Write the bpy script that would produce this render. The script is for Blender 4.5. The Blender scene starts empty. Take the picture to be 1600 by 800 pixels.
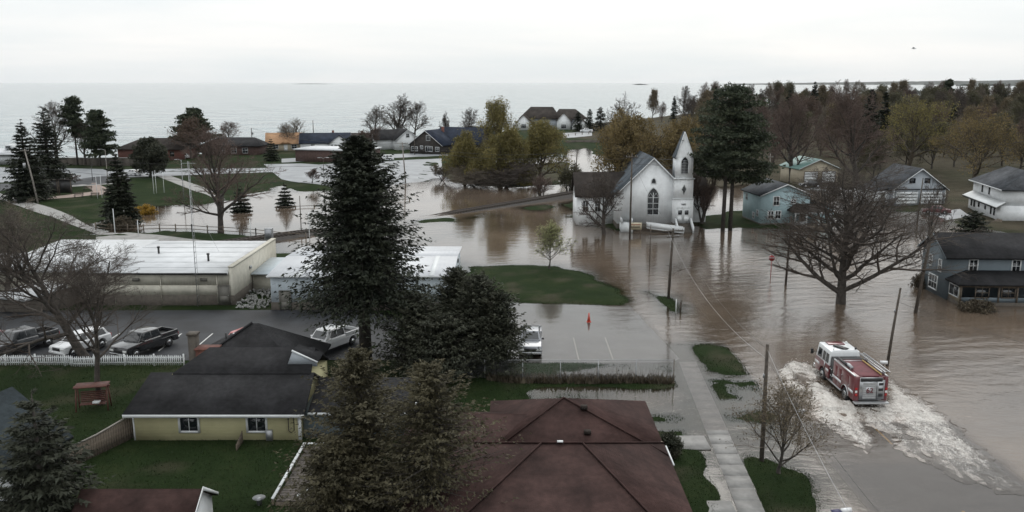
import bpy, math, random
import numpy as np
from mathutils import Vector, Matrix

# ------------------------------------------------------------------ camera, sky, sun, exposure
SC = bpy.context.scene
COL = SC.collection
F = 1350.0            # focal length in pixels of the 1600 px wide photograph
CAMH = 23.0           # drone height above the flood water
PITCH = math.atan((400 - 128.5) / F)
cd = bpy.data.cameras.new('camera')
cam = bpy.data.objects.new('camera', cd)
COL.objects.link(cam)
cam.location = (0, 0, CAMH)
cam.rotation_euler = (math.pi / 2 - PITCH, 0, 0)
cd.sensor_width = 36
cd.lens = F / 1600 * 36
cd.clip_start = 0.5
cd.clip_end = 80000
SC.camera = cam

SUN_EL, SUN_AZ = 42.0, 12.0      # sun behind cloud, in front of the camera and a little to the right
w = bpy.data.worlds.new('World')
SC.world = w
w.use_nodes = True
nt = w.node_tree
nt.nodes.clear()
out = nt.nodes.new('ShaderNodeOutputWorld')
bg = nt.nodes.new('ShaderNodeBackground')
bg.inputs['Strength'].default_value = 0.1
sky = nt.nodes.new('ShaderNodeTexSky')
sky.sky_type = 'NISHITA'
sky.sun_disc = False
sky.sun_elevation = math.radians(SUN_EL)
sky.sun_rotation = math.radians(SUN_AZ)
sky.dust_density = 3.0
# a closed overcast deck: soft stretched cloud bands laid over the clear sky
tc = nt.nodes.new('ShaderNodeTexCoord')
mp = nt.nodes.new('ShaderNodeMapping')
mp.inputs['Scale'].default_value = (1.0, 1.0, 9.0)
nz = nt.nodes.new('ShaderNodeTexNoise')
nz.inputs['Scale'].default_value = 2.2
nz.inputs['Detail'].default_value = 5
nz.inputs['Roughness'].default_value = 0.5
nz.inputs['Distortion'].default_value = 0.3
cr = nt.nodes.new('ShaderNodeValToRGB')
cr.color_ramp.elements[0].position = 0.30
cr.color_ramp.elements[0].color = (0.775, 0.835, 0.86, 1)
cr.color_ramp.elements[1].position = 0.66
cr.color_ramp.elements[1].color = (0.97, 0.965, 0.955, 1)
vm = nt.nodes.new('ShaderNodeVectorMath')
vm.operation = 'SCALE'
vm.inputs['Scale'].default_value = 9.4
mx = nt.nodes.new('ShaderNodeMix')
mx.data_type = 'RGBA'
mx.inputs['Factor'].default_value = 0.92
L = nt.links.new
L(tc.outputs['Generated'], mp.inputs['Vector'])
L(mp.outputs['Vector'], nz.inputs['Vector'])
L(nz.outputs['Fac'], cr.inputs['Fac'])
L(cr.outputs['Color'], vm.inputs[0])
L(sky.outputs['Color'], mx.inputs['A'])
# overcast luminance rises steadily from the horizon to the zenith (standard overcast sky)
sx = nt.nodes.new('ShaderNodeSeparateXYZ')
L(tc.outputs['Generated'], sx.inputs[0])
g1 = nt.nodes.new('ShaderNodeMath'); g1.operation = 'MAXIMUM'; g1.inputs[1].default_value = 0.0
L(sx.outputs['Z'], g1.inputs[0])
g2 = nt.nodes.new('ShaderNodeMath'); g2.operation = 'MULTIPLY_ADD'; g2.inputs[1].default_value = 0.8; g2.inputs[2].default_value = 1.0
L(g1.outputs[0], g2.inputs[0])
vm2 = nt.nodes.new('ShaderNodeVectorMath'); vm2.operation = 'SCALE'
L(vm.outputs['Vector'], vm2.inputs[0]); L(g2.outputs[0], vm2.inputs['Scale'])
L(vm2.outputs['Vector'], mx.inputs['B'])
L(mx.outputs['Result'], bg.inputs['Color'])
L(bg.outputs['Background'], out.inputs['Surface'])

sd = bpy.data.lights.new('sun', 'SUN')
sd.energy = 0.7
sd.angle = math.radians(35)
sd.color = (1.0, 0.96, 0.9)
sun = bpy.data.objects.new('sun', sd)
COL.objects.link(sun)
_az, _el = math.radians(SUN_AZ), math.radians(SUN_EL)
_d = Vector((math.sin(_az) * math.cos(_el), math.cos(_az) * math.cos(_el), math.sin(_el)))
sun.rotation_euler = (-_d).to_track_quat('-Z', 'Y').to_euler()
sun.location = _d * 200

SC.view_settings.view_transform = 'Standard'
SC.view_settings.look = 'None'
SC.view_settings.exposure = 0.16
SC.view_settings.gamma = 1.0
SC.view_settings.use_curve_mapping = False
SC.render.engine = 'CYCLES'
SC.cycles.max_bounces = 6
SC.cycles.diffuse_bounces = 2
SC.cycles.glossy_bounces = 3
SC.cycles.transmission_bounces = 3
SC.cycles.transparent_max_bounces = 8
SC.cycles.volume_bounces = 0
SC.cycles.use_denoising = True
SC.cycles.caustics_reflective = False
SC.cycles.caustics_refractive = False

# ------------------------------------------------------------------ surveying the photograph
SP, CP = math.sin(PITCH), math.cos(PITCH)

def G(px, py, z=0.0):
    """the spot at height z that the photograph shows at this pixel -> (x, y)"""
    dx, dy = (px - 800) / F, (400 - py) / F
    t = (CAMH - z) / -(-SP + dy * CP)
    return dx * t, (CP + dy * SP) * t

def HT(y, py):
    """height of a point at ground distance y seen at pixel row py"""
    u = (400 - py) / F
    return CAMH + y * ((u * CP - SP) / (CP + u * SP))

def SCALE(px, py, z=0.0):
    dy = (400 - py) / F
    return F * -(-SP + dy * CP) / (CAMH - z)

# ------------------------------------------------------------------ object helpers
def link(o, parent=None):
    COL.objects.link(o)
    if parent is not None:
        o.parent = parent
    return o

def tag(o, label=None, cat=None, group=None, kind=None):
    if label: o['label'] = label
    if cat: o['category'] = cat
    if group: o['group'] = group
    if kind: o['kind'] = kind
    return o

def thing(name, label, cat, loc=(0, 0, 0), rz=0.0, group=None):
    o = bpy.data.objects.new(name, None)
    o.empty_display_size = 0.2
    link(o)
    o.location = loc
    o.rotation_euler = (0, 0, rz)
    return tag(o, label, cat, group)

def copy_tree(o, parent=None, loc=None, rz=None, label=None, scale=None):
    c = o.copy()
    COL.objects.link(c)
    c.parent = parent
    if loc is not None: c.location = loc
    if rz is not None: c.rotation_euler = (0, 0, rz)
    if scale is not None: c.scale = scale
    if label: c['label'] = label
    for ch in KIDS.get(o.name, []):
        k = copy_tree(ch, c)
        KIDS.setdefault(c.name, []).append(k)
    return c

KIDS = {}

class MB:
    """collects geometry chunks and links them as ONE mesh object"""
    def __init__(s):
        s.V, s.Fc, s.n = [], [], 0
    def add(s, v, f):
        v = np.asarray(v, dtype=np.float64).reshape(-1, 3)
        if isinstance(f, np.ndarray):
            s.Fc.append(f + s.n)
        else:
            by = {}
            for q in f: by.setdefault(len(q), []).append(q)
            for k in by: s.Fc.append(np.array(by[k], dtype=np.int64) + s.n)
        s.V.append(v)
        s.n += len(v)
        return s
    def box(s, x0, y0, z0, x1, y1, z1):
        v = [(x0,y0,z0),(x1,y0,z0),(x1,y1,z0),(x0,y1,z0),(x0,y0,z1),(x1,y0,z1),(x1,y1,z1),(x0,y1,z1)]
        return s.add(v, BOXF)
    def cbox(s, c, size, m=None):
        v = np.array([(x, y, z) for z in (-.5, .5) for x, y in ((-.5,-.5),(.5,-.5),(.5,.5),(-.5,.5))]) * np.array(size)
        if m is not None: v = v @ np.array(m.to_3x3()).T
        return s.add(v + np.array(c), BOXF)
    def frus(s, x0, y0, z0, x1, y1, z1, ix0, iy0, ix1, iy1):
        """box whose top is inset by different amounts on the -x, -y, +x, +y sides"""
        v = [(x0,y0,z0),(x1,y0,z0),(x1,y1,z0),(x0,y1,z0),(x0+ix0,y0+iy0,z1),(x1-ix1,y0+iy0,z1),(x1-ix1,y1-iy1,z1),(x0+ix0,y1-iy1,z1)]
        return s.add(v, BOXF)
    def prism(s, pts, z0, z1):
        n = len(pts)
        v = [(p[0], p[1], z0) for p in pts] + [(p[0], p[1], z1) for p in pts]
        f = [tuple(range(n - 1, -1, -1)), tuple(range(n, 2 * n))] + [(i, (i + 1) % n, n + (i + 1) % n, n + i) for i in range(n)]
        return s.add(v, f)
    def extx(s, prof, x0, x1):
        """profile in (y, z) swept along x"""
        n = len(prof)
        v = [(x0, p[0], p[1]) for p in prof] + [(x1, p[0], p[1]) for p in prof]
        f = [tuple(range(n)), tuple(range(2 * n - 1, n - 1, -1))] + [(i, n + i, n + (i + 1) % n, (i + 1) % n) for i in range(n)]
        return s.add(v, f)
    def exty(s, prof, y0, y1):
        """profile in (x, z) swept along y"""
        n = len(prof)
        v = [(p[0], y0, p[1]) for p in prof] + [(p[0], y1, p[1]) for p in prof]
        f = [tuple(range(n - 1, -1, -1)), tuple(range(n, 2 * n))] + [(i, (i + 1) % n, n + (i + 1) % n, n + i) for i in range(n)]
        return s.add(v, f)
    def slab(s, pts, th):
        """sloping panel: top outline given, thickness straight down"""
        n = len(pts)
        v = [tuple(p) for p in pts] + [(p[0], p[1], p[2] - th) for p in pts]
        f = [tuple(range(n)), tuple(range(2 * n - 1, n - 1, -1))] + [(i, n + i, n + (i + 1) % n, (i + 1) % n) for i in range(n)]
        return s.add(v, f)
    def tube(s, pts, r, k=8, cap=True):
        pts = [Vector(p) for p in pts]
        rr = r if isinstance(r, (list, tuple)) else [r] * len(pts)
        vs, fs = [], []
        for i, p in enumerate(pts):
            d = (pts[min(i + 1, len(pts) - 1)] - pts[max(i - 1, 0)]).normalized()
            a = d.cross(Vector((0, 0, 1)) if abs(d.z) < .9 else Vector((1, 0, 0))).normalized()
            b = d.cross(a)
            for j in range(k):
                t = 2 * math.pi * j / k
                vs.append(p + (a * math.cos(t) + b * math.sin(t)) * rr[i])
        for i in range(len(pts) - 1):
            for j in range(k):
                fs.append((i * k + j, i * k + (j + 1) % k, (i + 1) * k + (j + 1) % k, (i + 1) * k + j))
        if cap:
            fs += [tuple(range(k - 1, -1, -1)), tuple(range((len(pts) - 1) * k, len(pts) * k))]
        return s.add(vs, fs)
    def segs(s, P0, P1, R0, R1, k):
        """many tapered prisms at once"""
        P0, P1 = np.asarray(P0, float), np.asarray(P1, float)
        R0, R1 = np.asarray(R0, float), np.asarray(R1, float)
        d = P1 - P0
        d /= np.linalg.norm(d, axis=1, keepdims=True) + 1e-9
        ref = np.where(np.abs(d[:, 2:3]) < .9, np.array([[0, 0, 1.]]), np.array([[1., 0, 0]]))
        a = np.cross(d, ref)
        a /= np.linalg.norm(a, axis=1, keepdims=True) + 1e-9
        b = np.cross(d, a)
        t = np.arange(k) * 2 * math.pi / k
        ring = a[:, None, :] * np.cos(t)[None, :, None] + b[:, None, :] * np.sin(t)[None, :, None]
        v = np.stack([P0[:, None, :] + ring * R0[:, None, None], P1[:, None, :] + ring * R1[:, None, None]], axis=1)
        n = len(P0)
        j = np.arange(k)
        f = np.stack([j, (j + 1) % k, k + (j + 1) % k, k + j], axis=1)
        f = f[None] + (np.arange(n) * 2 * k)[:, None, None]
        return s.add(v.reshape(-1, 3), f.reshape(-1, 4))
    def tris(s, A, B, C):
        n = len(A)
        v = np.stack([A, B, C], axis=1).reshape(-1, 3)
        return s.add(v, np.arange(3 * n).reshape(-1, 3))
    def mesh(s, name, mat):
        me = bpy.data.meshes.new(name)
        V = np.concatenate(s.V)
        me.vertices.add(len(V))
        me.vertices.foreach_set('co', V.astype(np.float32).ravel())
        idx = np.concatenate([f.ravel() for f in s.Fc])
        tot = np.concatenate([np.full(len(f), f.shape[1]) for f in s.Fc])
        st = np.concatenate([[0], np.cumsum(tot)[:-1]])
        me.loops.add(len(idx))
        me.loops.foreach_set('vertex_index', idx.astype(np.int32))
        me.polygons.add(len(tot))
        me.polygons.foreach_set('loop_start', st.astype(np.int32))
        me.polygons.foreach_set('loop_total', tot.astype(np.int32))
        me.update(calc_edges=True)
        if mat is not None: me.materials.append(mat)
        return me
    def build(s, name, mat, parent=None, smooth=False, bevel=0.0, seg=2, fix=False):
        me = s.mesh(name, mat)
        if fix:
            import bmesh
            bm = bmesh.new(); bm.from_mesh(me)
            bmesh.ops.recalc_face_normals(bm, faces=bm.faces)
            bm.to_mesh(me); bm.free()
        if smooth: me.polygons.foreach_set('use_smooth', np.ones(len(me.polygons), bool))
        o = bpy.data.objects.new(name, me)
        link(o, parent)
        if parent is not None: KIDS.setdefault(parent.name, []).append(o)
        if bevel:
            m = o.modifiers.new('bevel', 'BEVEL')
            m.width = bevel; m.segments = seg; m.limit_method = 'ANGLE'; m.angle_limit = math.radians(35)
        return o

BOXF = [(3,2,1,0),(4,5,6,7),(0,1,5,4),(1,2,6,5),(2,3,7,6),(3,0,4,7)]

# ------------------------------------------------------------------ materials
MATS = {}
def nodes(name):
    m = bpy.data.materials.new(name)
    m.use_nodes = True
    t = m.node_tree
    return m, t, t.nodes['Principled BSDF']

def N(t, kind, **kw):
    n = t.nodes.new(kind)
    for k, v in kw.items():
        if k in n.inputs: n.inputs[k].default_value = v
        else: setattr(n, k, v)
    return n

def MATH(t, op, a, b=None):
    n = t.nodes.new('ShaderNodeMath'); n.operation = op
    for i, x in enumerate((a, b)):
        if x is None: continue
        if isinstance(x, (int, float)): n.inputs[i].default_value = x
        else: t.links.new(x, n.inputs[i])
    return n.outputs[0]

def pm(name, col, rough=0.7, metal=0.0, var=0.25, scale=3.0, bump=0.0, bscale=30.0, lines=None, ldepth=0.3, spec=0.5, dirt=None, coat=0.0, em=None):
    """painted / natural surface: base colour with worn variation, optional relief.
    lines = (axis, period): z laps (siding, shingle courses), v vertical ribs"""
    if name in MATS: return MATS[name]
    m, t, b = nodes(name)
    co = N(t, 'ShaderNodeTexCoord')
    n1 = N(t, 'ShaderNodeTexNoise', Scale=scale, Detail=6, Roughness=0.6)
    t.links.new(co.outputs['Object'], n1.inputs['Vector'])
    r = N(t, 'ShaderNodeValToRGB')
    r.color_ramp.elements[0].position = 0.3
    r.color_ramp.elements[1].position = 0.72
    d = dirt or tuple(c * (1 - var * 1.6) for c in col)
    r.color_ramp.elements[0].color = (*d, 1)
    r.color_ramp.elements[1].color = (*[min(1, c * (1 + var)) for c in col], 1)
    t.links.new(n1.outputs['Fac'], r.inputs['Fac'])
    colout = r.outputs['Color']
    hgt = None
    if lines:
        sp = N(t, 'ShaderNodeSeparateXYZ')
        t.links.new(co.outputs['Object'], sp.inputs['Vector'])
        ax, per = lines
        if ax == 'z': base = sp.outputs['Z']
        elif ax == 'x': base = sp.outputs['X']
        elif ax == 'y': base = sp.outputs['Y']
        else: base = MATH(t, 'ADD', sp.outputs['X'], sp.outputs['Y'])
        fr = MATH(t, 'FRACT', MATH(t, 'DIVIDE', base, per))
        hgt = fr if ax == 'z' else MATH(t, 'POWER', fr, 6.0)
        if ax == 'z':   # uneven butts of single boards / tabs
            n3 = N(t, 'ShaderNodeTexNoise', Scale=1.0 / per * 0.35, Detail=2)
            t.links.new(co.outputs['Object'], n3.inputs['Vector'])
            mm = N(t, 'ShaderNodeMix', data_type='RGBA', blend_type='MULTIPLY')
            mm.inputs['Factor'].default_value = min(0.9, var * 2)
            t.links.new(colout, mm.inputs['A'])
            r2 = N(t, 'ShaderNodeValToRGB')
            r2.color_ramp.elements[0].position = 0.35; r2.color_ramp.elements[0].color = (.62, .62, .62, 1)
            r2.color_ramp.elements[1].position = 0.65; r2.color_ramp.elements[1].color = (1, 1, 1, 1)
            t.links.new(n3.outputs['Fac'], r2.inputs['Fac'])
            t.links.new(r2.outputs['Color'], mm.inputs['B'])
            colout = mm.outputs['Result']
    t.links.new(colout, b.inputs['Base Color'])
    b.inputs['Roughness'].default_value = rough
    b.inputs['Metallic'].default_value = metal
    b.inputs['Specular IOR Level'].default_value = spec
    if coat: b.inputs['Coat Weight'].default_value = coat
    if em:
        b.inputs['Emission Color'].default_value = (*em[0], 1); b.inputs['Emission Strength'].default_value = em[1]
    if bump or lines:
        n2 = N(t, 'ShaderNodeTexNoise', Scale=bscale, Detail=4)
        t.links.new(co.outputs['Object'], n2.inputs['Vector'])
        h = MATH(t, 'MULTIPLY', n2.outputs['Fac'], bump if bump else 0.0)
        if hgt is not None: h = MATH(t, 'ADD', h, MATH(t, 'MULTIPLY', hgt, ldepth))
        bp = N(t, 'ShaderNodeBump', Strength=0.8, Distance=0.06)
        t.links.new(h, bp.inputs['Height'])
        t.links.new(bp.outputs['Normal'], b.inputs['Normal'])
    MATS[name] = m
    return m

def foliage(name, c0, c1, scale=0.8, trans=0.25):
    if name in MATS: return MATS[name]
    m, t, b = nodes(name)
    co = N(t, 'ShaderNodeTexCoord')
    n1 = N(t, 'ShaderNodeTexNoise', Scale=scale, Detail=5, Roughness=0.65)
    t.links.new(co.outputs['Object'], n1.inputs['Vector'])
    r = N(t, 'ShaderNodeValToRGB')
    r.color_ramp.elements[0].position = 0.35; r.color_ramp.elements[0].color = (*c0, 1)
    r.color_ramp.elements[1].position = 0.68; r.color_ramp.elements[1].color = (*c1, 1)
    t.links.new(n1.outputs['Fac'], r.inputs['Fac'])
    t.links.new(r.outputs['Color'], b.inputs['Base Color'])
    b.inputs['Roughness'].default_value = 0.75
    b.inputs['Specular IOR Level'].default_value = 0.25
    if trans:
        tr = N(t, 'ShaderNodeBsdfTranslucent')
        t.links.new(r.outputs['Color'], tr.inputs['Color'])
        ms = N(t, 'ShaderNodeMixShader', Fac=trans)
        t.links.new(b.outputs[0], ms.inputs[1]); t.links.new(tr.outputs[0], ms.inputs[2])
        t.links.new(ms.outputs[0], t.nodes['Material Output'].inputs['Surface'])
    MATS[name] = m
    return m

M = dict(
    white=pm('white_paint', (.62, .64, .645), .55, var=.06, scale=1.5),
    trim=pm('white_trim', (.60, .62, .625), .5, var=.05),
    glass=pm('window_glass', (.018, .022, .026), .08, var=.3, scale=.8, spec=.8),
    wood=pm('weathered_wood', (.13, .105, .08), .85, var=.35, scale=4, bump=.4),
    pole=pm('pole_wood', (.075, .062, .05), .9, var=.35, scale=5, bump=.4),
    palepole=pm('pale_pole_wood', (.24, .22, .20), .85, var=.25, scale=5, bump=.3),
    bark=pm('grey_bark', (.058, .050, .043), .95, var=.4, scale=3, bump=.8, bscale=14),
    twig=pm('twig_bark', (.072, .058, .048), .95, var=.3, scale=1.5),
    metal=pm('galvanised_metal', (.35, .36, .37), .45, .6, var=.15),
    steel=pm('brushed_aluminium', (.42, .43, .44), .35, .75, var=.12, scale=6),
    dark=pm('black_plastic', (.018, .018, .019), .5, var=.2),
    rubber=pm('tyre_rubber', (.016, .016, .017), .8, var=.3),
    wire=pm('black_cable', (.02, .02, .021), .6, var=.1),
    concrete=pm('concrete', (.25, .245, .235), .85, var=.18, scale=1.3, bump=.25, bscale=40),
    asphalt=pm('asphalt', (.040, .042, .045), .55, var=.35, scale=.35, bump=.3, bscale=60),
    brick=pm('brown_brick', (.085, .05, .042), .85, var=.3, scale=2.0, bump=.3, lines=('z', .075), ldepth=.2),
)
# ------------------------------------------------------------------ terrain, water, paving
def vnoise(x, y, s, seed=0):
    """smooth value noise, numpy"""
    x = x / s; y = y / s
    xi = np.floor(x).astype(np.int64); yi = np.floor(y).astype(np.int64)
    fx = x - xi; fy = y - yi
    fx = fx * fx * (3 - 2 * fx); fy = fy * fy * (3 - 2 * fy)
    def h(a, b):
        n = (a * 374761393 + b * 668265263 + seed * 1442695041) & 0x7fffffff
        n = ((n ^ (n >> 13)) * 1274126177) & 0x7fffffff
        return ((n ^ (n >> 16)) & 0xffff) / 65535.0
    return (h(xi, yi) * (1 - fx) + h(xi + 1, yi) * fx) * (1 - fy) + (h(xi, yi + 1) * (1 - fx) + h(xi + 1, yi + 1) * fx) * fy - .5

def fbm(x, y, s, seed=0):
    return vnoise(x, y, s, seed) + .5 * vnoise(x, y, s / 2.1, seed + 1) + .25 * vnoise(x, y, s / 4.3, seed + 2)

def sdist(x, y, poly):
    """signed distance to a polygon, positive inside"""
    q = np.asarray(poly)
    near = (x > q[:, 0].min() - 30) & (x < q[:, 0].max() + 30) & (y > q[:, 1].min() - 30) & (y < q[:, 1].max() + 30)
    if x.size > 5000 and near.sum() < .8 * x.size:
        res = np.full(x.shape, -30.0)
        if near.any(): res[near] = sdist(x[near], y[near], poly)
        return res
    d = np.full(x.shape, 1e18); ins = np.zeros(x.shape, bool)
    n = len(poly)
    for i in range(n):
        ax, ay = poly[i]; bx, by = poly[(i + 1) % n]
        ex, ey = bx - ax, by - ay
        t = np.clip(((x - ax) * ex + (y - ay) * ey) / (ex * ex + ey * ey + 1e-9), 0, 1)
        d = np.minimum(d, (x - ax - t * ex) ** 2 + (y - ay - t * ey) ** 2)
        c = (ay > y) != (by > y)
        with np.errstate(divide='ignore', invalid='ignore'):
            xx = ax + (y - ay) / (by - ay + 1e-12) * ex
        ins ^= c & (x < xx)
    d = np.sqrt(d)
    return np.where(ins, d, -d)

def PX(pts, z=0.0):
    return [G(a, b, z) for a, b in pts]

# dry ground: (outline in the photograph, top height, bank slope, noise)
LAND = [
    # lakeside strip from the left edge to the wood on the right
    (PX([(-700,262),(0,251),(200,260),(330,240),(400,226),(560,216),(700,211),(800,205),(900,196),(1150,172),(1400,161),(1750,150),(1750,240),(1300,232),(960,228),(905,232),(690,262),(420,275),(-700,280)]), .8, .08, .1),
    # park and village lots
    (PX([(-700,430),(-700,265),(0,258),(420,262),(690,255),(690,276),(650,284),(600,289),(560,297),(470,299),(440,289),(395,303),(330,318),(255,321),(165,333),(135,350),(150,366),(-100,380)]), .55, .10, .06),
    # building plots, lot and gardens in the foreground left
    (PX([(-900,366),(150,365),(300,362),(400,371),(425,381),(430,396),(520,402),(640,404),(722,408),(734,432),(735,470),(806,474),(797,563),(860,566),(850,600),(812,612),(842,642),(752,662),(760,720),(800,1300),(-1400,1300)]), .35, .10, .08),
    # oval lawn behind the small lot
    (PX([(728,416),(800,414),(870,419),(930,433),(970,455),(980,468),(965,476),(930,477),(810,472),(728,470)]), .30, .13, .05),
    # islets by the power pole and the sidewalk
    (PX([(1008,455),(1045,463),(1066,478),(1070,487),(1050,490),(1030,478)]), .10, .14, .05),
    (PX([(1057,541),(1110,539),(1158,551),(1183,571),(1170,586),(1130,594),(1098,580),(1082,560)]), .14, .12, .10),
    # grass strips by the chain link fence
    (PX([(845,562),(930,563),(1005,567),(990,574),(900,576),(850,575)]), .10, .15, .06),
    (PX([(640,590),(860,592),(1058,594),(1058,604),(860,603),(640,606)]), .12, .15, .06),
    # lawn of the red roofed house
    (PX([(720,682),(860,686),(975,668),(1075,668),(1090,690),(1130,770),(1200,1300),(700,1300)]), .22, .10, .07),
    (PX([(1135,705),(1200,715),(1255,742),(1275,765),(1295,860),(1380,1300),(1190,1300),(1150,760)]), .25, .12, .07),
    # church ground and the lawn under the pines
    (PX([(905,338),(930,328),(1110,338),(1190,326),(1310,330),(1300,352),(1200,357),(1155,356),(1110,357),(1060,358),(965,361),(925,353)]), .30, .12, .05),
    # rail side islets
    (PX([(650,346),(680,342),(706,341),(700,345),(660,349)]), .12, .15, .03),
    (PX([(731,337),(757,335),(752,339),(734,341)]), .12, .15, .03),
    (PX([(826,324),(850,321),(868,323),(850,327),(832,327)]), .12, .15, .03),
    (PX([(872,319),(925,312),(930,330),(890,330)]), .15, .15, .03),
    # willow bank
    (PX([(680,262),(890,253),(893,272),(872,288),(800,293),(760,291),(700,283),(684,276)]), .35, .08, .08),
    # ground behind the church and in front of the wood
    (PX([(965,285),(1000,280),(1090,296),(1200,283),(1270,296),(1340,300),(1380,322),(1400,332),(1480,334),(1500,352),(1560,362),(1750,385),(1750,150),(905,205),(905,222),(945,250),(968,268)]), .5, .06, .15),
]
# shallow flooded lawns: grass tips through the water
SHOAL = [
    (PX([(815,606),(1052,602),(1096,685),(1060,700),(720,690)]), -.075, .10, .13),
    (PX([(1070,590),(1200,600),(1215,640),(1245,735),(1140,712),(1095,650)]), -.015, .10, .14),
    (PX([(860,562),(1055,566),(1055,602),(860,600)]), -.05, .12, .07),
]
# paved beds pressed into the terrain: (outline, height)
ROAD_L, ROAD_R = 19.6, 30.2
LOT_Z, WALK_Z = -.018, .03
BEDS = [
    (PX([(800,474),(985,478),(1062,560),(1050,566),(790,566)]), LOT_Z - .03),
    (PX([(1042,540),(1078,540),(1200,820),(1150,820)]), -.04),
    ([(ROAD_L, 20), (ROAD_R, 20), (ROAD_R, 50), (ROAD_L, 50)], -.035),
    ([(ROAD_L, 50), (ROAD_R, 50), (ROAD_R, 56), (ROAD_L, 56)], -.08),
    ([(ROAD_L, 57), (ROAD_R, 57), (ROAD_R, 140), (ROAD_L, 140)], -.45),
]

def axis(fine0, fine1, step, lo, hi, k):
    a = list(np.arange(fine0, fine1 + 1e-6, step))
    s = step; v = a[-1]
    while v < hi: s *= k; v += s; a.append(v)
    s = step; v = fine0; pre = []
    while v > lo: s *= k; v -= s; pre.append(v)
    return np.array(pre[::-1] + a)

XS = axis(-62, 62, .55, -1500, 1500, 1.06)
YS = axis(30, 150, .55, 18, 2200, 1.05)
GX, GY = np.meshgrid(XS, YS)

def terrain(x, y):
    h = np.full(x.shape, -.75)
    f3, f7, f11, f17, f21 = fbm(x, y, 5.0, 3), fbm(x, y, 2.4, 7), fbm(x, y, 9.0, 11), fbm(x, y, 2.2, 17), fbm(x, y, 8.0, 21)
    yk = np.clip(y / 45.0, .8, 3.5)
    for poly, top, slope, na in LAND:
        d = sdist(x, y, poly)
        d = d + f3 * yk
        n = f7 * na + f11 * na * .6
        h = np.maximum(h, np.clip(d * slope, -.75, top) + n * np.clip(d + 1, 0, 1))
    for poly, top, slope, na in SHOAL:
        d = sdist(x, y, poly)
        n = f17 * na + f21 * na * .7
        h = np.maximum(h, np.clip(d * slope, -.75, 0) + top + n)
    for poly, z in BEDS:
        d = sdist(x, y, poly)
        t = np.clip(d / .5 + 1, 0, 1)
        h = np.where(t > 0, h * (1 - t) + (z - .03) * t, h)
    far = np.clip((y - 420) / 500, 0, 1)
    h = np.where(h > .3, h + far * 6 * np.clip(x / 300, 0, 1), h)
    return h
GZ = terrain(GX, GY)

def hat(x, y):
    return float(terrain(np.array([float(x)]), np.array([float(y)]))[0])

def gridmesh(name, X, Y, Z, mask=None):
    ny, nx = X.shape
    V = np.stack([X, Y, Z], axis=-1).reshape(-1, 3)
    i, j = np.meshgrid(np.arange(nx - 1), np.arange(ny - 1))
    a = j * nx + i
    f = np.stack([a, a + 1, a + nx + 1, a + nx], axis=-1)
    if mask is not None: f = f[mask]
    f = f.reshape(-1, 4)
    used = np.unique(f)
    remap = np.full(len(V), -1); remap[used] = np.arange(len(used))
    mb = MB(); mb.add(V[used], remap[f])
    return mb, used

def set_attr(me, name, vals):
    a = me.attributes.new(name, 'FLOAT', 'POINT')
    a.data.foreach_set('value', np.asarray(vals, dtype=np.float32))

def grass_mat():
    m, t, b = nodes('lawn_and_leaf_litter')
    co = N(t, 'ShaderNodeTexCoord')
    at = N(t, 'ShaderNodeAttribute', attribute_name='litter')
    n1 = N(t, 'ShaderNodeTexNoise', Scale=.22, Detail=8, Roughness=.65)
    n2 = N(t, 'ShaderNodeTexNoise', Scale=7.0, Detail=5, Roughness=.7)
    for n in (n1, n2): t.links.new(co.outputs['Object'], n.inputs['Vector'])
    g = N(t, 'ShaderNodeValToRGB')
    e = g.color_ramp.elements
    e[0].position = .30; e[0].color = (.010, .016, .006, 1)
    e[1].position = .75; e[1].color = (.036, .043, .018, 1)
    k = e.new(.5); k.color = (.015, .026, .009, 1)
    l = N(t, 'ShaderNodeValToRGB')
    l.color_ramp.elements[0].position = .3; l.color_ramp.elements[0].color = (.030, .027, .018, 1)
    l.color_ramp.elements[1].position = .75; l.color_ramp.elements[1].color = (.095, .082, .060, 1)
    s = MATH(t, 'ADD', MATH(t, 'MULTIPLY', n1.outputs['Fac'], .65), MATH(t, 'MULTIPLY', n2.outputs['Fac'], .35))
    t.links.new(s, g.inputs['Fac']); t.links.new(s, l.inputs['Fac'])
    mx = N(t, 'ShaderNodeMix', data_type='RGBA')
    t.links.new(at.outputs['Fac'], mx.inputs['Factor'])
    t.links.new(g.outputs['Color'], mx.inputs['A']); t.links.new(l.outputs['Color'], mx.inputs['B'])
    t.links.new(mx.outputs['Result'], b.inputs['Base Color'])
    b.inputs['Roughness'].default_value = .9
    b.inputs['Specular IOR Level'].default_value = .04
    bp = N(t, 'ShaderNodeBump', Strength=.9, Distance=.12)
    t.links.new(n2.outputs['Fac'], bp.inputs['Height']); t.links.new(bp.outputs['Normal'], b.inputs['Normal'])
    return m
M['grass'] = grass_mat()

mb, used = gridmesh('ground', GX, GY, GZ)
ground = mb.build('ground', M['grass'], smooth=True)
tag(ground, 'green lawns, banks and leaf littered ground', kind='structure')
wood_poly = PX([(1085,300),(1190,290),(1350,300),(1420,326),(1560,362),(1750,385),(1750,150),(1100,175),(900,197),(905,220),(960,225),(960,285)])
lit = np.clip(sdist(GX, GY, wood_poly) / 8 + .5, 0, 1)
will = PX([(690,262),(885,255),(888,280),(780,293),(690,280)])
lit = np.maximum(lit, np.clip(sdist(GX, GY, will) / 4 + .6, 0, .8))
lit = np.clip(lit * (.95 + .6 * fbm(GX, GY, 12, 5)), 0, 1)
lit = np.maximum(lit, np.clip((-.16 - GZ) / .2, 0, 1) * .8)
lit = np.maximum(lit, np.clip(fbm(GX, GY, 3.0, 31) * 1.4 - .20, 0, .6))
set_attr(ground.data, 'litter', lit.ravel()[used])

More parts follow.
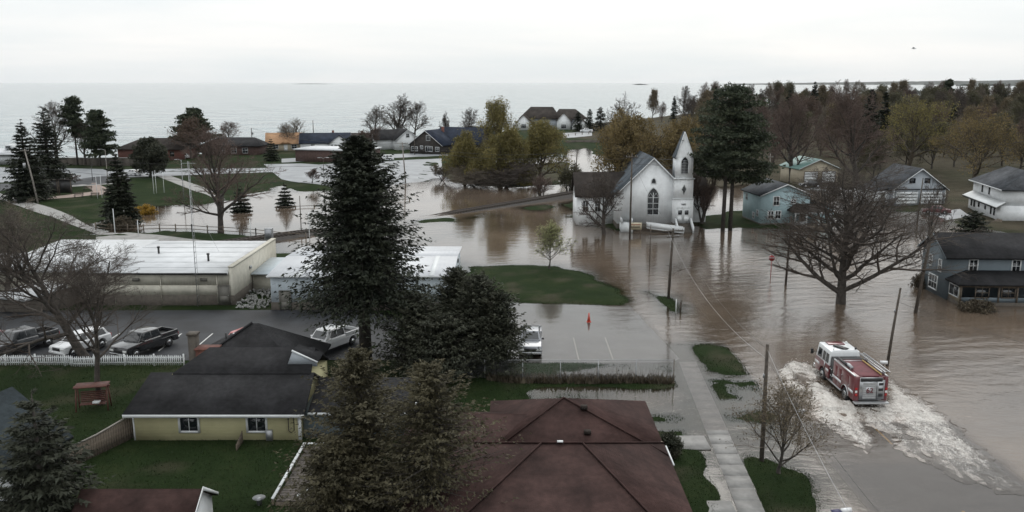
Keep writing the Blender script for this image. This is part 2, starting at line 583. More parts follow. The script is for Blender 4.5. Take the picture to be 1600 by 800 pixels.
# ---- flood water
def water_mat(name, deep, rough, waves, murk=True, foam=False, ior=1.55):
    m, t, b = nodes(name)
    co = N(t, 'ShaderNodeTexCoord')
    hs = None
    for sc, amp, st in waves:
        mp = N(t, 'ShaderNodeMapping'); mp.inputs['Scale'].default_value = (sc * st[0], sc * st[1], sc)
        mp.inputs['Rotation'].default_value = (0, 0, .35)
        nn = N(t, 'ShaderNodeTexNoise', Scale=1.0, Detail=4, Roughness=.55)
        t.links.new(co.outputs['Object'], mp.inputs['Vector']); t.links.new(mp.outputs['Vector'], nn.inputs['Vector'])
        h = MATH(t, 'MULTIPLY', nn.outputs['Fac'], amp)
        hs = h if hs is None else MATH(t, 'ADD', hs, h)
    if murk:   # long uneven swell lines where the current runs
        wv = N(t, 'ShaderNodeTexWave', Scale=.16, Distortion=9.0, Detail=3.0)
        wv.inputs['Detail Scale'].default_value = 1.3
        mw = N(t, 'ShaderNodeMapping'); mw.inputs['Rotation'].default_value = (0, 0, 1.25)
        t.links.new(co.outputs['Object'], mw.inputs['Vector']); t.links.new(mw.outputs['Vector'], wv.inputs['Vector'])
        hs = MATH(t, 'ADD', hs, MATH(t, 'MULTIPLY', wv.outputs['Fac'], .018))
    # calm and ruffled patches
    pn = N(t, 'ShaderNodeTexNoise', Scale=.035, Detail=3)
    t.links.new(co.outputs['Object'], pn.inputs['Vector'])
    pr = N(t, 'ShaderNodeMapRange'); pr.inputs['From Min'].default_value = .35; pr.inputs['From Max'].default_value = .65
    pr.inputs['To Min'].default_value = .35; pr.inputs['To Max'].default_value = 1.0
    t.links.new(pn.outputs['Fac'], pr.inputs['Value'])
    hs = MATH(t, 'MULTIPLY', hs, pr.outputs['Result'])
    if murk:
        ru = N(t, 'ShaderNodeAttribute', attribute_name='ruffle')
        hs = MATH(t, 'MULTIPLY', hs, ru.outputs['Fac'])
    bp = N(t, 'ShaderNodeBump', Strength=1.0, Distance=1.0)
    t.links.new(hs, bp.inputs['Height'])
    cn = N(t, 'ShaderNodeTexNoise', Scale=.06, Detail=6, Roughness=.6)
    t.links.new(co.outputs['Object'], cn.inputs['Vector'])
    cr = N(t, 'ShaderNodeValToRGB')
    cr.color_ramp.elements[0].position = .32; cr.color_ramp.elements[0].color = (*[c * .62 for c in deep], 1)
    cr.color_ramp.elements[1].position = .7; cr.color_ramp.elements[1].color = (*[c * 1.4 for c in deep], 1)
    t.links.new(cn.outputs['Fac'], cr.inputs['Fac'])
    b.inputs['Roughness'].default_value = rough
    b.inputs['IOR'].default_value = ior
    t.links.new(bp.outputs['Normal'], b.inputs['Normal'])
    surf = b.outputs[0]
    colr = cr.outputs['Color']
    if foam:
        fa = N(t, 'ShaderNodeAttribute', attribute_name='foam')
        mpf = N(t, 'ShaderNodeMapping'); mpf.inputs['Scale'].default_value = (1.5, .7, 1.0)
        vo = N(t, 'ShaderNodeTexNoise', Scale=1.0, Detail=9, Roughness=.72, Distortion=1.1)
        t.links.new(co.outputs['Object'], mpf.inputs['Vector']); t.links.new(mpf.outputs['Vector'], vo.inputs['Vector'])
        mpg = N(t, 'ShaderNodeMapping'); mpg.inputs['Scale'].default_value = (6.5, 3.6, 4.0); mpg.inputs['Rotation'].default_value = (0, 0, .3)
        vq = N(t, 'ShaderNodeTexNoise', Scale=1.0, Detail=8, Roughness=.7, Distortion=1.4)
        t.links.new(co.outputs['Object'], mpg.inputs['Vector']); t.links.new(mpg.outputs['Vector'], vq.inputs['Vector'])
        f = MATH(t, 'ADD', fa.outputs['Fac'], MATH(t, 'MULTIPLY', MATH(t, 'SUBTRACT', vo.outputs['Fac'], .5), 1.7))
        f = MATH(t, 'ADD', f, MATH(t, 'MULTIPLY', MATH(t, 'SUBTRACT', vq.outputs['Fac'], .5), 2.4))
        mr = N(t, 'ShaderNodeMapRange'); mr.inputs['From Min'].default_value = .30; mr.inputs['From Max'].default_value = 1.35
        t.links.new(f, mr.inputs['Value'])
        mx = N(t, 'ShaderNodeMix', data_type='RGBA')
        t.links.new(MATH(t, 'MULTIPLY', mr.outputs['Result'], .88), mx.inputs['Factor'])
        t.links.new(colr, mx.inputs['A']); mx.inputs['B'].default_value = (.62, .60, .565, 1)
        colr = mx.outputs['Result']
        rg = MATH(t, 'ADD', rough, MATH(t, 'MULTIPLY', mr.outputs['Result'], .6))
        t.links.new(rg, b.inputs['Roughness'])
    t.links.new(colr, b.inputs['Base Color'])
    if murk:
        at = N(t, 'ShaderNodeAttribute', attribute_name='murk')
        fr = N(t, 'ShaderNodeFresnel', IOR=1.45)
        t.links.new(bp.outputs['Normal'], fr.inputs['Normal'])
        tr = N(t, 'ShaderNodeBsdfTransparent'); tr.inputs['Color'].default_value = (.88, .86, .83, 1)
        gl = N(t, 'ShaderNodeBsdfGlossy', Roughness=.04)
        t.links.new(bp.outputs['Normal'], gl.inputs['Normal'])
        m1 = N(t, 'ShaderNodeMixShader')
        t.links.new(fr.outputs[0], m1.inputs[0]); t.links.new(tr.outputs[0], m1.inputs[1]); t.links.new(gl.outputs[0], m1.inputs[2])
        m2 = N(t, 'ShaderNodeMixShader')
        t.links.new(MATH(t, 'MAXIMUM', at.outputs['Fac'], mr.outputs['Result']) if foam else at.outputs['Fac'], m2.inputs[0]); t.links.new(m1.outputs[0], m2.inputs[1]); t.links.new(surf, m2.inputs[2])
        surf = m2.outputs[0]
    t.links.new(surf, t.nodes['Material Output'].inputs['Surface'])
    return m
MUD = (.105, .080, .060)
WAVES = [(1.0, .034, (1, 2.4)), (3.2, .020, (1, 1.9)), (.2, .08, (1, 2.2))]
M['flood'] = water_mat('muddy_flood_water', MUD, .035, WAVES)
M['wake'] = water_mat('foaming_wake_water', MUD, .06, [(2.2, .05, (1, 1.4)), (7, .02, (1, 1.4))], foam=True)
M['lake'] = water_mat('lake_water', (.10, .15, .16), .10, [(.05, 1.2, (1, 3.0)), (.25, .50, (1, 2.4)), (.9, .10, (1, 1.5))], murk=False, ior=1.33)

flood_poly = PX([(-900,420),(-200,392),(120,345),(150,316),(440,272),(640,262),(690,256),(885,246),(888,214),(945,214),(1100,250),(1750,236),(1750,1300),(700,1300),(-900,1300)])
fd = sdist(GX, GY, flood_poly)
cell = (fd[:-1, :-1] > 0) & (np.minimum(np.minimum(GZ[:-1, :-1], GZ[1:, :-1]), np.minimum(GZ[:-1, 1:], GZ[1:, 1:])) < .05) & (GY[:-1, :-1] < 520)
mbw, uw = gridmesh('flood_water', GX, GY, np.zeros_like(GZ), cell)
flood = mbw.build('flood_water', M['flood'], smooth=True)
tag(flood, 'brown flood water over the streets and lawns', kind='structure')
depth = np.clip(-GZ, 0, 2)
set_attr(flood.data, 'murk', (1 - np.exp(-depth * 4.2)).ravel()[uw])
# current runs along the street; the ponds behind the buildings lie calm
ruf = .28 + .80 * np.clip(1 - np.abs(GX - 27) / 26, 0, 1) * np.clip((128 - GY) / 22, 0, 1) + .35 * np.clip((GX - 20) / 20, 0, 1) * np.clip((150 - GY) / 30, 0, 1)
ruf *= np.clip(.25 + depth * 4, .25, 1)
set_attr(flood.data, 'ruffle', np.clip(ruf, .08, 1.1).ravel()[uw])

# ---- lake to the horizon, far shore and what stands in it
mb = MB()
mb.add([(-40000, 150, -.35), (40000, 150, -.35), (40000, 34000, -.35), (-40000, 34000, -.35)], [(0, 1, 2, 3)])
tag(mb.build('lake', M['lake']), 'wide pale grey lake', kind='structure')

def ridge(name, label, px0, px1, Y, hts, thick, mat, seed):
    """a low wooded shore far across the lake; uneven tree line"""
    rng = np.random.default_rng(seed)
    n = 420
    xs = np.linspace((px0 - 800) / F, (px1 - 800) / F, n) * Y
    t = np.linspace(0, 1, n)
    h = np.interp(t, np.linspace(0, 1, len(hts)), hts) * (1 + .10 * rng.standard_normal(n))
    h = np.maximum(h, .2)
    rows = []
    for dy, k in ((-thick * .5, 0), (-thick * .35, .75), (0, 1), (thick * .5, .9), (thick, 0)):
        rows.append(np.stack([xs, np.full(n, Y + dy) + rng.standard_normal(n) * thick * .03, -.6 + h * k], axis=1))
    V = np.stack(rows)
    mb, _ = gridmesh(name, V[:, :, 0], V[:, :, 1], V[:, :, 2])
    return tag(mb.build(name, mat), label, kind='structure')
M['farwood'] = foliage('far_wooded_hill', (.030, .036, .032), (.062, .068, .058), scale=.01, trans=0)
ridge('far_shore', 'low wooded far shore across the lake at right', 1150, 2100, 9000, [8, 14, 22, 28, 34, 40, 54, 84, 90, 100, 110, 120], 900, M['farwood'], 2)
ridge('islet', 'low dark islet on the lake horizon', 985, 1009, 8000, [2, 7, 9, 6, 2], 60, M['farwood'], 5)
ridge('sand_spit', 'faint low spit on the lake horizon at left', 462, 526, 11500, [1, 5, 6, 4, 1], 80, M['farwood'], 7)

def spit(px0, px1, py, h, mat, seed, label):
    x0, y = G(px0, py); x1, _ = G(px1, py)
    rng = np.random.default_rng(seed)
    n = 60
    xs = np.linspace(x0, x1, n)
    V = np.stack([np.stack([xs, y + dy + rng.standard_normal(n) * 3, -.6 + h * k * (1 + .4 * rng.standard_normal(n))], 1) for dy, k in ((-14, 0), (-5, .8), (6, 1), (20, 0))])
    mb, _ = gridmesh('spit', V[:, :, 0], V[:, :, 1], V[:, :, 2])
    return tag(mb.build('breakwater', mat), label, kind='structure')
spit(1395, 1470, 146, 6, M['farwood'], 3, 'low wooded spit beyond the wood')
spit(1495, 1680, 134, 9, M['farwood'], 4, 'thin breakwater off the far shore')

# ---- paving sheets
def tri_sheet(name, pts, z, mat, kind='structure', label=None, parent=None, zf=None, drape=0):
    mb = MB()
    zz = [(zf(*p) if zf else z) for p in pts]
    mb.add([(p[0], p[1], q) for p, q in zip(pts, zz)], [tuple(range(len(pts)))])
    me = mb.mesh(name, mat)
    import bmesh
    bm = bmesh.new(); bm.from_mesh(me)
    bmesh.ops.triangulate(bm, faces=bm.faces)
    bmesh.ops.recalc_face_normals(bm, faces=bm.faces)
    for f in bm.faces:
        if f.normal.z < 0: f.normal_flip()
    if drape:
        for _ in range(5):
            es = [e for e in bm.edges if e.calc_length() > 5]
            if not es: break
            bmesh.ops.subdivide_edges(bm, edges=es, cuts=1)
            bmesh.ops.triangulate(bm, faces=bm.faces)
        cv = np.array([v.co[:] for v in bm.verts])
        hz = terrain(cv[:, 0], cv[:, 1])
        for v, q in zip(bm.verts, hz): v.co.z = min(q, z) + drape
    bm.to_mesh(me); bm.free()
    o = link(bpy.data.objects.new(name, me), parent)
    return tag(o, label, kind=kind if parent is None else None)

def strip(name, x0, x1, y0, y1, z0, z1, mat, parent=None, kind='structure', label=None):
    mb = MB()
    mb.add([(x0, y0, z0), (x1, y0, z0), (x1, y1, z1), (x0, y1, z1)], [(0, 1, 2, 3)])
    o = mb.build(name, mat, parent)
    return tag(o, label, kind=kind if parent is None else None)

M['wetroad'] = pm('worn_grey_asphalt', (.050, .053, .057), .45, var=.28, scale=.5, bump=.25, bscale=50)
M['lotgrey'] = pm('pale_grey_asphalt', (.22, .232, .245), .5, var=.2, scale=.25, bump=.15, bscale=40)
M['darklot'] = pm('wet_dark_asphalt', (.024, .026, .030), .6, var=.45, scale=.3, bump=.2, bscale=50, spec=.3)
M['linewhite'] = pm('faded_white_line', (.55, .55, .53), .7, var=.25, scale=5)
M['lineyellow'] = pm('faded_yellow_line', (.55, .34, .09), .7, var=.25, scale=5)
M['brickpath'] = pm('pink_brick_paving', (.26, .20, .17), .8, var=.2, scale=2)

road = strip('road', ROAD_L, ROAD_R, 30, 56, -.012, -.07, M['wetroad'], label='grey asphalt road awash with flood water')
strip('road', ROAD_L, ROAD_R, 56, 140, -.07, -.45, M['wetroad'], label='road under the flood beyond the fire engine')
for a in (52.6, 40.4, 64.8):
    strip('centre_line', 24.62, 24.78, a, a + 3.3, -.012 - (a - 30) * .00223 + .006, -.012 - (a - 26.7) * .00223 + .006, M['lineyellow'], road)
lot = tri_sheet('parking_lot', PX([(800,474),(985,478),(1062,560),(1050,566),(790,566)]), LOT_Z, M['lotgrey'], label='small grey parking lot wet with flood water')
for a in (893, 941):
    x, y = G(a, 515); strip('stall_line', x - .06, x + .06, 70.0, 76.4, LOT_Z + .004, LOT_Z + .004, M['linewhite'], lot)
# sidewalk slabs
walk = thing('sidewalk', 'pale concrete sidewalk leading down to the flooded lot', None)
walk['kind'] = 'structure'
for i in range(21):
    y = 37.0 + i * 1.55
    xl = 12.0 + .05 * (y - 37) ; xl = 12.35 + (y - 43.5) * .065 - .0
    mb = MB(); mb.add([(xl, y + .01, WALK_Z), (xl + 1.45, y + .01, WALK_Z), (xl + 1.55, y + 1.54, WALK_Z - .0), (xl + .10, y + 1.54, WALK_Z)], [(0, 1, 2, 3)])
    V = np.array(mb.V[0]); V[:, 2] += .05 - .0045 * (V[:, 1] - 37); lo = V.copy(); lo[:, 2] -= .2
    mb = MB(); mb.add(np.concatenate([lo, V]), BOXF); mb.build('slab', M['concrete'], walk)
for i, (a, b) in enumerate(((8.9, 10.55), (10.58, 12.7))):
    mb = MB(); mb.box(a, 51.6, -.1, b, 53.7, .085); mb.build('slab', M['concrete'], walk)
mb = MB(); mb.box(8.9, 43.2, -.1, 12.2, 44.6, .1); mb.build('slab', M['concrete'], walk)

# left parking lot with stall lines
lz = .41
dl = tri_sheet('parking_lot', PX([(-260,486),(560,484),(640,500),(640,562),(300,563),(-300,562)], lz), lz, M['darklot'], label='dark wet asphalt parking lot behind the picket fence')
for i in range(9):
    x = -47.4 + i * 2.85
    if x < -18: strip('stall_line', x - .06, x + .06, 71.0, 76.3, lz + .004, lz + .004, M['linewhite'], dl)
strip('stop_bar', -33.6, -31.2, 71.2, 71.5, lz + .005, lz + .005, M['linewhite'], dl)
# park: lots, streets and paths
def psheet(name, pts, z, mat, label): return tri_sheet(name, PX(pts, z - .1), 5, mat, label=label, drape=.05 + (z * 10 % 1) * .02)
psheet('street', [(-500,268),(0,262),(200,265),(420,263),(560,254),(690,248),(690,254),(560,260),(420,268),(200,276),(0,284),(-500,290)], .86, M['lotgrey'], 'grey lakeside street behind the park')
psheet('parking_lot', [(0,286),(60,286),(150,275),(200,272),(205,282),(160,286),(70,293),(0,297)], .88, M['darklot'], 'park lot beside the dark spruces')
psheet('parking_lot', [(412,257),(470,256),(560,262),(600,252),(690,250),(692,272),(640,283),(560,296),(500,287),(440,279)], .87, M['lotgrey'], 'grey lot in front of the brick building')
psheet('sidewalk', [(-60,296),(0,302),(80,325),(150,352),(190,362),(170,366),(135,356),(60,333),(0,312),(-60,304)], .66, M['concrete'], 'diagonal pale sidewalk along the park')
psheet('path', [(240,273),(262,273),(345,302),(352,308),(330,306),(300,297)], .70, M['concrete'], 'pale path crossing the park lawn')
psheet('path', [(128,286),(150,286),(176,298),(168,304),(150,304),(115,308),(60,313),(55,310),(110,304),(146,299)], .70, M['brickpath'], 'pink brick path by the park benches')
psheet('kerb', [(60,291),(200,282),(200,284),(60,294)], .92, M['concrete'], 'pale kerb along the park lot')
psheet('path', [(150,366),(200,362),(300,374),(330,377),(150,378)], .44, M['concrete'], 'pale walk behind the cream building')
psheet('driveway', [(440,248),(560,243),(700,238),(700,243),(560,249),(440,254)], .93, M['lotgrey'], 'grey street in front of the lakeside houses')
psheet('driveway', [(1200,292),(1310,290),(1360,300),(1250,306),(1190,300)], .62, M['lotgrey'], 'wet driveway of the tan garage')
psheet('driveway', [(1380,330),(1500,326),(1520,336),(1400,346)], .56, M['lotgrey'], 'wet driveway of the grey garage')
psheet('driveway', [(880,208),(925,205),(925,212),(880,216)], .98, M['lotgrey'], 'grey drive by the large lakeside house')
# ------------------------------------------------------------------ trees
def rvec(r): return Vector((r.uniform(-1, 1), r.uniform(-1, 1), r.uniform(-1, 1)))

def skeleton(seed, h, r0, fork=.25, lv=4, nch=(13, 6, 5, 4), ratio=(.62, .55, .5, .5), ang=(48, 45, 42, 45), trop=(.02, .10, .06, .02), wob=(.10, .22, .28, .32), nseg=(9, 6, 3, 2, 1), lean=(0, 0), top=1.0, stems=1):
    """recursive branching: returns list of (p0, p1, r0, r1, level) and twig tips"""
    r = random.Random(seed)
    segs, tips = [], []
    nch, ratio, ang, trop, wob, nseg = (tuple(q) + (q[-1],) * 3 for q in (nch, ratio, ang, trop, wob, nseg))
    def br(p, d, Ln, rad, l):
        n = nseg[l]
        st = Ln / n
        rr = rad
        f = fork if l == 0 else .22
        kids = nch[l] if l < lv else 0
        ts = sorted(f + (1 - f) * ((k + r.random()) / max(kids, 1)) for k in range(kids))
        ki = 0
        az = r.random() * 6.28
        for i in range(n):
            d = (d + rvec(r) * wob[l] + Vector((0, 0, trop[l]))).normalized()
            q = p + d * st
            t1 = (i + 1) / n
            r2 = max(rad * (1 - t1 * (.80 if l == 0 else .75)), .006)
            segs.append((p, q, rr, r2, l))
            while ki < kids and ts[ki] <= t1:
                t = ts[ki]; ki += 1
                az += 2.4 + r.uniform(-.5, .5)
                a = math.radians(ang[l] * r.uniform(.7, 1.25))
                if l == 0: a *= (1.25 - .75 * t)
                s1 = d.cross(Vector((0, 0, 1)) if abs(d.z) < .95 else Vector((1, 0, 0))).normalized()
                s2 = d.cross(s1)
                dd = d * math.cos(a) + (s1 * math.cos(az) + s2 * math.sin(az)) * math.sin(a)
                if l > 0 and dd.z < -.1: dd.z *= .3
                u = (t - (i / n)) * n
                cr = (rr * (1 - u) + r2 * u) * r.uniform(.5, .72)
                ll = Ln * ratio[l] * (1.15 - .6 * t) * r.uniform(.75, 1.15)
                br(p + (q - p) * u, dd.normalized(), ll, max(cr, .007), l + 1)
            p, rr = q, r2
        tips.append((p, d, l))
    for s in range(stems):
        d0 = Vector((lean[0], lean[1], 1))
        if stems > 1: d0 += Vector((math.cos(s * 2.4), math.sin(s * 2.4), 0)) * .38
        br(Vector((0, 0, -.15)), d0.normalized(), h * (.86 if lv > 1 else 1) * (1 if s == 0 else r.uniform(.75, 1)), r0 * (1 if s == 0 else .8), 0)
    # root flare
    segs.append((Vector((0, 0, -.5)), Vector((0, 0, .45)), r0 * 1.7, r0 * .98, 0))
    zmax = max(s[1].z for s in segs)
    return segs, tips, zmax

def norm_h(segs, tips, zmax, h, width=None):
    k = h / zmax
    xm = np.percentile([math.hypot(s[1].x, s[1].y) for s in segs if s[4] >= 1], 97)
    kx = k if width is None else (width / 2) / xm
    sc = Vector((kx, kx, k))
    f = lambda v: Vector((v.x * sc.x, v.y * sc.y, v.z * sc.z))
    return [(f(a), f(b), c, d, e) for a, b, c, d, e in segs], [(f(p), d, l) for p, d, l in tips]

def seg_mb(segs, k, rmin=0.0):
    mb = MB()
    segs = [(a, b, max(c, rmin), max(d, rmin * .8), e) for a, b, c, d, e in segs]
    P0 = np.array([s[0][:] for s in segs]); P1 = np.array([s[1][:] for s in segs])
    mb.segs(P0, P1 + (P1 - P0) * .04, [s[2] for s in segs], [s[3] for s in segs], k)
    return mb

def leaf_tris(mb, rng, C, size, flat=0.0, jitter=0.0, hang=0.0):
    """a small pointed leaf face at every centre"""
    n = len(C)
    C = np.asarray(C) + rng.normal(0, jitter, (n, 3)) if jitter else np.asarray(C)
    u = rng.normal(0, 1, (n, 3)); u[:, 2] *= (1 - flat); u[:, 2] -= hang
    u /= np.linalg.norm(u, axis=1, keepdims=True)
    w = np.cross(u, rng.normal(0, 1, (n, 3))); w /= np.linalg.norm(w, axis=1, keepdims=True) + 1e-9
    s = (size * rng.uniform(.6, 1.3, n))[:, None]
    mb.tris(C - w * s * .38, C + w * s * .38, C + u * s)

def bare_parts(segs, tips, mat_t, mat_c, leaves=None, seed=0, rmin=.012):
    t = MB(); t.V = []
    a = [s for s in segs if s[4] <= 1]; b = [s for s in segs if s[4] == 2]; c = [s for s in segs if s[4] >= 3]
    tm = seg_mb([s for s in a if s[4] == 0], 9)
    l1 = [s for s in a if s[4] == 1]
    if l1:
        x = seg_mb(l1, 6); tm.add(np.concatenate(x.V), np.concatenate(x.Fc))
    cm = MB()
    for grp, k in ((b, 4), (c, 3)):
        if grp:
            x = seg_mb(grp, k, rmin); cm.add(np.concatenate(x.V), np.concatenate(x.Fc))
    lm = None
    if leaves:
        n_per, size, jit, hang, lmat = leaves
        rng = np.random.default_rng(seed)
        C = np.array([p[:] for p, d, l in tips if l >= 2])
        C = np.repeat(C, n_per, axis=0)
        lm = MB(); leaf_tris(lm, rng, C, size, jitter=jit, hang=hang)
    return tm, cm, lm

def place_tree(name, label, parts, mats, x, y, z=None, rz=0, cat='tree', group=None):
    o = thing(name, label, cat, (x, y, hat(x, y) if z is None else z), rz, group)
    for nm, mb, mt in parts:
        if mb is not None and mb.V:
            q = mb.build(nm, mats[mt] if isinstance(mt, str) else mt, o, smooth=(nm == 'trunk'))
            if nm != 'trunk': q['kind'] = 'stuff'
    return o

def bare_tree(label, px, py, ptop, wpx=None, seed=1, r0=None, dense=True, leaves=None, bark='bark', twig='twig', name='bare_tree', z=None, rz=0, group=None, cat='tree', hmul=1.0, **kw):
    x, y = G(px, py, 0 if z is None else z)
    h = (HT(y, ptop) - (z or 0)) * hmul
    wd = None if wpx is None else wpx / SCALE(px, py)
    if kw.get('lv') == 3 and not leaves and dense:
        kw['lv'] = 4; kw['nch'] = tuple(kw['nch']) + (4,)
    elif kw.get('lv') == 4: kw['nch'] = tuple(n + (1 if i == 1 else 2 if i > 1 else 3) for i, n in enumerate(kw['nch']))
    segs, tips, zm = skeleton(seed, h, r0 or h * .028, **kw)
    segs, tips = norm_h(segs, tips, zm, h, wd)
    t, c, l = bare_parts(segs, tips, None, None, leaves, seed, min(.026, max(.008, y * .00013)))
    parts = [('trunk', t, bark), ('branches', c, twig)]
    if l is not None: parts.append(('foliage', l, leaves[4]))
    return place_tree(name, label, parts, M, x, y, z, rz, cat, group)

def conifer_mb(seed, h, R, z0=.06, nb=420, cards=11, size=.42, droop=.25, p=.85, ragged=.25, rise=.25, flat=.5, lobes=0.0, wrad=.10, whorl=.006):
    """spruce / fir: tapering trunk, whorled drooping boughs, every bough feathered with needle sprays"""
    rng = np.random.default_rng(seed)
    u = 1 - np.sqrt(rng.random(nb) * (1 - z0 * .2)) if p >= .8 else rng.random(nb)
    u = np.sort(np.clip(u, 0, .995))
    u = np.round(u * h * 1.5) / (h * 1.5) + rng.normal(0, whorl, nb)       # whorls
    u = np.clip(u, 0, .99)
    z = h * (z0 + (1 - z0) * u)
    az = rng.random(nb) * 2 * math.pi
    Ln = R * (1 - u) ** p * (1 + ragged * rng.normal(0, 1, nb) * .7) + .12
    Ln *= 1 + lobes * np.sin(az * 3 + seed) * np.sin(u * 17 + seed)
    Ln = np.clip(Ln, .15, R * 1.35)
    n = nb * cards
    s = np.tile((np.arange(cards) + .5) / cards, nb) ** .8
    s = np.clip(s + rng.normal(0, .05, n), .04, 1.03)
    LL, ZZ, AA, UU = (np.repeat(q, cards) for q in (Ln, z, az, u))
    d = np.stack([np.cos(AA), np.sin(AA), np.zeros(n)], 1)
    side = np.stack([-np.sin(AA), np.cos(AA), np.zeros(n)], 1)
    lat = rng.normal(0, 1, n) * LL * .17 * (1.25 - s)
    dz = rise * UU * s * LL - droop * (1 - UU) * LL * s ** 1.4 + .10 * LL * np.maximum(s - .75, 0) * 3
    C = d * (s * LL)[:, None] + side * lat[:, None]
    C[:, 2] = ZZ + dz + rng.normal(0, .05, n)
    out = d * .8 + side * (np.sign(lat) * rng.uniform(.2, 1.0, n))[:, None]
    out[:, 2] -= rng.uniform(0, .8, n) * (1 - UU)
    out += rng.normal(0, .25, (n, 3))
    out /= np.linalg.norm(out, axis=1, keepdims=True)
    wv = np.cross(out, np.array([0, 0, 1.]) + rng.normal(0, flat, (n, 3)))
    wv /= np.linalg.norm(wv, axis=1, keepdims=True) + 1e-9
    sz = (size * rng.uniform(.6, 1.35, n) * (.55 + .45 * np.minimum(1, LL / 1.5)))[:, None]
    cm = MB()
    cm.tris(C - wv * sz * .33 - out * sz * .3, C + wv * sz * .33 - out * sz * .3, C + out * sz)
    tm = MB()
    tm.tube([(0, 0, -.4), (0, 0, h * .3), (0, 0, h * .7), (0, 0, h * .985)], [wrad * 2.2, wrad * 1.7, wrad * .8, .02], 8)
    base = np.stack([np.zeros(nb), np.zeros(nb), z], 1)
    e = np.stack([np.cos(az) * Ln * .8, np.sin(az) * Ln * .8, z + (rise * u - droop * (1 - u)) * Ln * .75], 1)
    bm_ = MB(); bm_.segs(base, e, np.full(nb, .018) + Ln * .008, np.full(nb, .006), 3)
    return tm, cm, bm_

def conifer(label, px, py, ptop, wpx, seed, name='spruce_tree', mat='spruce', z=None, cat='tree', group=None, **kw):
    x, y = G(px, py, z or 0)
    h = HT(y, ptop) - (z or 0)
    R = wpx / SCALE(px, py) / 2
    t, c, b = conifer_mb(seed, h, R, wrad=.012 * h + .03, **kw)
    return place_tree(name, label, [('trunk', t, 'bark'), ('boughs', b, 'bark'), ('foliage', c, mat)], M, x, y, z, seed, cat, group)

def clump_mb(seed, h, R, z0, nclump, per, size, shape='round', crad=.9, hang=0.0, flat=0.2, trunk=True, ntr=1, soft=0.0):
    """crown of many leaf faces gathered in clumps, gaps between them, on a branching trunk"""
    rng = np.random.default_rng(seed)
    C = []
    while len(C) < nclump:
        v = rng.uniform(-1, 1, 3); q = np.linalg.norm(v)
        if q > 1 or q < .25: continue
        zt = (v[2] + 1) / 2
        if shape == 'cone': k = (1 - zt) ** .75
        elif shape == 'spire': k = (1 - zt) ** .75 * (.78 + .35 * math.sin(zt * 9 + seed) ** 2)
        elif shape == 'egg': k = math.sqrt(max(0, 1 - (2 * zt - 1) ** 2)) * (1.2 - .45 * zt)
        elif shape == 'vase': k = .35 + .75 * zt
        else: k = 1
        if shape in ('cone', 'egg', 'spire'):
            a = rng.random() * 6.28; rr = math.sqrt(rng.uniform(.10, 1)) * k * (rng.uniform(.7, 1.35) if soft else 1)
            C.append((math.cos(a) * rr * R, math.sin(a) * rr * R, z0 + zt * (h - z0)))
        else: C.append((v[0] * R * k, v[1] * R * k, z0 + zt * (h - z0)))
    C = np.array(C)
    k = rng.uniform(.6, 1.3, nclump)
    n = nclump * per
    off = rng.normal(0, 1, (n, 3)); off /= np.linalg.norm(off, axis=1, keepdims=True)
    off *= (rng.random(n) ** .45)[:, None] * crad * np.repeat(k, per)[:, None]
    off[:, 2] *= .75
    if soft: off = rng.normal(0, 1, (n, 3)) * crad * soft * np.repeat(k, per)[:, None]
    if hang: off[:, 2] -= rng.random(n) ** 1.5 * hang
    P = np.repeat(C, per, axis=0) + off
    P[:, 2] = np.maximum(P[:, 2], .08)
    cm = MB(); leaf_tris(cm, rng, P, size, flat=flat, hang=hang * .8)
    tm, bm_ = MB(), MB()
    if trunk:
        for i in range(ntr):
            a = 2.4 * i + seed
            o = R * .12 * (i > 0 or ntr > 1)
            top = (math.cos(a) * o * 2.5, math.sin(a) * o * 2.5, z0 + (h - z0) * .7)
            r = .022 * h / math.sqrt(ntr) + .02
            tm.tube([(math.cos(a) * o, math.sin(a) * o, -.4), (math.cos(a) * o * 1.4, math.sin(a) * o * 1.4, z0 + .1), top], [r * 1.4, r, r * .25], 8)
        B0 = np.stack([C[:, 0] * .12, C[:, 1] * .12, z0 + (C[:, 2] - z0) * .45], 1)
        mid = C * np.array([.55, .55, 1]); mid[:, 2] = z0 + (C[:, 2] - z0) * .85
        bm_.segs(B0, mid, np.full(nclump, .012 * h * .5), np.full(nclump, .022), 4)
        bm_.segs(mid, C, np.full(nclump, .022), np.full(nclump, .008), 3)
    return tm, cm, bm_

def clump_tree(label, px, py, ptop, wpx, seed, mat, name='evergreen_tree', z0=.12, nclump=120, per=120, size=.3, z=None, cat='tree', group=None, bark='bark', **kw):
    x, y = G(px, py, z or 0)
    h = HT(y, ptop) - (z or 0)
    R = wpx / SCALE(px, py) / 2
    t, c, b = clump_mb(seed, h, R, z0 * h, nclump, per, size, **kw)
    return place_tree(name, label, [('trunk', t, bark), ('branches', b, bark), ('foliage', c, mat)], M, x, y, z, 0, cat, group)

M['spruce'] = foliage('dark_spruce_needles', (.011, .015, .010), (.032, .037, .022), .7, .1)
M['spruce2'] = foliage('grey_green_needles', (.018, .022, .014), (.046, .049, .033), .7, .1)
M['olive'] = foliage('olive_brown_cedar', (.034, .031, .018), (.098, .086, .050), .6, .15)
M['juniper'] = foliage('dark_juniper', (.022, .026, .017), (.058, .060, .040), .8, .1)
M['pineN'] = foliage('white_pine_needles', (.022, .032, .020), (.062, .072, .042), .5, .2)
M['willow'] = foliage('willow_spring_leaves', (.11, .098, .036), (.245, .21, .082), .25, .35)
M['willow2'] = foliage('amber_willow_leaves', (.11, .085, .038), (.225, .17, .078), .25, .35)
M['pear'] = foliage('pale_spring_leaves', (.17, .18, .075), (.36, .36, .20), 1.2, .3)
M['redbud'] = foliage('red_brown_buds', (.070, .048, .036), (.125, .088, .064), .5, .2)
M['budtan'] = foliage('tan_buds', (.085, .066, .04), (.15, .12, .075), .5, .2)
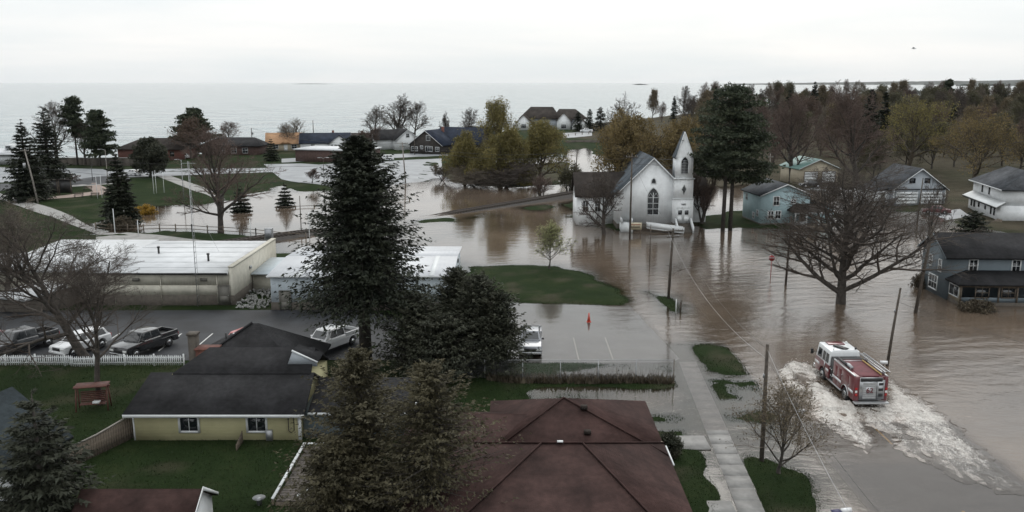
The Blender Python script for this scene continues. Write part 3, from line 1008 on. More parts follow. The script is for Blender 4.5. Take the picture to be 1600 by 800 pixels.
M['greenbud'] = foliage('green_buds', (.055, .054, .032), (.10, .094, .056), .3, .25)
M['forsythia'] = foliage('forsythia_yellow', (.20, .12, .02), (.40, .25, .04), 1.5, .3)
M['dead'] = foliage('dry_weeds', (.05, .04, .028), (.12, .10, .07), 1.5, .2)
M['redtwig'] = pm('reddish_twigs', (.115, .082, .068), .95, var=.3)
M['browntwig'] = pm('pale_brown_twigs', (.135, .112, .086), .95, var=.3)
M['willowbark'] = pm('willow_bark', (.075, .06, .042), .95, var=.35, bump=.6, bscale=12)

# --- foreground
conifer('tall dark spruce standing between the metal building and the juniper thicket', 572, 572, 220, 196, 11, name='spruce_tree', mat='spruce', nb=1500, cards=36, size=.27, droop=.30, ragged=.34, rise=.3, p=.66, z0=.29, lobes=.22, whorl=.03)
conifer('dark young spruce in the bottom left corner beside the white gabled shed', 76, 850, 612, 175, 12, mat='spruce2', z=.3, nb=620, cards=24, size=.26, droop=.2, ragged=.3, rise=.4, p=.8, z0=.0)
for i, (px, pb, pt, wp, lb) in enumerate([
    (568, 825, 548, 205, 'olive brown cedar at bottom centre, left and taller of the pair'),
    (676, 850, 570, 240, 'olive brown cedar at bottom centre, right one against the red roof'),
    (530, 860, 690, 150, 'low olive cedar bush beside the wooden deck')]):
    conifer(lb, px, pb, pt, wp, 30 + i, name='cedar_tree', mat='olive', z=.3, nb=620, cards=44, size=.15, droop=-.12, rise=.30, ragged=.5, p=.62, z0=.0, lobes=.30, whorl=.03, flat=1.0)
for i, (px, pb, pt, wp, lb) in enumerate([
    (655, 585, 470, 120, 'dark juniper at the left of the thicket beside the tall spruce'),
    (712, 575, 428, 90, 'pointed juniper rising in front of the metal building corner'),
    (748, 585, 438, 112, 'broad dark juniper at the middle of the thicket'),
    (778, 588, 466, 92, 'dark juniper at the right end of the thicket by the parked silver truck'),
    (690, 596, 500, 150, 'low juniper in front of the thicket along the chain link fence')]):
    conifer(lb, px, pb, pt, wp, 40 + i, name='juniper', mat='juniper', nb=460, cards=34, size=.19, droop=-.22, rise=.45, ragged=.45, p=.5, z0=.0, lobes=.25, whorl=.03, flat=1.0)
bare_tree('bare leaning tree whose trunk starts at the picket fence gap', 140, 572, 302, 370, 51, r0=.42, lean=(-.42, -.05), fork=.26, lv=4, nch=(13, 8, 7, 6), trop=(.10, .10, .06, .02), name='bare_tree', ang=(55, 48, 45, 45))
bare_tree('slender bare tree growing by the brown yard swing', 160, 638, 372, 190, 52, r0=.24, fork=.36, lv=4, nch=(13, 7, 6, 4), trop=(.04, .14, .08, .03), ang=(38, 42, 42, 45))
bare_tree('small budding tree spreading beside the wooden pole at the sidewalk', 1216, 742, 585, 165, 53, r0=.11, fork=.10, lv=3, nch=(20, 10, 7), ratio=(.85, .5, .5), ang=(42, 40, 42), trop=(.03, .07, .05, .02), leaves=(2, .10, .12, 0, 'budtan'), name='budding_tree', twig='browntwig')
bare_tree('small pear tree with pale new leaves on the oval lawn', 858, 423, 347, 64, 54, r0=.10, fork=.22, lv=3, nch=(20, 9, 6), ratio=(.62, .5, .5), ang=(44, 40, 42), trop=(.03, .10, .08, .02), leaves=(3, .15, .16, 0, 'pear'), name='pear_tree')
bare_tree('huge bare maple standing in the flood beside the fire engine', 1314, 474, 222, 262, 58, r0=.56, fork=.15, lv=4, nch=(21, 9, 7, 5), ratio=(.70, .55, .5, .5), ang=(56, 46, 44, 45), wob=(.04, .18, .26, .3), trop=(.03, .17, .08, .03), name='maple_tree')
bare_tree('bare tree overhanging the left front of the church', 944, 366, 258, 110, 56, r0=.36, fork=.16, lv=4, nch=(10, 7, 5, 4), ratio=(.75, .55, .5, .5), ang=(62, 48, 44, 45), trop=(.0, .10, .06, .03), name='bare_tree')
bare_tree('broad bare tree standing at the edge of the flooded park', 345, 362, 188, 165, 57, r0=.48, fork=.16, lv=4, nch=(14, 7, 6, 4), ratio=(.7, .55, .5, .5), ang=(52, 46, 44, 45), trop=(.02, .12, .08, .03), name='bare_tree', twig='redtwig')

bare_tree('bare spreading tree at the left edge in front of the low pale wing', 8, 492, 322, 210, 59, r0=.34, fork=.16, lv=4, nch=(13, 7, 6, 4), ratio=(.7, .55, .5, .5), ang=(52, 46, 44, 45), trop=(.02, .12, .08, .03), twig='browntwig')
# --- park side, left
for a in [('tall dark spruce at the left edge of the park, front one', 46, 318, 190, 66, 61, .85), ('tall dark spruce behind the leaning utility pole', 80, 300, 168, 62, 62, .8), ('dark spruce standing at the edge of the flooded park, beside the flagpoles', 190, 352, 228, 52, 63, .8),
          ('small spruce standing in flood water beside the bare park tree', 377, 331, 284, 32, 64, .9), ('small dark spruce standing alone in the flooded lot', 446, 323, 281, 28, 65, .9), ('rounded small spruce beside the house with the orange roof', 425, 256, 222, 22, 66, .8)]:
    conifer(a[0], a[1], a[2], a[3], a[4], a[5], nb=520, cards=16, size=.55 if a[2] - a[3] > 70 else .38, ragged=.3, p=a[6])
def pine(label, px, py, ptop, wpx, seed, z0, n, R=None, per=210, size=.42, trunks=((0, 0),), name='pine_tree', mat='pineN', taper='layers'):
    """white pine: bare lower trunk, tiers of long level boughs carrying needle tufts, open gaps"""
    rng = np.random.default_rng(seed)
    x, y = G(px, py)
    h = HT(y, ptop)
    R = wpx / SCALE(px, py) / 2
    tm, bm_, cm = MB(), MB(), MB()
    for dx, dy in trunks:
        tm.tube([(dx, dy, -.5), (dx * .95, dy, h * .35), (dx * .7, dy * .7, h * .7), (dx * .3, dy * .3, h * .98)], [.34 * h / 22, .28 * h / 22, .16 * h / 22, .03], 9)
    B0, B1, P = [], [], []
    for i in range(n):
        u = (i + rng.random()) / n
        z = h * (z0 + (1 - z0) * u)
        prof = (1 - u) ** .6 * (.55 + .45 * min(1, u * 4 + .35))
        Ln = R * prof * rng.uniform(.55, 1.2) + .4
        a = rng.random() * 6.28
        tx, ty = trunks[i % len(trunks)]
        b0 = np.array([tx * .8, ty * .8, z]); b1 = b0 + np.array([math.cos(a) * Ln, math.sin(a) * Ln, Ln * rng.uniform(-.05, .28)])
        B0.append(b0); B1.append(b1)
        for k in range(max(3, int(Ln * 1.6))):
            s = rng.uniform(.3, 1.03)
            c = b0 + (b1 - b0) * s + np.array([*rng.normal(0, .10 * Ln + .15, 2), 0])
            m_ = int(per * .22)
            P.append(c + rng.normal(0, 1, (m_, 3)) * np.array([.62, .62, .20]))
    bm_.segs(B0, B1, np.full(n, .07), np.full(n, .02), 4)
    P = np.concatenate(P)
    leaf_tris(cm, rng, P, size, flat=.35)
    return place_tree(name, label, [('trunk', tm, 'bark'), ('boughs', bm_, 'bark'), ('foliage', cm, mat)], M, x, y)
pine('great white pine with twin trunks standing right of the church', 1144, 360, 133, 142, 73, .34, 105, per=170, size=.42, trunks=((-1.5, 0), (-.2, .5)))
pine('thin open pine with tall bare trunks against the lake', 122, 262, 158, 36, 72, .42, 46, size=.6)
pine('pine with bare lower trunk at the right of the lakeside group', 158, 264, 178, 40, 73, .2, 70, size=.6)
pine('ragged dark pine behind the red brick building', 308, 246, 172, 76, 74, .12, 80, size=.7)
pine('lone pine poking above the wood before the far shore', 1478, 186, 131, 22, 75, .1, 50, size=1.2)
clump_tree('round dense dark tree in front of the red brick building', 236, 280, 220, 50, 81, 'juniper', name='evergreen_tree', nclump=110, per=90, size=.5, crad=1.2, z0=.08)
clump_tree('yellow forsythia bush standing in flood water', 227, 334, 314, 34, 82, 'forsythia', name='forsythia_bush', cat='bush', nclump=70, per=70, size=.25, crad=.5, z0=.02, hang=.4, trunk=False)
clump_tree('brown leafless bush beside the spruce in the flood', 192, 358, 336, 40, 83, 'dead', name='bush', cat='bush', nclump=60, per=50, size=.2, crad=.5, z0=.02)
bare_tree('reddish bare tree in front of the ragged pine', 300, 252, 186, 64, 84, lv=3, nch=(16, 9, 7), leaves=(3, .35, .5, 0, 'redbud'), twig='redtwig', name='reddish_tree')
bare_tree('bare tree behind the dark roofed building by the utility pole', 358, 232, 188, 48, 85, lv=3, nch=(14, 8, 6), twig='redtwig')
bare_tree('leafless tree rising behind the left park spruces', 90, 262, 160, 80, 86, lv=3, nch=(15, 9, 7))
bare_tree('bare saplings between the open pine and the lake', 134, 262, 190, 50, 87, lv=3, nch=(12, 8, 6))
bare_tree('bare shrub tree behind the house with the orange roof', 455, 238, 186, 52, 88, lv=3, nch=(16, 8, 6), stems=3, dense=False, twig='browntwig')
bare_tree('broad bare tree behind the lakeside houses, tallest one', 622, 222, 148, 60, 89, r0=.7, fork=.12, lv=4, nch=(14, 7, 5, 3), trop=(.02, .16, .08, .03), twig='twig')
bare_tree('bare tree at the left of the tallest lakeside tree', 586, 226, 166, 54, 90, lv=3, nch=(15, 9, 7))
bare_tree('bare tree at the right of the tallest lakeside tree', 648, 224, 160, 58, 91, lv=3, nch=(15, 9, 7))
bare_tree('small dark bare tree above the brown gabled house', 697, 226, 176, 26, 92, lv=3, nch=(14, 8, 6))
bare_tree('fan shaped bare tree behind the brown gabled house', 731, 228, 170, 36, 93, lv=3, nch=(15, 9, 6))
bare_tree('small bare reddish tree on the kerb of the flooded lot', 488, 290, 266, 30, 94, lv=3, nch=(12, 8, 6), twig='redtwig')
bare_tree('bare bush tree beside the parked white jeep', 575, 240, 200, 40, 95, lv=3, nch=(14, 9, 6), stems=2, twig='redtwig')
bare_tree('small bare sapling in front of the park lot', 112, 291, 274, 32, 96, lv=3, nch=(12, 8, 6), twig='redtwig')
bare_tree('bare shrub at the edge of the white lot beside the willows', 690, 282, 254, 40, 97, lv=3, nch=(12, 8, 6), stems=2, twig='browntwig')
bare_tree('thin reddish shrub growing beside the rail line', 846, 306, 264, 44, 98, lv=3, nch=(12, 9, 6), stems=3, dense=False, twig='redtwig')
bare_tree('pale leafing shrub between the willows and the rail line', 888, 300, 250, 40, 99, lv=3, nch=(12, 8, 6), stems=3, leaves=(2, .3, .3, 0, 'greenbud'), name='leafing_shrub')
bare_tree('scrubby bare bush at the right wall of the church tower', 1096, 352, 268, 50, 100, lv=3, nch=(14, 9, 7), stems=3, dense=False, twig='redtwig', name='bare_bush')

# --- willows
def willow(label, px, py, ptop, wpx, seed, mat, n_per=5, strand=1.6, **kw):
    x, y = G(px, py)
    h = HT(y, ptop)
    a = dict(fork=.14, lv=3, nch=(13, 9, 7), ratio=(.75, .55, .5), ang=(52, 48, 50), trop=(.02, .08, .02, 0))
    a.update(kw)
    segs, tips, zm = skeleton(seed, h, h * .032, **a)
    segs, tips = norm_h(segs, tips, zm, h, wpx / SCALE(px, py))
    t, c, _ = bare_parts(segs, tips, None, None, rmin=.022)
    rng = np.random.default_rng(seed)
    T = np.array([p[:] for p, d, l in tips if l >= 2])
    C = np.repeat(T, n_per * 3, axis=0)
    C[:, :2] += rng.normal(0, .35, (len(C), 2))
    C[:, 2] += .25 - rng.random(len(C)) * strand
    C[:, 2] = np.maximum(C[:, 2], .3)
    lm = MB(); leaf_tris(lm, rng, C, .30, hang=.9)
    return place_tree('willow_tree', label, [('trunk', t, 'willowbark'), ('branches', c, 'willowbark'), ('foliage', lm, mat)], M, x, y)
willow('bushy yellow green willow at the left of the bank clump', 726, 287, 203, 84, 111, 'willow', nch=(14, 10, 8), fork=.06)
willow('tall willow with pale crown rising above the bank clump', 782, 284, 152, 56, 112, 'willow', fork=.4, n_per=3)
willow('yellow green willow at the middle of the bank clump', 780, 290, 196, 96, 113, 'willow', nch=(14, 10, 8), fork=.06)
willow('olive willow at the right of the bank clump', 842, 288, 186, 92, 114, 'willow', nch=(14, 10, 8), fork=.06)
willow('amber willow left behind the church', 958, 336, 182, 98, 115, 'willow2', fork=.3, n_per=4)
willow('amber willow behind the church roof', 1000, 328, 166, 116, 116, 'willow2', fork=.3, n_per=5)
willow('amber willow between the church spire and the great pine', 1052, 326, 172, 96, 117, 'willow2', fork=.3, n_per=4)
bare_tree('high bare tree top rising above the amber willows', 972, 322, 136, 84, 118, lv=3, nch=(15, 9, 7), fork=.4)
bare_tree('dense dark scrub under the bank willows', 790, 292, 250, 120, 119, lv=3, dense=False, nch=(14, 10, 9), stems=4, twig='twig', fork=.03, name='scrub', cat='bush')
bare_tree('bare brown scrub at the waterline of the willow bank', 735, 290, 258, 90, 120, lv=3, dense=False, nch=(14, 10, 9), stems=4, twig='browntwig', fork=.03, name='scrub', cat='bush')
for i, (px, py, pt, wp, lb) in enumerate([(903, 208, 178, 18, 'dark cypress at the right end of the large lakeside house'), (921, 208, 174, 16, 'dark conifer between the lakeside house and the willows'), (938, 207, 170, 22, 'right conifer beside the amber willows by the lake')]):
    conifer(lb, px, py, pt, wp, 121 + i, nb=160, cards=10, size=.8, p=.7)

# --- the right side
conifer('dark fir standing behind the blue grey house', 1519, 372, 325, 60, 131, nb=360, cards=14, size=.4, name='fir_tree', p=.7)
conifer('thin dark fir rising in the middle of the wood', 1353, 262, 142, 44, 132, nb=260, cards=11, size=.8, name='fir_tree', p=.7)
conifer('slim fir beside the thin dark fir in the wood', 1376, 250, 146, 30, 133, nb=220, cards=10, size=.8, name='fir_tree', p=.7)
clump_tree('dark bush against the left wall of the blue grey house', 1445, 448, 418, 34, 134, 'dead', name='bush', cat='bush', nclump=60, per=60, size=.22, crad=.6, z0=.02)
clump_tree('brown shrub in front of the blue grey porch', 1524, 484, 458, 50, 135, 'dead', name='bush', cat='bush', nclump=60, per=60, size=.2, crad=.5, z0=.02)
clump_tree('small dark shrub at the corner of the red roofed house', 1047, 716, 682, 30, 136, 'juniper', name='shrub', cat='bush', nclump=50, per=80, size=.14, crad=.35, z0=.02)
willow('amber willow in front of the wood behind the white house', 1524, 292, 166, 150, 137, 'willow2', n_per=2, fork=.2, nch=(14, 9, 8))
willow('green yellow tree in the middle of the wood', 1418, 272, 150, 130, 138, 'willow', n_per=2, fork=.2, nch=(14, 9, 8))
bare_tree('bare tree behind the blue house on the right of the great pine', 1236, 286, 146, 100, 139, lv=4, nch=(14, 8, 6, 4), fork=.15, twig='redtwig')
bare_tree('tall bare tree behind the grey garage', 1338, 300, 124, 120, 140, lv=4, nch=(14, 8, 6, 4), fork=.18, twig='redtwig')
bare_tree('thin bare tree between the maple and the blue grey house', 1440, 440, 262, 100, 141, lv=3, r0=.2, nch=(15, 7, 5), fork=.22, ang=(62, 45, 45))

# the wood: copies of a few trees, each its own object
wood_protos = []
for i, (tw, lf) in enumerate([('redtwig', None), ('browntwig', None), ('twig', None), ('redtwig', (1, .3, .4, 0, 'redbud')), ('browntwig', (1, .4, .5, .2, 'greenbud')), ('browntwig', (1, .4, .5, .2, 'budtan'))]):
    segs, tips, zm = skeleton(200 + i, 13, .30, fork=.10, lv=4, nch=(16, 8, 7, 4), ratio=(.62, .58, .55, .55), ang=(46, 46, 46, 46), trop=(.03, .12, .06, .02))
    segs, tips = norm_h(segs, tips, zm, 13, 9.5)
    t, c, l = bare_parts(segs, tips, None, None, lf, 200 + i, .026)
    t.Fc = t.Fc; wood_protos.append((t.mesh('trunk', M['bark']), c.mesh('branches', M[tw]), l.mesh('foliage', M[lf[4]]) if l else None))
fir_protos = []
for i in range(2):
    t, c, b = conifer_mb(220 + i, 14, 3.0, nb=200, cards=10, size=.8, wrad=.2, p=.7)
    fir_protos.append((t.mesh('trunk', M['bark']), b.mesh('boughs', M['bark']), c.mesh('foliage', M['spruce'])))
WN = [('trunk', 'branches', 'foliage'), ('trunk', 'boughs', 'foliage')]
def wood_tree(px, py, proto, kind, sc, rz, label, group, name):
    x, y = G(px, py, .4)
    o = thing(name, label, 'tree', (x, y, hat(x, y) - .1), rz, group)
    zz_ = rw.uniform(.95, 1.4); o.scale = (sc * rw.uniform(.85, 1.15), sc * rw.uniform(.85, 1.15), sc * zz_)
    for nm, me in zip(WN[kind], proto):
        if me is not None:
            q = link(bpy.data.objects.new(nm, me), o)
            if nm != 'trunk': q['kind'] = 'stuff'
rw = random.Random(77)
WL = ['bare grey brown tree in the dense wood behind the garages', 'fir among the bare trees of the wood', 'bare tree in the thin belt along the far side of the wood']
rows = [(174, 1150, 1690, 13, 1.15), (182, 1080, 1690, 14, 1.15), (192, 1010, 1690, 16, 1.1), (204, 1075, 1690, 18, 1.05), (216, 1075, 1690, 22, 1.0), (230, 1085, 1690, 26, .95), (246, 1095, 1690, 32, .9), (262, 1105, 1690, 40, .8), (280, 1330, 1690, 46, .75)]
nw = 0
def zone(px, py):
    if py < 190: w_ = 'along the lake side of the wood'
    elif px < 1180: w_ = 'of the wood behind the great pine'
    elif px < 1330: w_ = 'of the wood behind the tan garage'
    elif px < 1480: w_ = 'of the wood behind the grey garage'
    else: w_ = 'of the wood behind the white house'
    return 'bare grey brown tree ' + w_, 'bare trees ' + w_
for py, xa, xb, st, sc in rows:
    px = xa + rw.uniform(0, st)
    while px < xb:
        yy = py + rw.uniform(-5, 6)
        blocked = any(abs(px - bx) < bw and yy > by for bx, bw, by in ((1265, 55, 255), (1425, 60, 275), (1560, 75, 268)))
        if not blocked:
            if rw.random() < .06: wood_tree(px, yy, fir_protos[rw.randrange(2)], 1, sc * rw.uniform(.75, 1.1), rw.random() * 6, zone(px, yy)[0].replace('bare grey brown tree', 'dark fir'), 'firs in the wood', 'fir_tree')
            else:
                k = rw.randrange(6)
                if 1360 < px < 1480 and yy > 180 and rw.random() < .6: k = 4
                wood_tree(px, yy, wood_protos[k], 0, sc * rw.uniform(.7, 1.15), rw.random() * 6, *zone(px, yy), 'bare_tree')
            nw += 1
        px += st * rw.uniform(.7, 1.3)
# ------------------------------------------------------------------ buildings
class Face:
    """a wall plane in local coordinates: origin o, rightward u, outward n"""
    def __init__(s, o, u, n): s.o, s.u, s.n = Vector(o), Vector(u), Vector(n)
    def p(s, a, z, d): return s.o + s.u * a + Vector((0, 0, z)) + s.n * d
    def box(s, mb, a0, a1, z0, z1, d0, d1):
        v = [s.p(a, z, d)[:] for z in (z0, z1) for a, d in ((a0, d1), (a1, d1), (a1, d0), (a0, d0))]
        return mb.add(v, BOXF)

def FR(w, d): return Face((0, -d / 2, 0), (1, 0, 0), (0, -1, 0))
def BK(w, d): return Face((0, d / 2, 0), (-1, 0, 0), (0, 1, 0))
def LF(w, d): return Face((-w / 2, 0, 0), (0, -1, 0), (-1, 0, 0))
def RT(w, d): return Face((w / 2, 0, 0), (0, 1, 0), (1, 0, 0))

def window(par, f, a, z, w, h, mat='trim', mun=(1, 1), fw=.09, d=.0, name='window', pane='glass'):
    """casing proud of the wall, muntins, glass set back inside, sill"""
    mb = MB()
    f.box(mb, a - w/2 - fw, a - w/2, z - fw, z + h + fw, d, d + .06)
    f.box(mb, a + w/2, a + w/2 + fw, z - fw, z + h + fw, d, d + .06)
    f.box(mb, a - w/2, a + w/2, z + h, z + h + fw, d, d + .058)
    f.box(mb, a - w/2 - .0, a + w/2 + .0, z - fw, z, d, d + .075)
    for i in range(1, mun[0] + 1):
        if mun[0] > 0:
            x = a - w/2 + w * i / (mun[0] + 1); f.box(mb, x - .025, x + .025, z, z + h, d + .004, d + .045)
    for i in range(1, mun[1] + 1):
        y = z + h * i / (mun[1] + 1); f.box(mb, a - w/2, a + w/2, y - .03, y + .03, d + .003, d + .05)
    o = mb.build(name, M[mat], par)
    pb = MB(); f.box(pb, a - w/2, a + w/2, z, z + h, d - .02, d + .015); pb.build('pane', M[pane], o)
    return o

def door(par, f, a, z, w, h, mat='white', trim='trim', d=0.0, lite=False, name='door'):
    mb = MB(); f.box(mb, a - w/2, a + w/2, z, z + h, d, d + .05)
    f.box(mb, a - w/2 + .12, a + w/2 - .12, z + .15, z + h * .45, d + .05, d + .065)
    o = mb.build(name, M[mat], par)
    fb = MB()
    f.box(fb, a - w/2 - .1, a - w/2, z, z + h + .1, d, d + .075); f.box(fb, a + w/2, a + w/2 + .1, z, z + h + .1, d, d + .075)
    f.box(fb, a - w/2, a + w/2, z + h, z + h + .1, d, d + .07)
    fb.build('door_frame', M[trim], o)
    hb = MB(); f.box(hb, a + w/2 - .16, a + w/2 - .08, z + h * .46, z + h * .5, d + .05, d + .11); hb.build('handle', M['metal'], o)
    if lite:
        gb = MB(); f.box(gb, a - w/2 + .15, a + w/2 - .15, z + h * .55, z + h - .2, d + .045, d + .06); gb.build('pane', M['glass'], o)
    return o

def gable_walls(w, d, h, rh, axis, base=-.6):
    mb = MB()
    if axis == 'x': mb.extx([(-d/2, base), (d/2, base), (d/2, h), (0, h + rh), (-d/2, h)], -w/2, w/2)
    else: mb.exty([(-w/2, base), (w/2, base), (w/2, h), (0, h + rh), (-w/2, h)], -d/2, d/2)
    return mb

def gable_roof(w, d, h, rh, axis, ov=.45, th=.16, rake=.4, lift=.05):
    """two roof slabs meeting at the ridge, with overhang"""
    mb = MB()
    if axis == 'x':
        k = rh / (d / 2); e = d/2 + ov; x0, x1 = -w/2 - rake, w/2 + rake
        zt, ze = h + rh + lift + th, h - k * ov + lift + th
        mb.slab([(x0, -e, ze), (x1, -e, ze), (x1, 0, zt), (x0, 0, zt)], th)
        mb.slab([(x0, 0, zt), (x1, 0, zt), (x1, e, ze), (x0, e, ze)], th)
    else:
        k = rh / (w / 2); e = w/2 + ov; y0, y1 = -d/2 - rake, d/2 + rake
        zt, ze = h + rh + lift + th, h - k * ov + lift + th
        mb.slab([(-e, y0, ze), (0, y0, zt), (0, y1, zt), (-e, y1, ze)], th)
        mb.slab([(0, y0, zt), (e, y0, ze), (e, y1, ze), (0, y1, zt)], th)
    return mb

def gable_trim(w, d, h, rh, axis, ov=.45, rake=.4, th=.16, s=-1, lift=.05, wd=.16):
    """white barge boards along one gable end"""
    mb = MB()
    if axis == 'y':
        k = rh / (w / 2); e = w/2 + ov; y = s * (d/2 + rake)
        zt, ze = h + rh + lift + th * .8, h - k * ov + lift + th * .8
        y0, y1 = (y - .03, y + .0) if s < 0 else (y, y + .03)
        mb.exty([(-e, ze), (0, zt), (0, zt - wd * 1.3), (-e, ze - wd)], y0, y1)
        mb.exty([(0, zt), (e, ze), (e, ze - wd), (0, zt - wd * 1.3)], y0, y1)
    else:
        k = rh / (d / 2); e = d/2 + ov; x = s * (w/2 + rake)
        zt, ze = h + rh + lift + th * .8, h - k * ov + lift + th * .8
        x0, x1 = (x - .03, x) if s < 0 else (x, x + .03)
        mb.extx([(-e, ze), (0, zt), (0, zt - wd * 1.3), (-e, ze - wd)], x0, x1)
        mb.extx([(0, zt), (e, ze), (e, ze - wd), (0, zt - wd * 1.3)], x0, x1)
    return mb

def hip_roof(x0, y0, x1, y1, z, rx0, rx1, ry, rz, th=.16):
    """hip roof over a rectangle, ridge along x from rx0 to rx1 at y = ry; returns the four slopes"""
    A, B, C, D = (x0, y0, z), (x1, y0, z), (x1, y1, z), (x0, y1, z)
    R0, R1 = (rx0, ry, rz), (rx1, ry, rz)
    res = []
    for pts in ([A, B, R1, R0], [B, C, R1], [C, D, R0, R1], [D, A, R0]):
        if rx0 == rx1 and len(pts) == 4: pts = pts[:3]
        mb = MB(); mb.slab(pts, th); res.append(mb)
    return res

def eaves(mb, x0, x1, y, z, t=.12):
    mb.box(x0, y - .03, z - t, x1, y, z + .01)

def shing(name, c, var=.22): return pm(name, c, .9, spec=.12, var=var * 1.4, scale=.5, bump=.5, bscale=25, lines=('z', .11), ldepth=.6)
def siding(name, c, per=.16, var=.08): return pm(name, c, .6, var=var, scale=.7, lines=('z', per), ldepth=.35)
def batten(name, c, per=.4, var=.08): return pm(name, c, .55, var=var, scale=.7, lines=('v', per), ldepth=.5)
M['r_char'] = shing('charcoal_shingles', (.031, .031, .033))
M['r_grey'] = shing('grey_shingles', (.075, .080, .088))
M['r_slate'] = shing('blue_grey_shingles', (.10, .115, .13))
M['r_brown'] = shing('brown_shingles', (.045, .038, .034))
M['r_red'] = shing('red_brown_shingles', (.054, .031, .028))
M['r_navy'] = shing('navy_shingles', (.028, .036, .055))
M['r_tan'] = shing('orange_tan_shingles', (.44, .27, .16), .12)
M['r_green'] = pm('green_metal_roof', (.13, .24, .22), .5, var=.1, lines=('y', .5), ldepth=.4)
M['w_church'] = batten('white_board_and_batten', (.76, .78, .79), .42, .10)
M['w_white'] = siding('white_siding', (.72, .74, .75))
M['w_blue'] = siding('pale_blue_siding', (.33, .45, .48))
M['w_bluegrey'] = siding('blue_grey_siding', (.115, .145, .165))
M['w_grey'] = siding('light_grey_siding', (.32, .35, .38))
M['w_tan'] = siding('tan_siding', (.42, .37, .28))
M['w_yellow'] = siding('cream_yellow_siding', (.46, .43, .25), .2)
M['w_brown'] = pm('dark_brown_shakes', (.04, .034, .03), .85, var=.3, lines=('z', .2), ldepth=.4)
M['w_red'] = pm('red_brick', (.14, .055, .042), .85, var=.25, lines=('z', .075), ldepth=.2)
M['w_cream'] = pm('cream_painted_block', (.49, .47, .40), .75, var=.10, scale=1.5, bump=.15, lines=('z', .2), ldepth=.12)
M['w_creamrib'] = pm('cream_ribbed_metal', (.45, .43, .365), .6, var=.10, scale=.8, lines=('v', .3), ldepth=.4)
M['w_metal'] = pm('pale_blue_ribbed_metal', (.46, .52, .56), .45, var=.08, scale=.5, lines=('v', .3), ldepth=.45)
M['roofwhite'] = pm('white_roof_membrane', (.56, .575, .59), .55, var=.06, scale=.6, dirt=(.45, .465, .475), bump=.08)
M['roofrib'] = pm('white_standing_seam', (.53, .545, .57), .4, var=.06, scale=.4, lines=('x', .45), ldepth=.35)
M['foundation'] = pm('brown_foundation', (.085, .074, .062), .9, var=.2, bump=.3)
M['greydoor'] = pm('grey_door_paint', (.12, .115, .10), .6, var=.1)
M['teal'] = shing('teal_grey_roof', (.034, .044, .050))
M['stone'] = pm('pale_riprap', (.26, .26, .25), .9, var=.35, scale=2.0, bump=.4)

# ---- cream building with white roof
x1, y0 = -28.7, 86.8
bl = thing('commercial_building', 'long cream block building with white roof behind the dark parking lot', 'building', (0, 0, .35))
def blk(nm, mat, *a): mb = MB(); mb.box(*a); return mb.build(nm, M[mat], bl)
blk('foundation', 'foundation', -43.6, y0 - .04, -.6, x1 + .03, 103.2, 1.05)
blk('wall', 'w_cream', -43.5, y0, 1.05, x1 - .45, 103.1, 2.1)
blk('upper_wall', 'w_creamrib', -43.52, y0 + .03, 2.1, x1 - .45, 103.1, 3.45)
mb = MB(); mb.exty([(x1 - .45, -.5), (x1, -.5), (x1, 4.0), (x1 - .45, 4.0)], y0 - .02, 103.15)
end = mb.build('end_wall', M['w_cream'], bl)
mb = MB(); mb.box(x1 - .5, y0 - .06, 4.0, x1 + .05, 103.2, 4.12); mb.build('coping', M['w_cream'], bl)
mb = MB(); mb.slab([(-55.2, y0 + 1.0, 3.5), (-43.3, y0 + 1.0, 3.5), (-43.3, 104.2, 3.75), (-55.2, 104.2, 3.75)], .25); mb.build('roof', M['roofwhite'], bl)
mb = MB(); mb.slab([(-43.3, y0 - .35, 3.5), (x1 - .5, y0 - .35, 3.5), (x1 - .5, 103.3, 3.75), (-43.3, 103.3, 3.75)], .22); mb.build('roof', M['roofwhite'], bl)
for i in range(6):
    mb = MB(); yy = y0 + 2 + i * 2.6; mb.box(-43.2, yy, 3.53 + (yy - y0) * .0148, x1 - .55, yy + .06, 3.555 + (yy - y0) * .0148); mb.build('roof_seam', M['roofwhite'], bl)
mb = MB(); mb.box(-43.3, y0 - .40, 3.30, x1 - .5, y0 - .352, 3.49); mb.build('gutter', M['dark'], bl)
mb = MB(); mb.box(-54.6, y0 + 2, -.6, -43.52, 102.8, 3.2); mb.build('wing_wall', M['w_cream'], bl)
for xx in (-38.6, -31.6):
    mb = MB(); mb.box(xx - .5, y0 - .12, 2.55, xx + .2, y0 + .03, 2.85); mb.build('wall_vent', M['greydoor'], bl)
for xx in (-41, -36.2, -30.4):
    mb = MB(); mb.tube([(xx, y0 - .08, .2), (xx, y0 - .08, 3.3)], .05, 6); mb.build('downspout', M['w_creamrib'], bl)
door(bl, Face((0, y0, 0), (1, 0, 0), (0, -1, 0)), -29.75, .1, 1.1, 1.95, 'greydoor', 'greydoor', d=.045)
mb = MB(); mb.box(x1 + .02, 92.2, 2.7, x1 + .2, 92.6, 3.0); mb.build('wall_lamp', M['metal'], bl)
# entrance canopy with sloping white roof
can = MB(); can.slab([(-52.3, y0 - 3.2, 1.9), (-48.4, y0 - 3.6, 1.55), (-45.2, y0 - 1.2, 2.45), (-48.0, y0 - .2, 2.7)], .3); can.build('canopy_roof', M['roofwhite'], bl)
cw = MB(); cw.prism([(-52.0, y0 - 2.6), (-48.5, y0 - 3.2), (-45.6, y0 - 1.1), (-45.6, y0 + 2), (-52.0, y0 + 2)], -.6, 1.35); cw.build('canopy_wall', M['foundation'], bl)
for xx, yy in ((-33, 92), (-40, 96)):
    mb = MB(); mb.tube([(xx, yy, 3.5), (xx, yy, 4.3)], .12, 8); mb.tube([(xx, yy, 4.3), (xx, yy, 4.45)], .17, 8); mb.build('vent_pipe', M['dark'], bl)
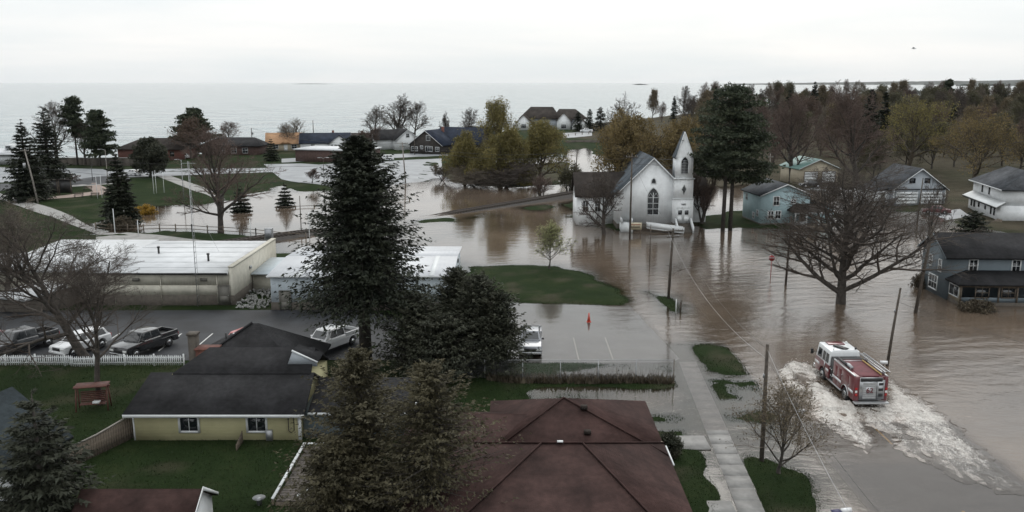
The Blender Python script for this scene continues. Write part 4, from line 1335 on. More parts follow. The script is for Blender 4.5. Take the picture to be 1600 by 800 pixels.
# far left wing of the same block
wg = thing('commercial_building', 'low pale wing with white roof behind the leaning bare tree', 'building', (0, 0, .35))
mb = MB(); mb.box(-75, 84.5, -.6, -55.6, 98, 2.6); mb.build('wall', M['w_cream'], wg)
mb = MB(); mb.slab([(-75.4, 83.8, 2.6), (-55.3, 83.8, 2.95), (-55.3, 98.4, 3.3), (-75.4, 98.4, 3.0)], .2); mb.build('roof', M['roofwhite'], wg)
mb = MB(); mb.slab([(-75.42, 83.74, 2.58), (-55.28, 83.74, 2.93), (-55.28, 83.79, 2.93), (-75.42, 83.79, 2.58)], .28); mb.build('fascia', M['dark'], wg)

# link roof
lk = thing('link_building', 'low cream link between the cream building and the metal building', 'building', (0, 0, .35))
mb = MB(); mb.box(-28.6, 93, -.5, -24.4, 100, 1.95); mb.build('wall', M['w_cream'], lk)
mb = MB(); mb.slab([(-28.62, 92.4, 2.1), (-24.05, 92.4, 2.1), (-24.05, 100.4, 2.3), (-28.62, 100.4, 2.3)], .15); mb.build('roof', M['w_metal'], lk)

# ---- metal building
mt = thing('metal_building', 'pale blue ribbed metal building with low white roof', 'building', (0, 0, .35))
mb = MB(); mb.box(-24.35, 84.66, -.6, -6.05, 99.8, .85); mb.build('foundation', M['foundation'], mt)
mb = MB(); mb.extx([(84.7, .85), (99.75, .85), (99.75, 3.55), (92.2, 3.95), (84.7, 3.55)], -24.3, -6.1); mb.build('wall', M['w_metal'], mt)
mb = MB()
mb.slab([(-24.55, 84.3, 3.68), (-5.9, 84.3, 3.68), (-5.9, 92.2, 4.1), (-24.55, 92.2, 4.1)], .14); mb.build('roof', M['roofrib'], mt)
mb = MB(); mb.slab([(-24.55, 92.2, 4.1), (-5.9, 92.2, 4.1), (-5.9, 100.1, 3.68), (-24.55, 100.1, 3.68)], .14); mb.build('roof', M['roofrib'], mt)
for i in range(5):
    xx = -21.5 + i * 3.3
    mb = MB(); mb.slab([(xx, 84.3, 3.72), (xx + .5, 84.3, 3.72), (xx + .5, 92.2, 4.14), (xx, 92.2, 4.14)], .05); mb.build('skylight_strip', M['trim'], mt)
mb = MB(); mb.box(-24.6, 84.24, 3.50, -5.85, 84.295, 3.66); mb.build('gutter', M['trim'], mt)
mb = MB(); mb.box(-6.08, 84.6, .85, -6.0, 84.72, 3.5); mb.build('corner_trim', M['trim'], mt)
f = Face((0, 84.7, 0), (1, 0, 0), (0, -1, 0))
door(mt, f, -22.9, .0, 1.0, 2.0, 'greydoor', 'greydoor', d=.05)
mb = MB(); mb.box(-6.08, 94.4, 2.9, -5.98, 95.0, 3.25); mb.build('wall_vent', M['dark'], mt)
door(mt, Face((-6.1, 0, 0), (0, 1, 0), (1, 0, 0)), 90.4, .0, 1.0, 2.0, 'greydoor', 'trim', d=.06)
mb = MB(); mb.box(-23.9, 82.8, -.3, -21.9, 84.2, .12); tag(mb.build('door_slab', M['concrete']), 'pale concrete slab in front of the metal building door', 'slab')
# riprap between the buildings
rp = random.Random(5)
pile = thing('riprap_bed', 'bed of pale broken stones between the two long buildings', 'stones', (-26.6, 86.8, .35))
stm = []
for k in range(5):
    mb = MB(); vs = []
    import bmesh
    bm = bmesh.new(); bmesh.ops.create_icosphere(bm, subdivisions=1, radius=1)
    for v in bm.verts: v.co *= rp.uniform(.7, 1.2); v.co.z *= .6
    me = bpy.data.meshes.new('stone'); bm.to_mesh(me); bm.free(); me.materials.append(M['stone']); stm.append(me)
for k in range(290):
    o = link(bpy.data.objects.new('stone', stm[k % 5]), pile)
    yy = rp.uniform(-1.6, 6.0)
    o.location = (rp.uniform(-2.0, 1.9) * (1 if yy > -.2 else .8), yy, .08 + max(0, yy) * .03 + rp.uniform(0, .1))
    s_ = rp.uniform(.08, .19); o.scale = (s_, s_ * rp.uniform(.7, 1.2), s_); o.rotation_euler = (rp.random() * 6, rp.random() * 6, rp.random() * 6)

# ---- yellow house
yh = thing('yellow_house', 'cream yellow bungalow with charcoal hipped roofs in the foreground', 'house', (0, 0, .3))
fy = 52.3
mb = MB(); mb.extx([(fy, -.6), (fy + 5.4, -.6), (fy + 5.4, 2.0), (fy + 2.7, 3.3), (fy, 2.0)], -24.3, -13.6); mb.build('wall', M['w_yellow'], yh)
mb = MB(); mb.slab([(-24.75, fy - .5, 2.02), (-13.2, fy - .5, 2.02), (-13.2, fy + 2.7, 3.72), (-24.1, fy + 2.7, 3.72)], .16); mb.build('roof', M['r_char'], yh)
mb = MB(); mb.slab([(-24.1, fy + 2.7, 3.72), (-13.2, fy + 2.7, 3.72), (-13.2, fy + 5.9, 2.1), (-24.75, fy + 5.9, 2.1)], .16); mb.build('roof', M['r_char'], yh)
# middle roof, rising higher
mb = MB(); mb.slab([(-22.6, fy + 2.55, 3.70), (-13.4, fy + 2.55, 3.70), (-13.6, fy + 5.0, 4.75), (-20.9, fy + 5.0, 4.75)], .16); mb.build('roof', M['r_char'], yh)
mb = MB(); mb.slab([(-20.9, fy + 5.0, 4.75), (-13.6, fy + 5.0, 4.75), (-13.4, fy + 8.2, 2.9), (-22.6, fy + 8.2, 2.9)], .16); mb.build('roof', M['r_char'], yh)
mb = MB(); mb.box(-22.2, fy + 3.0, -.6, -13.5, fy + 8.0, 2.8); mb.build('wall', M['w_yellow'], yh)
mb = MB(); mb.slab([(-22.62, fy + 2.5, 3.66), (-20.92, fy + 4.95, 4.72), (-20.92, fy + 5.0, 4.72), (-22.62, fy + 8.2, 2.86)], .5); mb.build('gable_infill', M['w_yellow'], yh)
# rear hipped roof
cx, cy = -18.9, 61.6
mb = MB(); mb.box(-23.4, 58.3, -.6, -14.9, 65.6, 2.2); mb.build('wall', M['w_yellow'], yh)
for m_ in hip_roof(-23.9, 57.4, -14.4, 66.0, 2.30, cx - .3, cx + .2, cy, 5.25): m_.build('roof', M['r_char'], yh)
mb = MB(); mb.tube([(-23.9, 57.35, 2.35), (cx - .3, cy, 5.3)], .09, 6); mb.build('hip_cap', M['r_char'], yh)
# small front gable
mb = MB(); mb.exty([(-15.2, 3.9), (-13.15, 3.9), (-13.2, 4.25), (-14.75, 5.0)], fy + 3.4, fy + 3.5); mb.build('small_gable', M['w_grey'], yh)
mb = MB(); mb.tube([(-14.8, fy + 3.36, 5.03), (-13.1, fy + 3.36, 4.2)], .07, 5); mb.build('gable_trim', M['trim'], yh)
mb = MB(); mb.slab([(-14.78, fy + 3.4, 5.05), (-13.1, fy + 3.4, 4.22), (-13.1, fy + 5.2, 4.3), (-14.78, fy + 5.2, 4.9)], .1); mb.build('small_gable_roof', M['r_char'], yh)
f = Face((0, fy, 0), (1, 0, 0), (0, -1, 0))
for xx in (-20.75, -16.4): window(yh, f, xx, .72, 1.1, 1.05, mun=(1, 0), fw=.14)
mb = MB(); mb.box(-24.75, fy - .54, 1.80, -13.2, fy - .505, 2.0); mb.build('eave_board', M['trim'], yh)
mb = MB(); mb.box(-24.36, fy - .03, -.3, -24.26, fy + .1, 1.9); mb.build('corner_trim', M['trim'], yh)
mb = MB(); mb.box(-13.75, fy - .04, -.3, -13.55, fy + .1, 1.9); mb.build('corner_trim', M['trim'], yh)
mb = MB(); mb.box(-15.8, fy - .22, .1, -15.4, fy, .8); mb.build('meter_box', M['metal'], yh)
mb = MB(); mb.tube([(-14.35, fy - .06, 1.85), (-14.35, fy - .06, .75), (-14.2, fy - .06, .6), (-14.0, fy - .06, .75), (-14.0, fy - .06, 1.85)], .03, 5); mb.build('conduit', M['dark'], yh)
# chimney stack and brick chimney, vent pipes
ch = MB(); ch.box(-23.2, 59.4, -.5, -22.6, 60.0, 4.95); ch.box(-23.27, 59.33, 4.95, -22.53, 60.07, 5.1); ch.build('flue', M['foundation'], yh)
cb = MB(); cb.box(-22.4, 58.6, 1.8, -20.95, 59.6, 4.1); co_ = cb.build('chimney', M['w_red'], yh)
cb = MB(); cb.box(-22.48, 58.52, 4.1, -20.87, 59.68, 4.2); cb.build('cap', M['w_red'], co_)
for xx in (-21.2, -20.6):
    mb = MB(); mb.tube([(xx, 61.6, 3.4), (xx, 61.6, 4.5)], .07, 7); mb.build('vent_pipe', M['trim' if xx > -21 else 'dark'], yh)
# right wing
wgx = MB(); wgx.box(-13.5, fy + .4, -.6, -6.6, fy + 6.0, 1.95); wgx.build('wing_wall', M['w_bluegrey'], yh)
mb = MB(); mb.slab([(-13.1, fy + .0, 1.95), (-6.3, fy + .0, 1.95), (-6.3, fy + 3.6, 3.05), (-13.1, fy + 3.6, 3.05)], .14); mb.build('roof', M['r_char'], yh)
mb = MB(); mb.slab([(-13.1, fy + 3.6, 3.05), (-6.3, fy + 3.6, 3.05), (-6.3, fy + 6.6, 2.0), (-13.1, fy + 6.6, 2.0)], .14); mb.build('roof', M['r_char'], yh)
mb = MB(); mb.box(-13.1, fy - .05, 1.78, -6.3, fy - .004, 1.94); mb.build('eave_board', M['trim'], yh)
mb = MB(); mb.slab([(-6.29, fy, 1.97), (-6.2, fy, 1.97), (-6.2, fy + 3.6, 3.08), (-6.29, fy + 3.6, 3.08)], .2); mb.build('rake_board', M['trim'], yh)
mb = MB(); mb.box(-24.7, fy - .9, -.4, -13.4, fy - .12, .02); mb.build('planting_bed', M['foundation'], yh)

# deck with white rail and planks
dk = thing('wooden_deck', 'weathered wooden deck with white edge boards behind the yellow house', 'deck', (-12.9, 43.5, .3))
M['plank'] = pm('weathered_plank', (.10, .085, .075), .9, var=.35, scale=3, bump=.4)
for i in range(24):
    mb = MB(); mb.box(.05, i * .3, .30, 3.0, i * .3 + .27, .345); mb.build('plank', M['plank'], dk)
mb = MB(); mb.box(-.22, 0, .42, -.06, 7.3, .50); mb.build('rail', M['trim'], dk)
mb = MB(); mb.box(-.22, 7.3, .42, 1.6, 7.45, .50); mb.build('rail', M['trim'], dk)
for i in range(6):
    mb = MB(); mb.box(-.2, i * 1.42, -.5, -.08, i * 1.42 + .12, .42); mb.build('post', M['wood'], dk)
mb = MB(); mb.box(.02, -.06, -.4, 3.0, -.01, .29); mb.build('skirt', M['wood'], dk)
for k, yy in enumerate((1.2, 3.2, 5.0)):
    mb = MB(); mb.cbox((1.4, yy, .36), (.12, 1.6, .025), Matrix.Rotation(-.5, 3, 'Z')); mb.build('loose_board', M['trim'], dk)

# ---- red brown roofed house
rh_ = thing('red_roofed_house', 'house with hipped red brown shingle roof at the bottom of the picture', 'house', (0, 0, .2))
mb = MB(); mb.box(-4.5, 30, -.6, 8.2, 46.2, 2.25); mb.build('wall', M['w_tan'], rh_)
for m_ in hip_roof(-5.4, 31.5, 8.75, 46.7, 2.4, 1.5, 3.6, 41.3, 4.75): m_.build('roof', M['r_red'], rh_)
mb = MB(); mb.box(-4.0, 44, -.6, 8.0, 51.5, 2.2); mb.build('wall', M['w_tan'], rh_)
for m_ in hip_roof(-1.4, 44.9, 8.7, 53.4, 2.42, 3.0, 3.1, 48.3, 4.55): m_.build('roof', M['r_red'], rh_)
for m_ in hip_roof(-6.4, 45.2, 3.0, 51.6, 2.38, -4.4, 1.6, 48.2, 3.55): m_.build('roof', M['r_red'], rh_)
mb = MB(); mb.box(-5.4, 46.72, 2.36, 8.7, 46.84, 2.46); mb.build('gutter', M['w_tan'], rh_)
for a, b in (((1.5, 41.3, 4.79), (-5.4, 31.5, 2.45)), ((3.6, 41.3, 4.79), (8.75, 31.5, 2.45)), ((1.5, 41.3, 4.80), (3.6, 41.3, 4.80)), ((3.05, 48.3, 4.58), (8.7, 44.9, 2.46)), ((3.05, 48.3, 4.58), (-1.4, 44.9, 2.46)), ((3.6, 41.3, 4.79), (8.75, 46.7, 2.45)), ((1.5, 41.3, 4.79), (-5.4, 46.7, 2.45))):
    mb = MB(); mb.tube([a, b], .05, 6); mb.build('ridge_cap', M['r_red'], rh_)
for xx, yy, zz in ((4.0, 47.4, 4.15), (4.1, 46.0, 3.2)):
    mb = MB(); mb.box(xx, yy, zz, xx + .38, yy + .3, zz + .22); mb.build('roof_vent', M['r_brown'], rh_)
mb = MB(); mb.tube([(8.82, 46.4, 2.35), (8.84, 44.0, 2.3)], .055, 6); mb.build('downspout', M['trim'], rh_)
mb = MB(); mb.box(2.3, 41.2, 4.84, 2.6, 41.35, 4.9); mb.build('roof_clip', M['trim'], rh_)

# ---- shed with red roof, bottom left
sh = thing('garden_shed', 'red brown roofed shed with white gable at the bottom left', 'shed', (-18.3, 39.6, .3), 0)
mb = gable_walls(5.6, 3.4, 1.9, 1.0, 'x'); mb.build('wall', M['w_white'], sh)
for pts in ([(-3.0, -2.0, 1.75), (3.0, -2.0, 1.75), (3.0, 0, 3.0), (-3.0, 0, 3.0)], [(-3.0, 0, 3.0), (3.0, 0, 3.0), (3.0, 2.0, 1.75), (-3.0, 2.0, 1.75)]):
    mb = MB(); mb.slab(pts, .12); mb.build('roof', M['r_red'], sh)
gable_trim(5.6, 3.4, 1.85, 1.1, 'x', ov=.3, rake=.22, s=1).build('barge_board', M['trim'], sh)
# ---- white gabled house, far left foreground
wh = thing('white_gabled_house', 'white gabled house with teal grey roof in the bottom left corner', 'house', (-30.5, 43.4, .3), math.radians(-14))
gable_walls(7, 9, 2.6, 2.4, 'y').build('wall', M['w_white'], wh)
gable_roof(7, 9, 2.6, 2.4, 'y', .4).build('roof', M['teal'], wh)
for s in (-1, 1): gable_trim(7, 9, 2.6, 2.4, 'y', .4, s=s).build('barge_board', M['wood'], wh)
window(wh, BK(7, 9), 0, 1.1, 1.0, 1.2)
window(wh, RT(7, 9), 1.2, 1.0, 1.0, 1.2)

# ---- church
chx, chy, chz = 22.3, 136.2, .35
chh = thing('church', 'white wooden church with pointed bell tower standing in the flood', 'church', (chx, chy, chz), math.radians(1))
W_, D_, H_, R_ = 11.2, 15.5, 5.4, 5.5
def cadd(nm, mb, mat, par=None, **k): return mb.build(nm, M[mat], par or chh, **k)
mb = MB(); mb.box(-5.65, -.05, -.9, 5.65, 15.6, .55); cadd('foundation', mb, 'foundation')
mb = MB(); mb.exty([(-5.6, .5), (5.6, .5), (5.6, 5.4), (0, 10.9), (-5.6, 5.4)], 0, 15.5); cadd('wall', mb, 'w_church')
for sx in (-1, 1):
    mb = MB()
    pts = [(0, -.35, 11.12), (0, 15.9, 11.12), (sx * 6.15, 15.9, 5.07), (sx * 6.15, -.35, 5.07)]
    mb.slab(pts if sx < 0 else pts[::-1], .18); cadd('roof', mb, 'r_slate')
    mb = MB(); v = [(0, 11.06), (sx * 6.15, 5.02), (sx * 6.15, 4.80), (0, 10.78)]
    mb.exty(v if sx > 0 else v[::-1], -.42, -.37); cadd('barge_board', mb, 'trim')
def gothic(par, f, a, z, w, h, spring, mat='trim', d=.0, mull=1, rails=2, name='arched_window'):
    """pointed arch window: outer casing, tracery bars, dark glass behind"""
    def arch(w2, n=7):
        pts = []
        R = w2 * 2
        for i in range(n + 1):
            t = math.acos(.5) * i / n
            pts.append((-w2 + R - R * math.cos(t), spring + R * math.sin(t)))
        left = [(-w2, z)] + pts
        return left + [(-x, y) for x, y in left[::-1][1:]]
    o, i_ = arch(w / 2 + .12), arch(w / 2)
    mb = MB()
    n = len(o)
    ov = [f.p(a + x, y - (.1 if k in (0, n - 1) else 0), d + .08)[:] for k, (x, y) in enumerate(o)]
    iv = [f.p(a + x, y, d + .08)[:] for x, y in i_]
    ob = [f.p(a + x, y - (.1 if k in (0, n - 1) else 0), d)[:] for k, (x, y) in enumerate(o)]
    ib = [f.p(a + x, y, d)[:] for x, y in i_]
    fs = []
    for k in range(n):
        q = (k + 1) % n
        fs += [(k, q, n + q, n + k), (2*n + k, k, n + k, 3*n + k)[:0] or (k, 2*n + k, 2*n + q, q), (n + k, n + q, 3*n + q, 3*n + k)]
    mb.add(ov + iv + ob + ib, fs)
    for k in range(1, mull + 1):
        x = a - w/2 + w * k / (mull + 1); f.box(mb, x - .05, x + .05, z, spring + w * .45, d + .01, d + .07)
    for k in range(1, rails + 1):
        y = z + (spring - z) * k / rails; f.box(mb, a - w/2, a + w/2, y - .04, y + .04, d + .012, d + .06)
    if mull == 1:
        for sx in (-1, 1):
            mb.tube([f.p(a + sx * w * .25 - w*.22, spring + .1, d + .04), f.p(a + sx * w * .25, spring + w * .42, d + .04), f.p(a + sx * w * .25 + w*.22, spring + .1, d + .04)], .04, 4)
    ob_ = mb.build(name, M[mat], par)
    pb = MB(); pb.add([f.p(a + x, y, d + .012)[:] for x, y in i_], [tuple(range(n))]); pb.build('pane', M['glass'], ob_)
    return ob_
cf = Face((0, 0, 0), (1, 0, 0), (0, -1, 0))
gothic(chh, cf, .1, 2.0, 1.75, 0, 4.7, mull=1, rails=3)
gothic(chh, cf, .1, 7.0, .62, 0, 7.2, mull=0, rails=0, name='small_window')
# tower
T0, T1 = 3.15, 6.25
tw_ = MB(); tw_.box(T0 - .04, -1.3, -.9, T1 + .04, 2.0, .8); cadd('tower_base', tw_, 'foundation')
tw_ = MB(); tw_.box(T0, -1.25, .8, T1, 1.95, 4.55); cadd('tower_wall', tw_, 'w_church')
tw_ = MB(); tw_.box(T0 + .1, -1.15, 4.65, T1 - .1, 1.85, 7.75); cadd('tower_wall', tw_, 'w_church')
tw_ = MB(); tw_.box(T0 + .22, -1.03, 7.85, T1 - .22, 1.73, 11.2); cadd('tower_wall', tw_, 'w_church')
for z, e in ((4.55, .07), (7.75, .10)):
    mb = MB(); mb.box(T0 - e, -1.25 - e, z, T1 + e, 1.95 + e, z + .12); cadd('string_course', mb, 'trim')
# spire: four gablets and a steep pointed roof
xm = (T0 + T1) / 2; ym = .35
a0, a1, b0, b1 = T0 + .2, T1 - .2, -1.05, 1.75
ap = 15.0
mb = MB(); mb.add([(a0, b0, 11.2), (a1, b0, 11.2), (xm, b0 + .92, ap), (a0, b0 + .1, 11.2), (a1, b0 + .1, 11.2), (xm, b0 + 1.0, ap)], [(0, 1, 2), (3, 5, 4)]); cadd('spire_face', mb, 'w_church')
for pts in ([(a0 - .12, b0 - .1, 11.05), (xm, b0 + .82, ap + .12), (xm, b1 - .7, ap + .12), (a0 - .12, b1 + .1, 11.05)], [(xm, b0 + .82, ap + .12), (a1 + .12, b0 - .1, 11.05), (a1 + .12, b1 + .1, 11.05), (xm, b1 - .7, ap + .12)]):
    mb = MB(); mb.slab(pts, .14); cadd('spire_roof', mb, 'r_slate')
mb = MB(); mb.add([(a1, b1, 11.2), (a0, b1, 11.2), (xm, b1 - .9, ap)], [(0, 1, 2)]); cadd('spire_face', mb, 'w_church')
for sx, xa in ((-1, a0 - .1), (1, a1 + .1)):
    mb = MB(); mb.tube([(xa, b0 - .12, 11.0), (xm, b0 + .78, ap + .08)], .07, 5); cadd('barge_board', mb, 'trim')
tf = Face((xm, -1.03, 0), (1, 0, 0), (0, -1, 0))
gothic(chh, Face((xm, -1.05, 0), (1, 0, 0), (0, -1, 0)), 0, 8.6, 1.05, 0, 10.3, mull=0, rails=0, name='belfry_opening', d=.02)
for i in range(9):
    mb = MB(); mb.cbox((xm, -1.10, 8.7 + i * .24), (.98 if i < 7 else .6, .06, .14), Matrix.Rotation(.6, 3, 'X')); cadd('louvre', mb, 'metal')
mb = MB(); f2 = Face((xm, -1.15, 0), (1, 0, 0), (0, -1, 0))
mb.add([f2.p(-.32, 6.1, .05)[:], f2.p(0, 5.35, .05)[:], f2.p(.32, 6.1, .05)[:], f2.p(0, 6.9, .05)[:]], [(0, 1, 2, 3)]); cadd('diamond_window', mb, 'glass')
for q in (((-.38, 6.1), (0, 5.25)), ((0, 5.25), (.38, 6.1)), ((.38, 6.1), (0, 7.0)), ((0, 7.0), (-.38, 6.1))):
    mb = MB(); mb.tube([f2.p(q[0][0], q[0][1], .05), f2.p(q[1][0], q[1][1], .05)], .05, 5); cadd('diamond_frame', mb, 'trim')
f3 = Face((xm, -1.25, 0), (1, 0, 0), (0, -1, 0))
for sx in (-.52, .52):
    d_ = door(chh, f3, sx, .85, .98, 2.35, 'white')
    pb = MB(); f3.box(pb, sx - .3, sx + .3, 2.15, 2.85, .05, .08); pb.build('pane', M['glass'], d_)
mb = MB(); f3.box(mb, -.35, .35, 3.75, 3.95, 0, .12); cadd('lamp_hood', mb, 'metal')
# steps with white cheek walls
for i in range(6):
    mb = MB(); mb.box(xm - 1.05, -1.3 - (6 - i) * .34, -.8, xm + 1.05, -1.3 - (5 - i) * .34, .80 - (5 - i) * .16); cadd('step', mb, 'foundation')
for sx in (-1.2, 1.2):
    mb = MB(); mb.extx([(-1.3, .9), (-1.3, 1.6), (-1.7, 1.6), (-3.7, .5), (-3.7, -.6), (-1.3, -.6)], xm + sx - .09, xm + sx + .09); cadd('stair_cheek', mb, 'white')
# left transept
mb = MB(); mb.box(-11.6, 4.2, -.9, -5.5, 11.6, 4.6); cadd('transept_wall', mb, 'w_church')
mb = MB(); mb.extx([(4.2, 4.6), (11.6, 4.6), (7.9, 7.6)], -11.6, -5.3); cadd('transept_gable', mb, 'w_church')
mb = MB(); mb.slab([(-12.0, 3.7, 4.45), (-3.2, 3.7, 4.45), (-3.2, 7.9, 8.0), (-12.0, 7.9, 8.0)], .18); cadd('transept_roof', mb, 'r_brown')
mb = MB(); mb.slab([(-12.0, 7.9, 8.0), (-3.2, 7.9, 8.0), (-3.2, 12.1, 4.45), (-12.0, 12.1, 4.45)], .18); cadd('transept_roof', mb, 'r_brown')
tfc = Face((0, 4.2, 0), (1, 0, 0), (0, -1, 0))
for xx in (-10.2, -8.2): window(chh, tfc, xx, 1.9, .8, 1.7)
# right transept
mb = MB(); mb.box(5.5, 5.0, -.9, 9.8, 12, 4.6); cadd('transept_wall', mb, 'w_church')
mb = MB(); mb.slab([(2.2, 4.5, 4.5), (10.2, 4.5, 4.5), (10.2, 8.5, 8.4), (2.2, 8.5, 8.4)], .18); cadd('transept_roof', mb, 'r_brown')
mb = MB(); mb.slab([(2.2, 8.5, 8.4), (10.2, 8.5, 8.4), (10.2, 12.5, 4.5), (2.2, 12.5, 4.5)], .18); cadd('transept_roof', mb, 'r_brown')
# access ramp and side stair
rp_ = MB()
rp_.add([(-1.2, -2.0, .35), (-1.2, -3.0, .35), (4.2, -4.6, -.15), (4.2, -3.6, -.15), (-1.2, -2.0, .2), (-1.2, -3.0, .2), (4.2, -4.6, -.3), (4.2, -3.6, -.3)], BOXF); cadd('ramp', rp_, 'trim')
for off in (0, 1.0):
    mb = MB(); mb.slab([(-1.2, -3.05 + off, 1.15), (4.25, -4.65 + off, .65), (4.25, -4.58 + off, .65), (-1.2, -2.98 + off, 1.15)], .75); cadd('ramp_side', mb, 'white')
st_ = MB(); st_.box(-5.2, -2.6, -.8, -3.4, -.1, .9); cadd('side_stoop', st_, 'white')
for xx in (-5.1, -3.5):
    mb = MB(); mb.box(xx - .06, -2.5, .9, xx + .06, -.2, 1.7); cadd('stoop_rail', mb, 'trim')
# lettering board: cream panel, unreadable rows
sg = thing('church_sign', 'cream sign board in front of the church beside the wooden pole', 'sign', (19.0, 131.2, 0))
mb = MB(); mb.box(-.95, -.06, .75, .95, .06, 1.85); mb.build('board', pm('cream_board', (.5, .45, .33), .6, var=.06), sg)
mb = MB(); mb.box(-.8, -.075, 1.45, .8, -.061, 1.62); mb.build('title_band', pm('faded_red_band', (.30, .14, .09), .6, var=.3, scale=9), sg)
mb = MB(); mb.box(-.7, -.075, 1.1, .7, -.061, 1.25); mb.build('title_band', M['r_brown'], sg)
for xx in (-.8, .8):
    mb = MB(); mb.box(xx - .06, .06, -.6, xx + .06, .16, 1.7); mb.build('post', M['wood'], sg)

# ---- generic far houses -------------------------------------------------
def house(label, px, py, w, d, h, rh, axis, wall, roof, rz=0, wins=(), name='house', ov=.5, z=None, chim=None, ext=(), doors=(), trimmed=True, cat='house'):
    """px, py = middle of the front foot; wins: (face, a, z, w, h)"""
    x, y = G(px, py)
    zz = hat(x, y) if z is None else z
    o = thing(name, label, cat, (x, y + d / 2, zz), math.radians(rz))
    gable_walls(w, d, h, rh, axis).build('wall', M[wall], o)
    gable_roof(w, d, h, rh, axis, ov).build('roof', M[roof], o)
    if trimmed:
        for s in (-1, 1): gable_trim(w, d, h, rh, axis, ov, s=s).build('barge_board', M['trim'], o)
    F_ = dict(f=FR(w, d), l=LF(w, d), r=RT(w, d), b=BK(w, d))
    for q in wins: window(o, F_[q[0]], q[1], q[2], q[3], q[4], mun=q[5] if len(q) > 5 else (1, 1), fw=.12)
    for q in doors: door(o, F_[q[0]], q[1], q[2], q[3], q[4], q[5])
    if chim:
        mb = MB(); mb.box(chim[0] - .35, chim[1] - .35, h, chim[0] + .35, chim[1] + .35, h + rh + .9); mb.build('chimney', M['w_red'], o)
    return o
oh = house('small tan house with orange tan roof by the lake', 440, 240, 11, 8, 2.6, 3.0, 'x', 'w_tan', 'r_tan', 12, (('f', -2.6, .8, 1.6, 1.3), ('f', 3.3, .8, 1.6, 1.3), ('l', 0, .8, 1.2, 1.3)), doors=(('f', .6, .1, 1.0, 2.0, 'white'),))
mb = MB(); mb.exty([(-.9, 2.6), (2.1, 2.6), (.6, 3.7)], -5.0, -3.9); mb.build('porch_gable', M['r_tan'], oh)
nh = house('white house with navy roof beside the tan house', 505, 240, 16, 9, 2.8, 2.8, 'x', 'w_white', 'r_navy', 10, (('f', -4, .9, 1.2, 1.3), ('l', 0, .9, 1.2, 1.3)), chim=(2.5, 1))
mb = gable_walls(6.5, 5, 2.8, 2.4, 'y'); q = mb.build('front_wing', M['w_white'], nh); q.location = (4.6, -4.6, 0)
mb = gable_roof(6.5, 5, 2.8, 2.4, 'y', .5); q = mb.build('wing_roof', M['r_navy'], nh); q.location = (4.6, -4.6, 0)
for i in range(5):
    window(nh, Face((4.6, -7.1, 0), (1, 0, 0), (0, -1, 0)), -2.4 + i * 1.2, 1.1, .85, 1.2, mun=(0, 0))
house('low house with grey brown roof right of the navy roof', 572, 236, 16, 9, 2.6, 2.3, 'x', 'w_white', 'r_brown', -6, (('f', -4, .9, 1.4, 1.2), ('f', 0, .9, 1.4, 1.2), ('f', 4, .9, 1.4, 1.2)), chim=(-2, 0))
gh2 = house('white gabled cottage with charcoal roof beside the brown house', 626, 238, 8, 13, 3.4, 3.2, 'y', 'w_white', 'r_char', 22, (('f', 0, 4.2, 1.0, 1.2), ('f', 1.5, 1.0, 1.2, 1.3)))
mb = gable_roof(10, 8, 3.4, 2.9, 'x', .4); q = mb.build('side_roof', M['r_char'], gh2); q.location = (-5, 2, 0)
mb = gable_walls(9.5, 7.6, 3.4, 2.8, 'x'); q = mb.build('side_wall', M['w_white'], gh2); q.location = (-5, 2, 0)
ah = house('dark brown gabled house with white windows facing the flooded lot', 678, 245, 11.5, 13, 2.9, 4.3, 'y', 'w_brown', 'r_navy', -24, (('f', 1.0, 4.3, 1.2, 1.5, (1, 0)), ('f', 1.2, .9, 2.4, 1.5, (2, 0)), ('f', -1.4, 1.6, .8, .9), ('f', 4.2, 1.0, 1.2, 1.2), ('f', -4.0, .9, 2.2, 1.2)), chim=(1.0, 3.2))
mb = gable_roof(16, 9, 2.9, 4.6, 'x', .5); q = mb.build('cross_roof', M['r_navy'], ah); q.location = (7, 6, .25)
mb = gable_walls(15.5, 8.6, 2.9, 4.4, 'x'); q = mb.build('cross_wall', M['w_brown'], ah); q.location = (7, 6, 0)
house('small house with green grey roof half hidden behind the willows', 755, 226, 12, 8, 3.2, 2.4, 'x', 'w_tan', 'teal', 0, (('f', -2, 1, 1.2, 1.2),))
# flat brick building
bb = thing('brick_building', 'flat roofed dark brick building with white roof behind the tall spruce', 'building', (*G(515, 258), 0), math.radians(-14))
bb.location.z = .5
mb = MB(); mb.box(-10.5, 0, -.6, 10.5, 12, 3.6); mb.build('wall', M['brick'], bb)
mb = MB(); mb.box(-10.9, -.4, 3.6, 10.9, 12.4, 3.95); mb.build('roof', M['roofwhite'], bb)
mb = MB(); mb.box(4.5, 3, 3.95, 7.2, 5.4, 4.9); mb.build('roof_unit', M['metal'], bb)
mb = MB(); mb.box(7.6, -.03, .1, 8.6, 0, 2.3); mb.build('door', M['white'], bb)
for xx in (-1, 1.5):
    mb = MB(); mb.box(xx, -.06, 1.6, xx + .6, 0, 1.75); mb.build('wall_lamp', M['metal'], bb)
